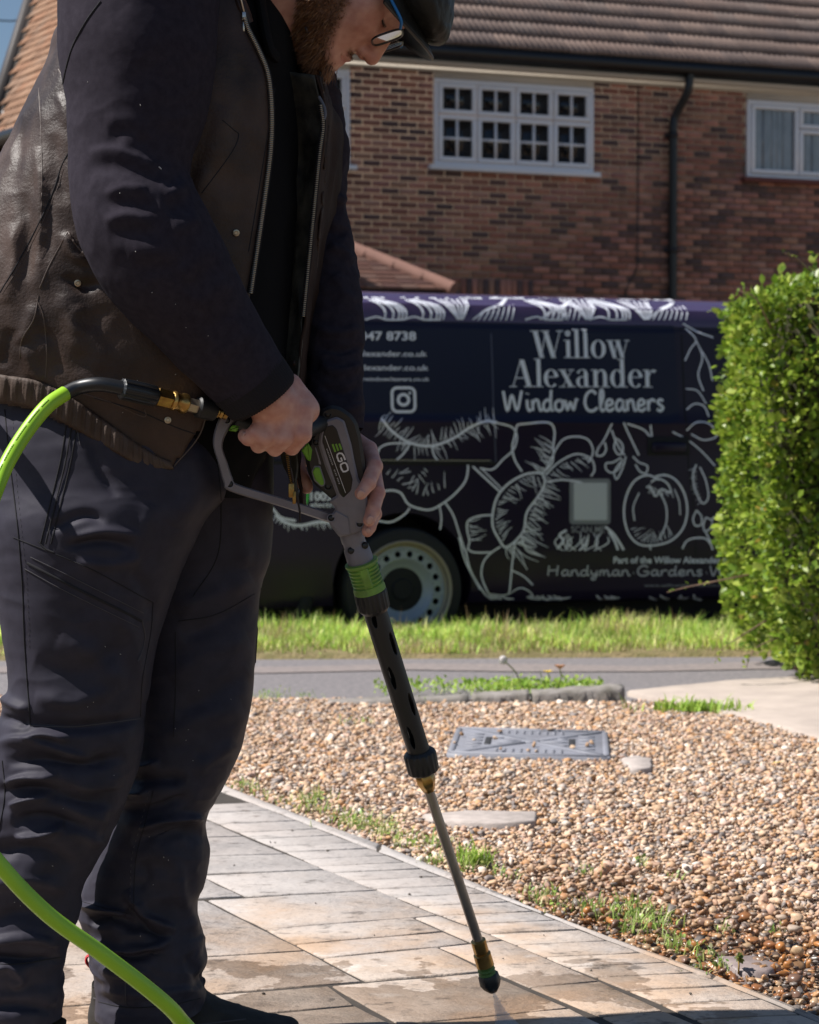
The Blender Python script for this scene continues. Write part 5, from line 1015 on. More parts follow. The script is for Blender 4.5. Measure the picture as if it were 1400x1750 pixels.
def folds(V, Fq, strokes, face=True):
    """push the cloth in or out along creases drawn as (points, width px, height m, steep side, flat fade)"""
    N = vnormals(V, Fq); q = proj(V); vis = ((EYE-V)*N).sum(1) > 0 if face else np.ones(len(V), bool); D = np.zeros(len(V))
    for st in strokes:
        P, w, h = st[:3]; sk = st[3] if len(st) > 3 else 0; Pc = catmull(np.array(P, float), 6) if len(P) > 2 else np.array(P, float); bb0, bb1 = Pc.min(0)-w*4, Pc.max(0)+w*4
        k = np.where(vis & (q[:, 0] > bb0[0]) & (q[:, 0] < bb1[0]) & (q[:, 1] > bb0[1]) & (q[:, 1] < bb1[1]))[0]
        if not len(k): continue
        d, al, sd = seg_dist(q[k], Pc); ww = w*np.where(sd*np.sign(sk) > 0, 1-abs(sk), 1+abs(sk)*.6) if sk else w; end = np.clip(np.minimum(al, 1-al)*5, 0, 1)**.7 if len(st) < 5 else 1.0
        D[k] += h*np.exp(-(d/ww)**2)*end
    return V + N*D[:, None]
def cloth_noise(V, Fq, amp, scale, st=(1, 1, 1), ridge=True, seed=0):
    N = vnormals(V, Fq); P = V*np.array(st)*scale + seed*7.3; d = np.array([mnoise.fractal(Vector(p), .8, 2.0, 3) for p in P]); d = (1-np.abs(d)*2) if ridge else d
    a = amp if np.isscalar(amp) else np.asarray(amp)
    return V + N*(d*a)[:, None]
def bvh(V, Fq): return BVHTree.FromPolygons([tuple(v) for v in V], [tuple(f) for f in Fq])
def hit(tree, x, y, lift=.001, default=None):
    d = Vector(nrm(ray(x, y))); h = tree.ray_cast(Vector(EYE), d)
    if h[0] is None: return default
    return np.array(h[0]) - np.array(d)*lift
def seam(tree, P, r, name, mat, parent, lift=.0008, n=60, dash=None, flat=.6):
    Q = resamp(catmull(np.array(P, float), 10), n); pts = [hit(tree, x, y, lift) for x, y in Q]; m = MB(); run = []
    def flush(run):
        if len(run) > 2: m.tube(np.array(run), r, 6, flat=flat, up=(0, -1, 0))
    k = 0
    for i, p in enumerate(pts):
        gap = p is None or (run and np.linalg.norm(p-run[-1]) > .03) or (dash and (i % dash[1]) >= dash[0])
        if gap: flush(run); run = []
        if p is not None and not (dash and (i % dash[1]) >= dash[0]): run.append(p)
    flush(run)
    if m.n: return m.build(name, mat, parent, smooth=True)
# ---- cloth materials
M_sweat = MAT("black sweatshirt", (.034, .029, .039), .95, col2=(.025, .021, .029), scale=90, bump=.35, bscale=900, bdist=.0006, spec=.08)
M_rib = MAT("ribbed cuff", (.019, .017, .020), .95, bump=.5, bscale=500, bdist=.0008, spec=.2)
M_trs = MAT("charcoal work trousers", (.040, .037, .052), .6, col2=(.031, .029, .041), scale=40, bump=.25, bscale=1400, bdist=.0004, spec=.14)
M_lea = MAT("worn brown leather", (.022, .012, .009), .50, col2=(.070, .043, .033), scale=9, bump=.55, bscale=240, bdist=.0014, spec=.32, rvar=.12, detail=9)
M_lin = MAT("waxed lining print", (.012, .011, .010), .55, col2=(.085, .078, .058), scale=26, bump=.3, bscale=200, spec=.4, detail=8)
M_hem = MAT("elastic leather hem", (.060, .040, .031), .7, col2=(.10, .07, .056), scale=22, bump=.6, bscale=260, bdist=.0012, spec=.3)
M_tee = MAT("black undershirt", (.008, .008, .009), .95, spec=.15)
M_stitch = MAT("grey stitching", (.060, .055, .062), .8); M_darkst = MAT("dark seam", (.012, .011, .014), .9); M_brass = MAT("old brass", (.36, .22, .07), .32, metal=1., col2=(.20, .11, .03), scale=60, bump=.2, bscale=300); M_pipe = MAT("brown piping", (.065, .042, .032), .5)
M_steelz = MAT("zip metal", (.46, .40, .31), .35, metal=1.)
# ---- trousers
YN, YF_ = 2.83, 2.99
near_leg = [(-30, 660, 330, 660, 2.90, .15), (-32, 740, 385, 740, 2.88, .16), (-28, 830, 392, 830, 2.86, .15), (-20, 900, 345, 900, YN, .135), (-6, 1000, 300, 1000, YN, .125), (8, 1090, 272, 1085, YN, .115), (17, 1165, 256, 1155, YN, .108), (4, 1225, 247, 1215, YN, .103), (-16, 1285, 240, 1285, YN, .10), (-34, 1360, 218, 1362, YN, .095), (-50, 1440, 185, 1436, YN, .09), (-62, 1510, 142, 1512, YN, .082), (-68, 1580, 134, 1562, YN, .078), (-74, 1650, 106, 1640, YN, .074), (-78, 1710, 104, 1690, YN, .076), (-82, 1752, 101, 1738, YN, .08)]
far_leg = [(150, 680, 462, 670, 2.96, .14), (170, 760, 466, 760, 2.97, .13), (190, 860, 466, 858, 2.98, .115), (205, 950, 463, 945, YF_, .105), (212, 1020, 446, 1003, YF_, .10), (218, 1090, 440, 1070, YF_, .095), (224, 1180, 433, 1180, YF_, .092), (224, 1250, 420, 1250, YF_, .09), (212, 1330, 390, 1325, YF_, .095), (188, 1410, 352, 1396, YF_, .088), (160, 1475, 357, 1452, YF_, .086), (138, 1530, 350, 1500, YF_, .084), (137, 1560, 336, 1556, YF_, .08), (152, 1605, 346, 1605, YF_, .078), (160, 1650, 350, 1645, YF_, .078), (170, 1700, 346, 1690, YF_, .08), (168, 1735, 344, 1722, YF_, .08)]
Vn, Fn = loft(near_leg, 400, 220, 2.15); Vf, Ff = loft(far_leg, 400, 200, 2.15)
fold_near = [([(30, 1236), (120, 1245), (200, 1238), (245, 1222)], 13, -.010, .3), ([(40, 1262), (75, 1252), (118, 1262)], 8, .010, -.4), ([(-10, 1272), (40, 1262), (110, 1284), (160, 1300)], 12, .007, -.4), ([(10, 1305), (70, 1300), (150, 1310), (215, 1290)], 14, -.012, .3), ([(5, 1340), (48, 1326), (98, 1325)], 10, .012, -.5), ([(98, 1325), (150, 1345), (215, 1335)], 14, .006, .3),
 ([(-10, 1352), (60, 1350), (140, 1372), (200, 1368)], 14, -.010, .2), ([(14, 1378), (55, 1362), (92, 1357)], 9, .011, -.5), ([(92, 1357), (140, 1390), (185, 1400)], 12, .005), ([(20, 1402), (80, 1398), (150, 1420)], 14, -.011), ([(25, 1432), (70, 1424), (112, 1411)], 10, .012, -.5), ([(112, 1411), (150, 1430), (180, 1440)], 12, .006), ([(-20, 1460), (60, 1450), (130, 1480)], 16, -.010), ([(-30, 1520), (40, 1500), (120, 1520)], 16, .009), ([(-30, 1580), (40, 1560), (115, 1585)], 16, -.008), ([(-20, 1610), (50, 1600), (105, 1615)], 10, .010, -.4), ([(-30, 1636), (40, 1640), (104, 1640)], 10, -.012), ([(-20, 1665), (15, 1650), (35, 1672), (20, 1690)], 9, .008), ([(-60, 1730), (20, 1718), (100, 1728)], 10, -.007),
 ([(190, 1010), (215, 1070), (236, 1140), (244, 1200)], 16, .006), ([(215, 965), (250, 1010), (262, 1060)], 14, -.005), ([(60, 1130), (130, 1150), (190, 1120), (225, 1085)], 22, -.006), ([(100, 1090), (160, 1120), (210, 1180)], 20, .005), ([(80, 905), (140, 880), (180, 890)], 10, -.007), ([(110, 935), (170, 925), (230, 935)], 9, -.007), ([(120, 920), (180, 908), (240, 915)], 9, .006), ([(130, 960), (190, 965), (240, 950)], 10, .005), ([(150, 740), (170, 800), (200, 850)], 9, -.005), ([(260, 860), (230, 950), (210, 1000)], 14, .004), ([(330, 760), (330, 830), (300, 900)], 22, .006), ([(0, 1190), (25, 1205), (50, 1215)], 10, .007), ([(0, 1225), (25, 1232), (45, 1240)], 9, -.007), ([(60, 1190), (130, 1200), (200, 1175)], 16, .005), ([(150, 1460), (170, 1400), (200, 1340)], 12, .004)]
fold_far = [([(222, 1312), (250, 1308), (272, 1301)], 8, .010, -.5), ([(205, 1332), (250, 1332), (320, 1330)], 13, -.009), ([(205, 1364), (235, 1356), (256, 1352)], 9, .010, -.4), ([(200, 1385), (260, 1382), (330, 1360)], 13, -.010), ([(238, 1418), (275, 1400), (312, 1393), (350, 1398)], 10, .013, -.5), ([(225, 1440), (280, 1425), (345, 1420)], 14, -.009), ([(240, 1470), (250, 1500), (230, 1520)], 14, -.006), ([(138, 1546), (175, 1552), (215, 1562)], 8, .011, -.4), ([(150, 1575), (190, 1570), (240, 1588)], 10, -.012), ([(218, 1520), (250, 1565), (300, 1590)], 11, .013, -.3), ([(215, 1545), (250, 1585), (290, 1605)], 10, -.012), ([(150, 1608), (200, 1620), (260, 1618), (293, 1600)], 9, .012, -.4), ([(155, 1632), (210, 1636), (280, 1628)], 10, -.012), ([(170, 1652), (200, 1665), (260, 1660)], 12, .006), ([(300, 1500), (320, 1560), (335, 1600)], 14, .007), ([(320, 1630), (335, 1660), (340, 1690)], 12, -.006), ([(165, 1690), (240, 1700), (340, 1690)], 9, .005),
 ([(300, 1040), (360, 1020), (430, 985)], 20, .006), ([(310, 1090), (370, 1065), (432, 1030)], 18, -.005), ([(290, 1160), (350, 1120), (425, 1090)], 22, .005), ([(300, 1220), (360, 1190), (425, 1150)], 20, -.005), ([(270, 1270), (340, 1230), (415, 1210)], 20, .005), ([(330, 1320), (370, 1290), (405, 1270)], 14, .005), ([(400, 870), (410, 920), (420, 970)], 16, .005), ([(270, 1450), (300, 1480), (310, 1520)], 16, .006)]
fold_near = [(s[0], s[1]*.88, s[2]*1.12)+tuple(s[3:]) for s in fold_near]; fold_far = [(s[0], s[1]*.85, s[2]*1.15)+tuple(s[3:]) for s in fold_far]
def finish_cloth(V, Fq, st, amp, sc, stt, seed):
    V = cloth_noise(V, Fq, amp, sc, stt, True, seed); V = folds(V, Fq, st); return cloth_noise(V, Fq, amp*.2, sc*4.5, (1, 1, 1), False, seed+3)
zamp = lambda V: .0012 + .0022*np.exp(-((V[:, 2]-.36)/.12)**2) + .0044*np.exp(-((V[:, 2]-.10)/.12)**2)
Vn = finish_cloth(Vn, Fn, fold_near, zamp(Vn), 7, (1, 1, 2.0), 1); Vf = finish_cloth(Vf, Ff, fold_far, zamp(Vf), 7, (1, 1, 2.0), 2)
Vt_ = np.vstack([Vn, Vf]); Ft_ = np.vstack([Fn, Ff+len(Vn)]); trs = obj("trousers", Vt_, Ft_, M_trs, man, smooth=True); TT = bvh(Vt_, Ft_)
sm_ = lambda P, r=.0011, mat=M_darkst, **k: seam(TT, P, r*.7, "seam", mat, trs, **k)
sm_([(8, 700), (18, 800), (30, 900), (38, 1000), (42, 1100), (52, 1240)], .0013, n=110); sm_([(22, 720), (28, 820), (38, 920), (46, 1010), (50, 1110)], .0005, M_stitch, n=200, dash=(3, 5)); sm_([(4, 1300), (8, 1360), (-4, 1430)], .0012)
sm_([(46, 962), (100, 990), (160, 1020), (205, 1042), (243, 1062)], .0028, M_darkst, lift=.0008, n=80, flat=.4); sm_([(52, 952), (110, 980), (170, 1010), (246, 1048)], .0008, M_stitch, n=140); sm_([(42, 972), (100, 1004), (160, 1034), (238, 1072)], .0008, M_stitch, n=140); sm_([(22, 918), (90, 945), (160, 975), (262, 1030)], .0009, n=120)
sm_([(262, 1030), (258, 1080), (244, 1160), (240, 1225)], .0009); sm_([(52, 1240), (120, 1242), (180, 1236), (240, 1228)], .0010, M_stitch, n=120); sm_([(243, 1060), (248, 1090), (242, 1115), (236, 1130)], .0016, M_stitch, n=30)
for dx in (-9, 9): sm_([(122+dx, 728), (112+dx, 790), (95+dx, 860), (78+dx, 930)], .0014, M_darkst, n=80)
sm_([(122, 728), (112, 790), (95, 860), (78, 930)], .0016, M_darkst, n=90, lift=.0016); sm_([(128, 732), (117, 792), (99, 862)], .0005, M_stitch, n=110, dash=(2, 4)); sm_([(66, 926), (78, 938), (92, 944)], .0016)
sm_([(132, 722), (134, 745), (137, 760)], .0011, M_stitch); sm_([(372, 790), (378, 860), (372, 950), (330, 1020)], .0011); sm_([(300, 1080), (300, 1180), (296, 1260)], .0009); sm_([(305, 1062), (370, 1050), (436, 1015)], .0009); sm_([(255, 1352), (240, 1410), (225, 1470), (222, 1560)], .0009, M_stitch, n=100, dash=(3, 5)); sm_([(262, 1352), (247, 1410), (232, 1470), (228, 1560)], .0008); sm_([(138, 1540), (180, 1552), (220, 1562)], .0008); sm_([(216, 1655), (214, 1690), (216, 1720)], .0008, M_stitch); sm_([(446, 1005), (440, 1080), (434, 1180)], .0012, lift=.002)
sm_([(168, 1712), (220, 1722), (290, 1718), (343, 1706)], .0012); sm_([(-60, 1640), (20, 1648), (105, 1636)], .0012)
# red boot pull-loop at the back of the far boot
M_red = MAT("red webbing", (.42, .015, .02), .7)
lp = MB(); P = catmull([at(172, 1662, 3.0), at(158, 1655, 3.0), at(148, 1644, 3.0), at(150, 1634, 3.0), at(160, 1636, 3.0), at(168, 1650, 3.0), at(176, 1664, 3.0)], 8); lp.tube(P, .0022, 8, flat=2.6, up=(0, 1, 0)); 
# ---- boots
M_boot = MAT("black suede boot", (.020, .017, .015), .85, col2=(.034, .028, .023), scale=30, bump=.5, bscale=300, bdist=.001); M_sole = MAT("boot sole", (.016, .015, .014), .8)
def boot(x0, y_s, Y, dx=0):
    up = [(158+dx, y_s-88, 350+dx, y_s-88, Y, .06), (158+dx, y_s-60, 352+dx, y_s-72, Y, .058), (154+dx, y_s-36, 378+dx, y_s-58, Y, .056), (153+dx, y_s-20, 420+dx, y_s-40, Y, .054), (152+dx, y_s-8, 500+dx, y_s-22, Y, .052), (154+dx, y_s+2, 508+dx, y_s-4, Y, .05)]
    V, Fq = loft(up, 60, 90, 2.3); V = cloth_noise(V, Fq, .0025, 14, seed=5); o = obj("boot", np.vstack([V]), [tuple(f) for f in Fq] + [tuple(range(90))[::-1]], M_boot, man, smooth=True)
    A = np.array([at(x, y_s+8, Y) for x in np.linspace(148+dx, 514+dx, 14)]); hw_ = np.array([.018, .032, .037, .038, .037, .036, .036, .038, .042, .046, .047, .044, .034, .014])
    L = np.vstack([np.c_[A[:, 0], A[:, 1]-hw_], np.c_[A[::-1, 0], A[::-1, 1]+hw_[::-1]]]); zb = 0.0; zt = at(300, y_s, Y)[2]+.008
    m = MB(); m.prism(np.c_[L, np.full(len(L), zt)], np.c_[L, np.full(len(L), zb)]); m.build("sole", M_sole, o); Tb = bvh(V, Fq)
    return o, Tb
ysf = 780 + HC*F/3.02 - 16; bo, Tb = boot(0, ysf, 3.02); lp.build("pull_loop", M_red, bo, smooth=True)
for P in ([(160, ysf-60), (200, ysf-48), (226, ysf-38)], [(226, ysf-38), (210, ysf-22), (200, ysf-8)], [(226, ysf-40), (300, ysf-14), (420, ysf-24)]): seam(Tb, P, .0012, "seam", M_stitch, bo)
ysn = 780 + HC*F/2.83 - 12; boot(0, ysn, 2.83, dx=-240)
# ---- waistcoat
tor = [(330, -130, 470, -130, 2.905, 0.090), (250, -75, 500, -75, 2.905, 0.144), (165, -5, 508, -10, 2.905, 0.171), (104, 62, 528, 55, 2.905, 0.184), (86, 118, 545, 115, 2.905, 0.194), (46, 200, 560, 190, 2.905, 0.203), (-4, 300, 556, 290, 2.905, 0.205), (-58, 400, 548, 390, 2.905, 0.205), (-92, 500, 535, 480, 2.905, 0.205), (-88, 590, 520, 560, 2.905, 0.205), (-62, 650, 505, 640, 2.905, 0.200), (-48, 700, 485, 730, 2.905, 0.189), (-44, 740, 440, 800, 2.905, 0.184), (-40, 830, 400, 880, 2.905, 0.180)]
Vv, Fv = loft(tor, 270, 240, 2.25)
vf = [([(0,0),(1,1)],1,0),([(62, 250), (72, 330), (70, 420), (60, 500)], 9, .008, .3), ([(40, 330), (48, 400), (40, 480)], 10, -.007), ([(90, 230), (100, 300), (112, 350)], 10, -.006), ([(20, 380), (25, 450), (10, 520)], 10, .007), ([(100, 160), (112, 190), (118, 220)], 6, .006), ([(35, 200), (30, 280), (20, 330)], 10, -.005), ([(80, 300), (84, 380), (74, 450)], 8, -.006), ([(110, 500), (120, 560), (140, 610)], 12, .008), ([(70, 560), (90, 590), (100, 640)], 9, -.008), ([(150, 560), (170, 600), (160, 640)], 14, .007), ([(40, 590), (55, 630), (75, 655)], 8, .008), ([(120, 640), (180, 660), (240, 690)], 16, .006), ([(110, 470), (140, 490), (170, 480)], 9, -.010), ([(112, 395), (125, 430), (150, 450)], 8, .010), ([(180, 520), (165, 560), (185, 600)], 10, -.006), ([(350, 250), (320, 320), (300, 400)], 20, -.006), ([(385, 180), (370, 260), (335, 330)], 16, .007), ([(410, 90), (415, 180), (400, 260)], 14, -.005), ([(60, 520), (50, 560), (30, 590)], 10, .007), ([(20, 560), (10, 600), (0, 630)], 10, -.007), ([(140, 520), (128, 545), (138, 575)], 7, .008)]
vf = [(s[0], s[1], s[2]*.7)+tuple(s[3:]) for s in vf]
Vv = finish_cloth(Vv, Fv, vf, .0024, 11, (1.2, 1.2, .6), 4)
VT = bvh(Vv, Fv); qv = proj(Vv); fc = qv[Fv].mean(1); Nv = vnormals(Vv, Fv); vis = (((EYE-Vv)*Nv).sum(1) > 0)[Fv].all(1)
open_px = [(398, -60), (414, 10), (424, 45), (446, 85), (462, 130), (468, 190), (466, 260), (456, 340), (444, 420), (430, 490), (420, 560), (400, 640), (370, 690), (352, 720), (318, 765), (296, 797), (330, 880), (640, 880), (640, -60)]
hem_px = [(-200, 640), (0, 690), (60, 700), (130, 735), (200, 775), (250, 800), (296, 799), (340, 900), (-200, 900)]
cutm = inpoly(fc[:, 0], fc[:, 1], open_px) & vis; low = inpoly(fc[:, 0], fc[:, 1], hem_px)
keep = ~cutm & ~(low & vis) & ~(Vv[Fv].mean(1)[:, 2] < .85)
def sub(V, Fq): u, inv = np.unique(Fq.ravel(), return_inverse=True); return V[u], inv.reshape(Fq.shape)
V_, F_ = sub(Vv, Fv[keep]); vest = obj("waistcoat", V_, F_, M_lea, man, smooth=True); so_ = vest.modifiers.new("thick", 'SOLIDIFY'); so_.thickness = .0035; so_.offset = -1
# elastic hem band
hb_top = [(-90, 618), (0, 640), (60, 650), (110, 672), (160, 706), (215, 745), (262, 776), (292, 790)]; hb_bot = [(-90, 660), (0, 686), (60, 697), (125, 730), (190, 768), (245, 797), (290, 801), (297, 799)]
a = resamp(catmull(np.array(hb_top, float), 8), 220); b = resamp(catmull(np.array(hb_bot, float), 8), 220); V = []; rows_h = 9
for i in range(220):
    for j in range(rows_h):
        x, y = a[i]*(1-j/(rows_h-1)) + b[i]*j/(rows_h-1); p = hit(VT, x, y, 0); p = p if p is not None else (V[-rows_h] if len(V) >= rows_h else at(x, y, 2.72))
        w = math.sin(j/(rows_h-1)*math.pi)**.5; pl = .0028*math.sin(i*.62+.8*math.sin(i*.13))+.0012*math.sin(i*1.9); V.append(p + np.array([0, -1, 0])*(.002+.0035*w+.55*pl*w))
Fh = np.array([(i*rows_h+j, i*rows_h+j+1, (i+1)*rows_h+j+1, (i+1)*rows_h+j) for i in range(219) for j in range(rows_h-1)]); hemo = obj("hem_band", np.array(V), Fh, M_hem, vest, smooth=True); so_ = hemo.modifiers.new("thick", 'SOLIDIFY'); so_.thickness = .003; so_.offset = 0
vs_ = lambda P, r=.0012, mat=M_darkst, **k: seam(VT, P, r*.8, "seam", mat, vest, lift=.0003, flat=.45, **k)
vs_([(0, 500), (30, 450), (65, 385), (90, 330), (105, 285), (119, 258)], .0013, n=90); vs_([(4, 503), (34, 453), (69, 388), (94, 333), (109, 289)], .0006, M_pipe, n=90); vs_([(68, 492), (84, 455), (103, 420), (116, 396)], .0013, M_pipe); vs_([(116, 396), (130, 418), (150, 440), (172, 462)], .0018, M_pipe); vs_([(66, 505), (58, 545), (38, 580), (34, 612)], .0012, M_pipe); vs_([(100, 118), (110, 135), (118, 143)], .0016, M_pipe); vs_([(66, 150), (70, 220), (72, 300), (70, 380)], .0009, M_pipe, n=80)
vs_([(380, 205), (400, 222), (408, 232), (395, 262), (345, 330)], .0010, M_darkst); vs_([(62, 510), (74, 540), (80, 600), (78, 645)], .0012, M_pipe); vs_([(160, 680), (230, 700), (300, 730), (335, 742)], .0010, M_darkst); vs_([(140, 672), (190, 688), (245, 712), (248, 700)], .0010, M_pipe); vs_([(355, 700), (345, 735), (330, 760), (297, 797)], .0012, M_pipe); vs_([(470, 150), (440, 340), (425, 430)], .0010)
for (x, y) in ((133, 484), (404, 398), (287, 718)):
    p = hit(VT, x, y, .001)
    if p is not None:
        m = MB(); d = nrm(EYE-p); m.lathe(p, p+d*.003, [(0, .0048), (1, .0045), (1.1, .0028), (.4, .0022)], 20, cap=False); m.lathe(p, p+d*.0012, [(0, .0024), (1, .0022)], 14); m.build("press_stud", M_steelz, vest, smooth=True)
M_flap = MAT("dark flap leather", (.040, .023, .017), .85, col2=(.022, .013, .010), scale=9, bump=.6, bscale=240, bdist=.0012, spec=.15)
def zipper(tree, P, n, name, side=1, sz=.0026, mat=M_steelz, dep=.001, fallback=None):
    Q = resamp(catmull(np.array(P, float), 10), n); T = np.gradient(Q, axis=0); m = MB(); tp = MB(); pts = []
    for i, (x, y) in enumerate(Q):
        p = hit(tree, x, y, dep) if tree else at(x, y, fallback)
        if p is None: continue
        pts.append(p); 
    pts = np.array(pts); Tn = np.gradient(pts, axis=0)
    for i, p in enumerate(pts):
        t = nrm(Tn[i]); d = nrm(EYE-p); s_ = nrm(np.cross(t, d)); m.box(p, (sz*2.0, sz*.62, sz*.9), R=np.stack([s_, t, d], 1))
    tp.tube(pts+np.array([0, .002, 0]), sz*1.5, 6, flat=.4, up=(0, -1, 0)); z = tp.build(name, M_darkst, vest, smooth=True); m.build("zip_teeth", mat, z, kind='stuff'); return z, pts
z1, zp = zipper(VT, [(418, 30), (424, 50), (442, 86), (458, 128), (464, 190), (462, 258), (452, 338), (440, 420), (428, 500)], 150, "front_zip", sz=.0031, dep=.0045)
p = hit(VT, 417, 28, .003); m = MB(); m.box(p, (.006, .004, .012), bev=.0012); m.box(p+[0, -.002, -.014], (.0035, .002, .014), bev=.0008); m.tube([at(402, -40, p[1]), p+[0, 0, .006]], .0016, 6); m.build("zip_slider", MAT("silver slider", (.55, .52, .48), .3, metal=1.), z1)
# inner shirt, lining of the far flap, far flap edge
ins = [(350, -110, 470, -110, 2.93, 0.066), (300, -60, 492, -60, 2.93, 0.098), (250, 0, 470, 0, 2.93, 0.115), (210, 60, 500, 60, 2.93, 0.131), (160, 160, 505, 150, 2.93, 0.131), (150, 300, 512, 300, 2.93, 0.143), (130, 450, 504, 450, 2.93, 0.156), (130, 600, 496, 600, 2.93, 0.164), (140, 700, 482, 720, 2.93, 0.164), (160, 780, 452, 790, 2.93, 0.148), (190, 830, 430, 850, 2.93, 0.107)]
Vi, Fi = loft(ins, 160, 140, 2.2); Vi = cloth_noise(Vi, Fi, .004, 8, (1, 1, .6), True, 8); shirt = obj("undershirt", Vi, Fi, M_tee, man, smooth=True); IT = bvh(Vi, Fi)
def sheetpx(L, R, n, m, dep, mat, name, parent, amp=.004, thick=.003, curve=0.0):
    A = resamp(catmull(np.array(L, float), 8), n); B = resamp(catmull(np.array(R, float), 8), n); V = []
    for i in range(n):
        for j in range(m):
            s_ = j/(m-1); x, y = A[i]*(1-s_)+B[i]*s_; Y = dep(s_, i/(n-1)); V.append(at(x, y, Y))
    Fq = np.array([(i*m+j, (i+1)*m+j, (i+1)*m+j+1, i*m+j+1) for i in range(n-1) for j in range(m-1)]); V = cloth_noise(np.array(V), Fq, amp, 12, (1, 1, .6), True, 3); o = obj(name, V, Fq, mat, parent, smooth=True); md = o.modifiers.new("t", 'SOLIDIFY'); md.thickness = thick; return o, bvh(V, Fq)
lin, LT = sheetpx([(478, 120), (498, 200), (500, 300), (496, 420), (492, 540), (486, 640), (480, 720), (486, 800)], [(540, 128), (552, 190), (548, 260), (540, 340), (530, 440), (520, 540), (510, 650), (506, 760), (512, 862)], 90, 26, lambda s, t: 2.895 - .03*s + .015*math.sin(t*5), M_lin, "lining", vest, .005)
fl, FT = sheetpx([(540, 128), (552, 190), (548, 260), (540, 340), (530, 440), (520, 540), (510, 650), (508, 760), (514, 866)], [(556, 142), (580, 205), (586, 270), (575, 350), (558, 440), (545, 540), (528, 650), (520, 760), (520, 880)], 90, 16, lambda s, t: 2.862 + .16*s, M_flap, "open_flap", vest, .004)
zipper(None, [(548, 180), (552, 215), (546, 262), (538, 340), (528, 440), (518, 540)], 110, "front_zip", fallback=2.852, sz=.0026)
z3, _ = zipper(None, [(490, 770), (494, 800), (500, 830), (506, 850)], 26, "front_zip", fallback=2.80, sz=.0022, mat=M_brass)
m = MB(); p = at(498, 838, 2.79); m.box(p, (.008, .003, .02), bev=.001); m.box(p+[.004, 0, -.010], (.005, .003, .018), bev=.001); m.build("zip_slider", M_brass, z3)
ed = MB(); ed.tube(catmull([at(x, y, 2.80) for x, y in [(497, 800), (505, 840), (512, 870), (513, 892)]], 6), .003, 8, flat=.5); ed.build("flap_edge", M_lea, vest, smooth=True)
ed = MB(); ed.tube(catmull([at(x, y, 2.855) for x, y in [(545, 165), (553, 180), (556, 195), (552, 210)]], 6), .0022, 8); ed.build("zip_tape_end", MAT("blue grey tape", (.10, .11, .14), .7), vest, smooth=True)
# collar of the undershirt
cl = MB(); P = catmull([at(440, -30, 2.85), at(449, 30, 2.825), at(459, 80, 2.815), at(470, 96, 2.83)], 10); cl.tube(P, .008, 12, flat=1.8, up=(0, -1, 0)); cl.build("collar", M_tee, shirt, smooth=True)
vc = MB(); P = catmull([at(370, -60, 2.80), at(395, -20, 2.765), at(412, 15, 2.755), at(420, 40, 2.76)], 10); vc.tube(P, .011, 12, flat=1.6, up=(0, -1, 0)); vc.build("collar_fold", M_lea, vest, smooth=True)
# ---- sleeves
slv = [(305, -150, 92, 2.82), (262, -90, 120, 2.75), (240, -20, 134, 2.715), (236, 50, 134, 2.70), (236, 110, 131, 2.69), (234, 180, 119, 2.68), (224, 250, 107, 2.67), (222, 310, 102, 2.66), (238, 372, 109, 2.65), (266, 428, 110, 2.65), (302, 482, 103, 2.66), (346, 546, 88, 2.68), (398, 614, 75, 2.70), (428, 652, 67, 2.71)]
Vs, Fs = limb(slv, 330, 210)
sf = [([(150, 262), (190, 256), (230, 268), (272, 287)], 9, .010, -.4), ([(150, 285), (210, 285), (280, 310)], 10, -.009), ([(178, 205), (215, 205), (255, 222)], 11, .006), ([(185, 230), (225, 232), (262, 246)], 9, -.007), ([(200, 240), (240, 232), (270, 236)], 8, .005), ([(178, 333), (215, 320), (252, 323)], 8, .009, -.4), ([(165, 352), (215, 345), (270, 352)], 10, -.009), ([(178, 378), (215, 366), (260, 376)], 8, .009, -.4), ([(185, 402), (225, 395), (275, 402)], 11, -.008), ([(315, 290), (300, 305), (280, 315)], 10, -.008), ([(322, 315), (300, 325), (280, 335)], 8, .007), ([(330, 345), (305, 350), (285, 362)], 10, -.009), ([(342, 372), (315, 385), (290, 392)], 9, .008), ([(215, 430), (260, 428), (310, 440)], 12, .006), ([(225, 455), (270, 455), (330, 445)], 12, -.006), ([(365, 420), (340, 440), (300, 470)], 12, .007), ([(380, 455), (350, 470), (320, 500)], 10, -.007), ([(395, 480), (370, 500), (340, 530)], 10, .006), ([(420, 520), (390, 540), (355, 570)], 10, -.005), ([(250, 90), (290, 140), (310, 200)], 24, -.006), ([(205, 20), (240, 60), (265, 110)], 26, .004), ([(435, 560), (400, 590), (360, 615)], 9, .005)]
sf = [(s[0], s[1]*1.5, s[2]*.45)+tuple(s[3:]) for s in sf]
Vs = finish_cloth(Vs, Fs, sf, .0016, 9, (1, 1, 1), 6); sl_o = obj("sweatshirt_sleeve", Vs, Fs, M_sweat, man, smooth=True); ST_ = bvh(Vs, Fs)
seam(ST_, [(172, 2), (145, 40), (122, 85), (108, 140), (106, 165)], .0013, "seam", M_darkst, sl_o); seam(ST_, [(272, 285), (274, 287), (276, 289)], .0007, "lint", MAT("lint", (.5, .5, .5), .9), sl_o, n=8)
Vc, Fc_ = limb([(420, 642, 70, 2.708), (433, 657, 68, 2.712), (447, 676, 66, 2.718), (452, 683, 60, 2.72)], 60, 220); th = np.arange(60*220) % 220; Nc = vnormals(Vc, Fc_); Vc = Vc + Nc*(.0006*np.sin(th*2*np.pi/220*70))[:, None]; obj("cuff", Vc, Fc_, M_rib, sl_o, smooth=True)
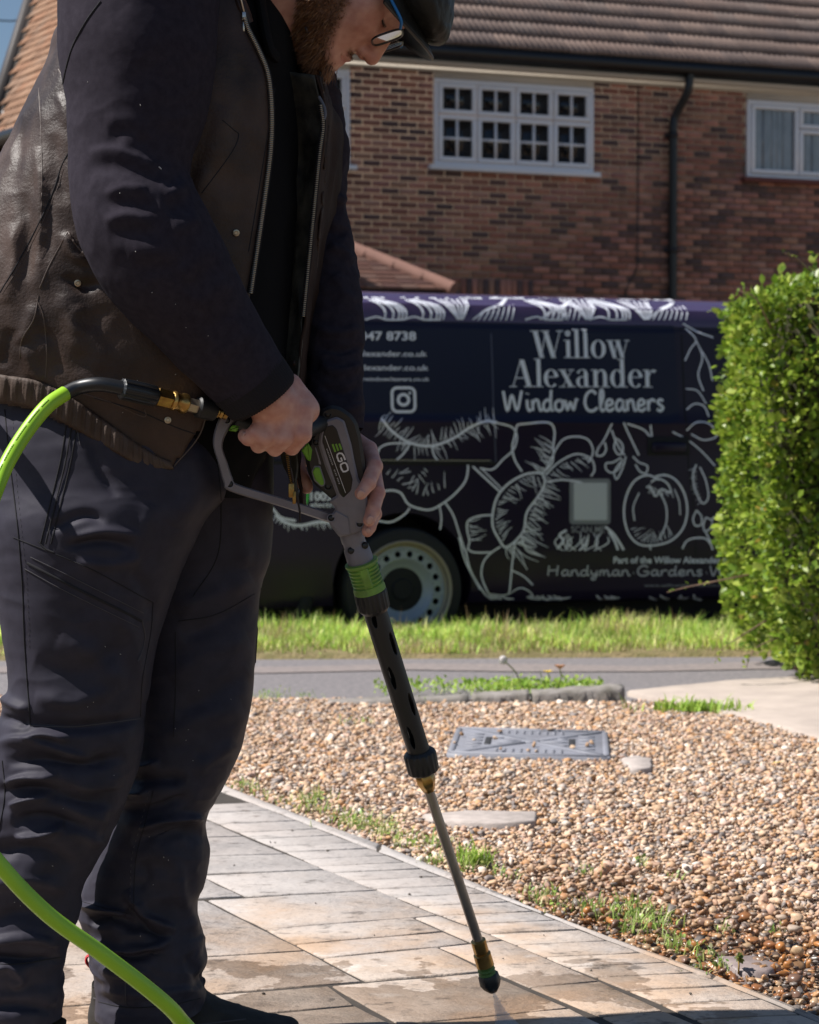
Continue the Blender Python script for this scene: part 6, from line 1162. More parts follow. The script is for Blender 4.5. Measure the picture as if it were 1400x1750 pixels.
fsl = [(488, 40, 62, 3.02), (510, 110, 52, 3.03), (531, 170, 50, 3.04), (548, 255, 47, 3.045), (546, 350, 44, 3.045), (558, 450, 50, 3.03), (568, 540, 51, 3.0), (571, 630, 49, 2.98), (575, 700, 45, 2.96), (580, 738, 38, 2.955)]
Vq, Fq_ = limb(fsl, 320, 160); ff = [([(560, 330), (580, 340), (592, 345)], 8, .007), ([(545, 380), (570, 395), (592, 400)], 9, -.007), ([(560, 420), (585, 430), (605, 450)], 9, .007), ([(540, 560), (575, 570), (618, 560)], 9, .006), ([(540, 590), (580, 600), (620, 590)], 8, -.006), ([(545, 625), (580, 635), (620, 622)], 9, .007), ([(545, 660), (585, 672), (618, 660)], 8, -.006), ([(550, 690), (585, 702), (620, 690)], 8, .006), ([(570, 470), (590, 500), (610, 520)], 10, .005)]
Vq = finish_cloth(Vq, Fq_, ff, .0035, 11, (1, 1, 1.5), 9); obj("sweatshirt_sleeve", Vq, Fq_, M_sweat, man, smooth=True)
# ---- signed-distance modelling for head, neck and hands
def rc(P, a, b, ra, rb):
    a = np.asarray(a, float); b = np.asarray(b, float); d = b-a; l2 = max(1e-12, d @ d); t = np.clip(((P-a) @ d)/l2, 0, 1); return np.linalg.norm(P-(a+t[..., None]*d), axis=-1) - (ra+(rb-ra)*t)
def el(P, c, r): q = (P-np.asarray(c))/np.asarray(r); k0 = np.linalg.norm(q, axis=-1); k1 = np.linalg.norm(q/np.asarray(r), axis=-1); return k0*(k0-1)/np.maximum(k1, 1e-9)
def su(a, b, k): h = np.clip(.5+.5*(b-a)/k, 0, 1); return b*(1-h)+a*h - k*h*(1-h)
def sd(a, b, k): return -su(-a, b, k)                      # a minus b
def nets(f, lo, hi, h):
    lo = np.array(lo, float); n = np.ceil((np.array(hi)-lo)/h).astype(int)+1; ax = [lo[i]+h*np.arange(n[i]) for i in range(3)]; G = np.stack(np.meshgrid(*ax, indexing='ij'), -1); D = np.empty(tuple(n))
    for i in range(n[0]): D[i] = f(G[i])
    S_ = D < 0; c = lambda A, dx, dy, dz: A[dx:n[0]-1+dx, dy:n[1]-1+dy, dz:n[2]-1+dz]; cnt = sum(c(S_, *o).astype(int) for o in np.ndindex(2, 2, 2)); act = (cnt > 0) & (cnt < 8); idx = -np.ones(act.shape, int); idx[act] = np.arange(act.sum()); base = np.argwhere(act); acc = np.zeros((len(base), 3)); num = np.zeros(len(base))
    for o in np.ndindex(2, 2, 2):
        for a in range(3):
            if o[a]: continue
            p = list(o); p[a] = 1; d0 = c(D, *o)[act]; d1 = c(D, *p)[act]; k = (d0 < 0) != (d1 < 0); t = d0[k]/(d0[k]-d1[k]); pos = np.tile(np.array(o, float), (k.sum(), 1)); pos[:, a] = t; acc[k] += pos; num[k] += 1
    V = lo + h*(base + acc/num[:, None]); Fs_ = []
    for a in range(3):
        b, c_ = (a+1) % 3, (a+2) % 3; s0 = [slice(1, n[i]-1) for i in range(3)]; s0[a] = slice(0, n[a]-1); s1 = list(s0); s1[a] = slice(1, n[a]); A = S_[tuple(s0)]; B = S_[tuple(s1)]; e = np.argwhere(A != B); sg = A[A != B]
        e = e + np.array([0 if i == a else 1 for i in range(3)]); ub = np.eye(3, dtype=int)[b]; uc = np.eye(3, dtype=int)[c_]; g = lambda q: idx[q[:, 0], q[:, 1], q[:, 2]]; q0, q1, q2, q3 = g(e-ub-uc), g(e-uc), g(e), g(e-ub)
        f4 = np.stack([q0, q1, q2, q3], -1); f4[~sg] = f4[~sg][:, ::-1]; Fs_.append(f4)
    return V, np.vstack(Fs_)
# head frame: x forward (face), y towards the viewer, z crown
psi = math.radians(0); F0 = np.array([.53, 0, -.848]); U0 = nrm([.848, 0, .53]); T0 = np.array([0, -1., 0]); HF = F0*math.cos(psi)+T0*math.sin(psi); HL = T0*math.cos(psi)-F0*math.sin(psi); HO = at(612, -38, 2.92); HR = np.stack([HF, HL, U0], 1)
toL = lambda P: (P-HO) @ HR
toW = lambda p: HO + np.asarray(p) @ HR.T
nb = toL(at(395, 55, 2.95)); nb2 = toL(at(330, 130, 2.96))
def head_sdf(p):
    q = p.copy(); q[..., 1] = np.abs(q[..., 1]); d = el(q, (-.012, 0, .035), (.098, .077, .092)); d = su(d, el(q, (.034, 0, -.030), (.060, .060, .083)), .03); d = su(d, rc(q, (-.005, .047, -.055), (.066, .018, -.098), .023, .019), .025); d = su(d, rc(q, (.076, 0, -.100), (.076, .008, -.100), .019, .019), .015)
    d = su(d, rc(q, (.058, .038, -.026), (.052, .046, -.02), .023, .021), .022); d = su(d, rc(q, (.084, 0, .020), (.070, .044, .022), .012, .012), .014); d = sd(d, rc(q, (.096, .032, -.002), (.094, .034, -.002), .0135, .0135), .012)
    d = su(d, rc(q, (.090, 0, .004), (.1085, 0, -.044), .0075, .0115), .009); d = su(d, rc(q, (.096, .0105, -.051), (.099, .009, -.049), .0088, .0088), .006); d = sd(d, rc(q, (.1055, .0068, -.0615), (.098, .007, -.050), .0037, .003), .003)
    d = su(d, rc(q, (.0905, 0, -.0745), (.080, .020, -.0805), .0062, .0042), .006); d = su(d, rc(q, (.0885, 0, -.0865), (.079, .018, -.084), .0072, .0045), .006); d = sd(d, rc(q, (.0985, 0, -.0803), (.084, .021, -.0822), .0022, .0016), .003)
    d = su(d, rc(q, (.0675, .0318, -.001), (.0675, .0318, -.001), .0132, .0132), .002); d = sd(d, rc(q, (.0815, .024, -.0068), (.078, .041, -.0052), .0016, .0014), .002)
    d = su(d, rc(q, (-.012, .076, -.008), (-.016, .082, .012), .013, .015), .006); d = su(d, rc(p, (-.035, 0, -.055), nb, .062, .066), .04); d = su(d, rc(p, nb, nb2, .066, .09), .05); return d
lo, hi = np.minimum.reduce([np.array([-.13, -.10, -.14]), nb2-.11]), np.array([.135, .105, .14]); Vh, Fh_ = nets(head_sdf, lo, hi, .0026)
d_ = head_sdf; skin_c = np.tile((.55, .275, .205), (len(Vh), 1)).astype(float); ay = np.abs(Vh[:, 1])
def blend(m, c):
    global skin_c
    m = np.clip(m, 0, 1)[:, None]; skin_c = skin_c*(1-m) + np.array(c)*m
gs = lambda c, s: np.exp(-(((Vh*[1, 1, 1]-np.array(c))**2).sum(1))/(s*s))
Vm = Vh.copy(); Vm[:, 1] = ay; gm = lambda c, s: np.exp(-(((Vm-np.array(c))**2).sum(1))/(s*s))
blend(.55*gm((.075, .04, -.03), .025), (.50, .20, .15)); blend(.6*gm((.115, .004, -.05), .016), (.50, .19, .14)); lipm = np.clip(1.3-np.abs(Vm[:, 2]+.0805)/.0085, 0, 1)*np.clip(1.3-ay/.019, 0, 1)*(Vm[:, 0] > .082); blend(lipm*.8, (.40, .135, .115)); blend((gm((.104, .0068, -.059), .0042) > .35)*.9, (.05, .02, .016)); blend(.45*gm((.085, .03, -.012), .012), (.36, .17, .14))
lash = np.clip(1.4-np.abs(Vm[:, 2]+.0062)/.0018, 0, 1)*((Vm[:, 0] > .075) & (ay > .021) & (ay < .044)); blend(lash, (.05, .03, .025))
def beard_mask(p):                                         # 0..1 in head coordinates
    x, y, z = p[:, 0], np.abs(p[:, 1]), p[:, 2]; top = np.interp(x, [-.02, .012, .03, .048, .062, .074, .085, .10], [.03, .02, -.022, -.048, -.072, -.090, -.096, -.098]); m = np.clip((top+.006-z)/.026, 0, 1); bott = np.interp(x, [-.04, 0, .05, .09], [-.06, -.095, -.15, -.2]); m *= np.clip((z-bott)/.01+.8, 0, 1); m *= np.clip((x+.022)/.01, 0, 1)
    ms = np.clip(1.3-np.abs(z+.0685)/.0055, 0, 1)*np.clip(1.3-y/.022, 0, 1)*(x > .078); m = np.maximum(m, ms)
    lip = np.clip(1.25-np.abs(z+.0815)/.0105, 0, 1)*np.clip(1.3-y/.021, 0, 1)*(x > .08); m *= 1-np.clip(lip, 0, 1); m *= ~((x > .094) & (z > -.066)); return m
bm_ = beard_mask(Vh); blend(bm_*.85, (.085, .042, .024))
# ---- hands
def hp(x, y, Y): return at(x, y, Y)
def hand(chains, palm, k=.006, h=.0017):
    pts = [p for c in chains for p, r in c] + [p for s in palm for p in (s[0], s[1])]; pts = np.array(pts); lo, hi = pts.min(0)-.04, pts.max(0)+.04
    def f(P):
        d = None
        for (a, b, ra, rb) in palm: q = rc(P, a, b, ra, rb); d = q if d is None else su(d, q, .016)
        for c in chains:
            e = None
            for (a, ra), (b, rb) in zip(c[:-1], c[1:]): q = rc(P, a, b, ra, rb); e = q if e is None else su(e, q, .0035)
            d = su(d, e, k) if c is not None else d
        return d
    return nets(f, lo, hi, h)
# right hand: closes over the rear trigger handle, back of the hand towards us
R = [([(hp(518, 702, 2.725), .0145), (hp(517, 742, 2.718), .0125), (hp(499, 764, 2.735), .0108), (hp(486, 742, 2.772), .0098)]),
     ([(hp(494, 708, 2.716), .0145), (hp(486, 748, 2.708), .0128), (hp(470, 766, 2.728), .0108), (hp(462, 744, 2.772), .0098)]),
     ([(hp(470, 714, 2.716), .0138), (hp(455, 748, 2.708), .0122), (hp(442, 761, 2.728), .0103), (hp(438, 742, 2.772), .0095)]),
     ([(hp(454, 716, 2.722), .0130), (hp(438, 741, 2.710), .0120), (hp(425, 748, 2.716), .0108), (hp(419, 745, 2.724), .0100)])]
Rp = [(hp(428, 652, 2.712), hp(468, 686, 2.715), .030, .029), (hp(470, 688, 2.722), hp(512, 700, 2.735), .026, .021), (hp(466, 690, 2.722), hp(490, 710, 2.727), .024, .020), (hp(455, 692, 2.722), hp(462, 716, 2.727), .022, .017), (hp(495, 660, 2.74), hp(524, 700, 2.745), .018, .017), (hp(500, 680, 2.76), hp(510, 715, 2.80), .015, .012)]
VR, FR = hand(R, Rp)
# left hand: holds the body of the lance from behind, fingertips coming round its front edge
Lc = [([(hp(606, 752, 2.935), .0130), (hp(630, 768, 2.915), .0125), (hp(640, 797, 2.868), .0118), (hp(630, 826, 2.836), .0104), (hp(617, 843, 2.824), .0092)]),
      ([(hp(612, 790, 2.945), .0125), (hp(638, 806, 2.93), .0120), (hp(645, 842, 2.878), .0112), (hp(638, 872, 2.852), .0100), (hp(631, 889, 2.842), .0090)]),
      ([(hp(612, 820, 2.95), .0120), (hp(636, 846, 2.94), .0112), (hp(640, 878, 2.895), .0104), (hp(632, 900, 2.872), .0090), (hp(628, 908, 2.866), .0084)]),
      ([(hp(560, 780, 2.945), .0150), (hp(520, 778, 2.925), .0130), (hp(507, 796, 2.905), .0118), (hp(521, 827, 2.895), .0102), (hp(524, 833, 2.893), .0094)])]
Lp_ = [(hp(580, 735, 2.955), hp(590, 770, 2.96), .026, .028), (hp(590, 770, 2.96), hp(605, 790, 2.955), .026, .022), (hp(570, 770, 2.962), hp(600, 820, 2.962), .022, .018), (hp(560, 765, 2.955), hp(555, 785, 2.952), .020, .017)]
VL, FL = hand(Lc, Lp_)
# body hidden by the clothes: one coarse continuous figure that head and hands join
def body_sdf(P):
    d = None
    for (a, b, ra, rb) in [(at(395, 20, 2.95), at(300, 180, 2.95), .07, .12), (at(300, 160, 2.95), at(220, 480, 2.95), .12, .14), (at(220, 480, 2.95), at(215, 760, 2.95), .14, .125), (at(180, 780, 2.88), at(130, 1180, YN), .09, .06), (at(130, 1180, YN), at(40, 1640, YN), .055, .04), (at(290, 780, 3.0), at(330, 1180, YF_), .09, .06), (at(330, 1180, YF_), at(250, 1640, YF_), .055, .04),
                           (at(300, 60, 2.85), at(236, 100, 2.71), .07, .065), (at(236, 100, 2.71), at(240, 400, 2.66), .06, .05), (at(250, 420, 2.66), at(432, 656, 2.712), .05, .030), (at(420, 60, 3.0), at(540, 170, 3.1), .06, .035), (at(540, 170, 3.1), at(555, 440, 3.07), .032, .03), (at(555, 440, 3.07), at(580, 735, 2.957), .03, .024)]:
        q = rc(P, a, b, ra, rb); d = q if d is None else su(d, q, .02)
    return d
Vb, Fb = nets(body_sdf, (-.75, 2.5, .02), (.05, 3.3, 1.66), .016)
hand_c = lambda V, tips: np.clip(np.tile((.47, .25, .19), (len(V), 1)) + .05*vnoise(V, 45)[:, None]*np.array([1, .8, .8]), .05, .8)
def hcol(V, chains):
    c = np.tile((.58, .295, .225), (len(V), 1)); n = vnoise(V, 70)[:, None]; c = c*(1+.22*n*np.array([.7, 1.3, 1.3]))
    for ch in chains:
        for p, r in ch[1:3]: m = np.exp(-((V-p)**2).sum(1)/(.011**2))[:, None]*.35; c = c*(1-m)+np.array([.46, .19, .145])*m
        p, r = ch[-1]; m = np.exp(-((V-p)**2).sum(1)/(.010**2))[:, None]*.4; c = c*(1-m)+np.array([.50, .22, .17])*m
    return c
Vhw = Vh @ HR.T + HO; n_ = vnoise(Vh, 90)[:, None]; skin_c = skin_c*(1+.20*n_*np.array([.7, 1.2, 1.2]))
M_skin = MAT("skin", (1, 1, 1), .48, attr=True, sub=.04, bump=.5, bscale=420, bdist=.0009, spec=.45)
off = [0, len(Vhw), len(Vhw)+len(VR), len(Vhw)+len(VR)+len(VL)]
body_m = obj("body", np.vstack([Vhw, VR, VL, Vb]), np.vstack([Fh_, FR+off[1], FL+off[2], Fb+off[3]]), M_skin, man, smooth=True, cols=np.vstack([skin_c, hcol(VR, R), hcol(VL, Lc), np.tile((.46, .245, .185), (len(Vb), 1))]))
# finger nails
M_nail = MAT("finger nail", (.56, .33, .27), .25, spec=.6)
def nail(c, along, n, l, w):
    a = nrm(along); n = nrm(np.array(n) - a*np.dot(n, a)); s_ = np.cross(a, n); V = []; U_ = np.linspace(-1, 1, 9); 
    for v in np.linspace(-1, 1, 9):
        for u in U_: rr = w*math.sqrt(max(0, 1-max(0, abs(v)-.35)**2/.55)); V.append(c + a*l*v + s_*rr*u + n*(.0012-.0022*u*u-.0008*v*v))
    Fq = [(i*9+j, i*9+j+1, (i+1)*9+j+1, (i+1)*9+j) for i in range(8) for j in range(8)]; o = obj("fingernail", np.array(V), Fq, M_nail, body_m, smooth=True); md = o.modifiers.new("t", 'SOLIDIFY'); md.thickness = .0008
TL_ = bvh(VL, FL); TR_ = bvh(VR, FR)
for tree, (x, y), (dx, dy), l, w in ((TL_, (616, 845), (-.62, .78), .0072, .0052), (TL_, (632, 889), (-.45, .9), .0070, .0047), (TR_, (416, 741), (-.8, -.4), .0042, .0040), (TL_, (629, 907), (-.4, .9), .004, .004)):
    p = hit(tree, x, y, .0003); p2 = hit(tree, x+dx*6, y+dy*6, .0003)
    if p is not None: h_ = tree.ray_cast(Vector(EYE), Vector(nrm(ray(x, y)))); al = (p2-p) if p2 is not None else np.array([dx, 0, -dy]); nail(p, al, np.array(h_[1]), l, w)
# ---- beard, brows
HT = BVHTree.FromPolygons([tuple(v) for v in Vh], [tuple(f) for f in Fh_]); Nh = vnormals(Vh, Fh_)
def strands(sel, n, ln, wd, dirf, cols, name, mat, parent=None):
    w_ = np.where(sel, bm_**1.5 if name.startswith('beard') else 1.0, 0); k = r5.choice(len(Vh), n, p=w_/w_.sum()); P = Vh[k] + r5.normal(0, .0012, (n, 3)); N = Nh[k]; D = dirf(P, N); L = ln(P)*r5.uniform(.55, 1.15, n); curl = r5.normal(0, .22, (n, 3)); A = P-N*.0005; M_ = P + D*(L*.5)[:, None]; B_ = M_ + (D+curl)*(L*.5)[:, None]; s_ = np.cross(D, r5.normal(0, 1, (n, 3))); s_ /= np.maximum(1e-9, np.linalg.norm(s_, axis=1))[:, None]; w = wd*r5.uniform(.7, 1.3, n)[:, None]
    V = np.stack([A-s_*w, A+s_*w, M_+s_*w*.8, M_-s_*w*.8, B_], 1).reshape(-1, 3) @ HR.T + HO; i = np.arange(n)*5; F3 = np.concatenate([np.stack([i, i+1, i+2], -1), np.stack([i, i+2, i+3], -1), np.stack([i+3, i+2, i+4], -1)]); return obj(name, V, F3, mat, parent or man, cols=np.repeat(cols(P), 5, 0), kind='stuff')
M_hair = MAT("beard hair", (1, 1, 1), .42, attr=True, spec=.5)
def bdir(P, N): d = N*.55 + np.array([.28, 0, -.75]) + r5.normal(0, .16, P.shape); return d/np.linalg.norm(d, axis=1)[:, None]
def bcol(P): c = np.array([(.14, .062, .030), (.22, .098, .042), (.10, .048, .026), (.30, .13, .05), (.38, .20, .09)])[r5.integers(0, 5, len(P))]; g = np.clip((.03-P[:, 0])/.05, 0, 1)[:, None]*np.clip((P[:, 2]+.06)/.05, 0, 1)[:, None]; return c*(1-g*.5)+np.array([.30, .22, .16])*g*.5
blen = lambda P: .005 + .016*np.clip((-.060-P[:, 2])/.05, 0, 1)*np.clip((P[:, 0])/.05, .35, 1) + .003*(P[:, 0] < .02)
_bl = blen
blen = lambda P: _bl(P)*np.where((P[:, 0] > .05) & (P[:, 2] > -.098), .34, 1.0)
strands(bm_ > .12, 14000, blen, .00042, bdir, bcol, "beard", M_hair); strands(bm_ > .05, 5000, lambda P: .004+0*P[:, 0], .0003, bdir, bcol, "beard_stubble", M_hair)
brow = (Vh[:, 0] > .06) & (np.abs(Vh[:, 2]-.026) < .005) & (ay > .012) & (ay < .05); strands(brow, 700, lambda P: .007+0*P[:, 0], .0004, lambda P, N: (lambda d: d/np.linalg.norm(d, axis=1)[:, None])(N*.4+np.c_[-np.ones(len(P))*.3, np.sign(P[:, 1])*.8, np.ones(len(P))*.2]), lambda P: np.tile((.09, .045, .025), (len(P), 1)), "eyebrows", M_hair)
hairm = (Vh[:, 0] < .01) & (Vh[:, 2] > -.02) & (ay > .05) & ~((np.abs(Vh[:, 0]+.014) < .02) & (ay > .078)); strands(hairm, 5000, lambda P: .010+0*P[:, 0], .0005, lambda P, N: (lambda d: d/np.linalg.norm(d, axis=1)[:, None])(N*.4+np.array([-.3, 0, -.8])), bcol, "hair", M_hair)
# lashes
la = MB()
for y_ in np.linspace(.022, .043, 12): b0 = toW((.0805-(abs(y_-.032)*.25), y_, -.0068)); la.tube([b0, b0+(HF*.006-U0*.003+HL*.002*(y_-.032)*100)], [.0005, .0002], 4)
la.build("eyelashes", M_darkst, man)
# ---- flat cap
M_cap = MAT("black leather cap", (.007, .007, .0065), .55, bump=.5, bscale=240, bdist=.0012, spec=.3, col2=(.02, .019, .016), scale=20); M_under = MAT("cap underside", (.010, .010, .011), .9)
def cap_sdf(p): q = p.copy(); q[..., 1] = np.abs(q[..., 1]); d = el(q, (.0, 0, .068), (.125, .100, .055)); d = su(d, el(q, (.088, 0, .056), (.060, .074, .028)), .025); d = su(d, el(q, (-.02, 0, .06), (.102, .088, .05)), .03); d = np.maximum(d, -(q[..., 2]-.030+.12*(np.clip(q[..., 0], -1, .2)-.05)*0)); return sd(d, el(q, (-.01, 0, .03), (.098, .078, .075)), .005)
Vc_, Fc2 = nets(cap_sdf, (-.15, -.12, .0), (.16, .12, .16), .004); Vcw = Vc_ @ HR.T + HO; Vcw = cloth_noise(Vcw, Fc2, .0018, 26, seed=2); cap = obj("flat_cap", Vcw, Fc2, M_cap, man, smooth=True)
bv = []; nb_ = 28
for i in range(nb_+1):
    a = -1.18+2.36*i/nb_; 
    for j in range(9): s_ = j/8; rr = .078+ (.078*math.cos(a*.92)**.6)*s_; bv.append((.012+ (.078+.066*s_*max(0, math.cos(a))**.7)*math.cos(a*(1-.1*s_)), (.079+.012*s_)*math.sin(a), .040 - .010*s_ - .030*math.sin(a)**2*(.4+.6*s_)))
Vb_ = np.array(bv) @ HR.T + HO; brim = obj("peak", Vb_, np.array([(i*9+j, i*9+j+1, (i+1)*9+j+1, (i+1)*9+j) for i in range(nb_) for j in range(8)]), M_cap, cap, smooth=True); md = brim.modifiers.new("t", 'SOLIDIFY'); md.thickness = .005; md.offset = 0
e_ = MB(); e_.tube([toW(np.array(bv[i*9+8])+[.001, 0, 0]) for i in range(nb_+1)], .0022, 6); e_.build("peak_binding", MAT("cap binding", (.05, .042, .034), .5), cap, smooth=True)
# ---- glasses
M_fr = MAT("black glasses frame", (.008, .008, .009), .3); M_blue = MAT("blue temple tip", (.02, .16, .42), .35)
M_lens = bpy.data.materials.new("spectacle lens"); M_lens.use_nodes = True; t = M_lens.node_tree; t.nodes.remove(t.nodes["Principled BSDF"]); g_ = node(t, "ShaderNodeBsdfGlossy"); g_.inputs['Roughness'].default_value = .03; tr_ = node(t, "ShaderNodeBsdfTransparent"); mx = node(t, "ShaderNodeMixShader"); lw_ = node(t, "ShaderNodeLayerWeight"); lw_.inputs[0].default_value = .35; t.links.new(lw_.outputs['Fresnel'], mx.inputs[0]); t.links.new(tr_.outputs[0], mx.inputs[1]); t.links.new(g_.outputs[0], mx.inputs[2]); t.links.new(mx.outputs[0], t.nodes["Material Output"].inputs[0])
gls = None
def lens_loop(sg, n=40):
    out = []
    for a in np.linspace(0, 2*np.pi, n, endpoint=False): c, s = math.cos(a), math.sin(a); cy = .036+.027*np.sign(c)*abs(c)**.6; cz = -.013+.0225*np.sign(s)*abs(s)**.6; out.append(toW((.1025+.24*(cz+.013)-.04*(cy-.036), sg*cy, cz)))
    return np.array(out)
m = MB()
for sg in (1, -1): P = lens_loop(sg); m.tube(np.vstack([P, P[:2]]), .0017, 8, cap=False)
m.tube(catmull([toW((.106, .010, -.002)), toW((.110, 0, .002)), toW((.106, -.010, -.002))], 6), .0016, 8)
gls = m.build("glasses", M_fr, man, smooth=True)
for sg in (1, -1):
    P = lens_loop(sg); obj("lens", P, [tuple(range(len(P)))], M_lens, gls); m = MB(); m.tube(catmull([toW((.1065, sg*.063, .007)), toW((.098, sg*.076, .0125)), toW((.068, sg*.080, .015))], 8), .0024, 8, flat=1.3); m.build("temple_front", M_blue, gls, smooth=True); m = MB(); m.tube(catmull([toW((.069, sg*.080, .015)), toW((.03, sg*.081, .015)), toW((-.02, sg*.082, .014)), toW((-.045, sg*.08, -.01))], 8), .0021, 8, flat=1.3); m.build("temple", M_fr, gls, smooth=True)
    m = MB(); m.tube(catmull([toW((.104, sg*.012, -.012)), toW((.099, sg*.011, -.018)), toW((.098, sg*.011, -.024))], 5), .0012, 6); m.build("nose_pad", M_lens, gls, smooth=True)

# pale specks of dust on the cloth
m = MB(); spk = [(TT, x, y) for x, y in [(318, 1265), (322, 1247), (330, 1300), (280, 1465), (288, 1470), (262, 1512), (160, 1200), (150, 1208), (195, 1325), (108, 1382), (25, 1542), (35, 1548), (395, 1195), (300, 1245), (340, 1180), (240, 1600), (255, 1430), (180, 1105), (206, 1118), (90, 1480)]] + [(ST_, x, y) for x, y in [(356, 574), (318, 560), (232, 430), (260, 500), (240, 180), (150, 140), (300, 520), (205, 330), (272, 286)]] + [(VT, x, y) for x, y in [(425, 813), (210, 705), (300, 640), (235, 650)]]
for tr__, x, y in spk:
    p = hit(tr__, x, y, .0006)
    if p is not None: a = r5.uniform(0, 3); m.box(p, (r5.uniform(.0008, .0022), .0006, .0008), R=Matrix.Rotation(a, 3, 'Y'))
m.build("dust_specks", MAT("pale dust", (.42, .40, .38), .9), man, kind='stuff')
# ================================================================== PRESSURE WASHER LANCE
M_grey = MAT("grey glass-filled plastic", (.205, .195, .225), .55, col2=(.175, .165, .19), scale=30, bump=.25, bscale=900, bdist=.0004)
M_bplas = MAT("black plastic", (.014, .014, .015), .5, bump=.2, bscale=900, bdist=.0003); M_green = MAT("lime green plastic", (.17, .40, .035), .45, col2=(.13, .31, .03), scale=40); M_gfade = MAT("dusty green collar", (.22, .42, .06), .6, col2=(.12, .20, .05), scale=36, detail=8)
M_bras = MAT("brass", (.55, .36, .12), .32, metal=1., col2=(.34, .20, .07), scale=50, bump=.15, bscale=300); M_tube = MAT("stainless tube", (.42, .39, .36), .38, metal=.9, col2=(.28, .25, .23), scale=60, stretch=(1, 1, .2)); M_label = MAT("black label", (.006, .006, .007), .35); M_wht = MAT("white print", (.65, .65, .68), .5)
YL0, KL = 2.842, .245/990
def Yl(y): return YL0 + KL*(y-700)
lan = thing("pressure_washer_lance", at(600, 800, Yl(800)), "grey, black and green pressure washer gun with long lance held in both hands", "pressure washer")
def lp_(x, y, d=0.0): return at(x, y, Yl(y)-d)
def plt(m, P, d0, d1, ch=.002):                            # outline in the plane of the gun, from depth d0 (back) to d1 (front, towards us)
    P = np.array(P, float); cpx = ch*F/2.85; Q = inset_loop(P, cpx); n = len(P); L = lambda A, d: np.array([lp_(x, y, d) for x, y in A])
    V = np.vstack([L(Q, d1), L(P, d1-ch), L(P, d0+ch), L(Q, d0)]); Fc = [tuple(range(n)), tuple(range(4*n-1, 3*n-1, -1))]
    for a in range(3): Fc += [(a*n+(i+1) % n, a*n+i, (a+1)*n+i, (a+1)*n+(i+1) % n) for i in range(n)]
    m.add(V, Fc); return m
def rnd(P, r=4, n=4):                                      # rounded corners (px)
    P = np.array(P, float); out = []
    for i in range(len(P)):
        a, b, c = P[i-1], P[i], P[(i+1) % len(P)]; k = min(r, .42*np.linalg.norm(b-a), .42*np.linalg.norm(c-b)); p, q = b+nrm(a-b)*k, b+nrm(c-b)*k
        for t in np.linspace(0, 1, n): out.append((1-t)**2*p + 2*t*(1-t)*b + t*t*q)
    return np.array(out)
m = MB(); plt(m, rnd([(548, 700), (566, 692), (582, 695), (600, 707), (611, 722), (618, 748), (624, 790), (628, 822), (622, 848), (602, 864), (576, 860), (561, 848), (551, 839), (536, 826), (527, 808), (522, 786), (519, 773), (532, 748), (540, 725)], 5), -.026, .020, .005); m.build("black_housing", M_bplas, lan, smooth=True)
m = MB(); plt(m, rnd([(551, 724), (557, 718), (576, 712), (589, 719), (601, 760), (605, 782), (613, 818), (627, 842), (629, 868), (627, 884), (620, 906), (600, 914), (580, 918), (562, 894), (566, 880), (574, 869), (563, 857), (568, 851), (576, 847), (566, 822), (556, 798), (544, 760), (546, 745)], 4), -.020, .025, .003); shell = m.build("grey_shell", M_grey, lan, smooth=True)
m = MB(); plt(m, rnd([(558, 729), (569, 726), (576, 734), (603, 820), (600, 838), (587, 851), (580, 843), (551, 754), (553, 740)], 3), .0235, .0262, .0008); lab = m.build("label", M_label, shell, smooth=True)
m = MB(); plt(m, rnd([(575, 872), (596, 884), (600, 914), (581, 917), (563, 894), (566, 881)], 3), .020, .0275, .002); m.build("lower_rib", M_grey, shell, smooth=True)
gd = lambda x: .10*max(0, min(1, (566-x)/190))
go = catmull(np.array([(384, 702), (371, 722), (364, 757), (373, 792), (382, 824), (394, 840), (480, 866), (557, 891.5), (572, 897)], float), 5); gi = catmull(np.array([(412, 713), (393, 731), (380.5, 761), (389, 791), (398, 817), (408, 828), (490, 853), (563, 876), (578, 882)], float), 5)
m = MB(); n = len(go); mid = (go+gi)/2; sh_ = lambda A, k: mid + (A-mid)*k
L_ = [np.array([lp_(x, y, d+gd(x)) for x, y in A]) for A, d in ((go, .006), (sh_(go, .72), .013), (sh_(gi, .72), .013), (gi, .006), (gi, -.008), (sh_(gi, .7), -.013), (sh_(go, .7), -.013), (go, -.008))]
m.add(np.vstack(L_), [(k*n+i, k*n+i+1, ((k+1) % 8)*n+i+1, ((k+1) % 8)*n+i) for k in range(8) for i in range(n-1)] + [tuple(k*n for k in range(8)), tuple(k*n+n-1 for k in range(7, -1, -1))]); m.build("hand_guard", M_grey, lan, smooth=True)
m = MB(); m.tube(catmull([at(404, 719, 2.755), at(440, 730, 2.755), at(480, 738, 2.765), at(520, 735, 2.795), at(552, 722, 2.835)], 8), [.010]+[.0125]*31+[.014], 16); m.build("rear_grip", M_bplas, lan, smooth=True)
m = MB(); plt(m, rnd([(390, 736), (397, 727), (412, 727), (404, 738)], 2), .085, .105, .002); m.build("lock_button", M_green, lan, smooth=True)
m = MB(); plt(m, rnd([(515, 770), (526, 756), (534, 768), (531, 788), (526, 787)], 2), -.010, .023, .002); m.build("trigger", M_green, lan, smooth=True)
m = MB(); plt(m, rnd([(532.5, 806), (537, 796), (547.5, 796), (556, 822), (555.5, 830), (549, 832), (536.5, 821)], 2), .019, .0206, .0005); m.build("switch_outline", M_grey, lan); m = MB(); plt(m, rnd([(534.5, 806), (538.5, 798.5), (546, 798.5), (553.5, 822), (553.5, 828), (549, 829.5), (538.5, 819.5)], 2), .019, .0238, .0012); m.build("speed_switch", M_green, lan, smooth=True)
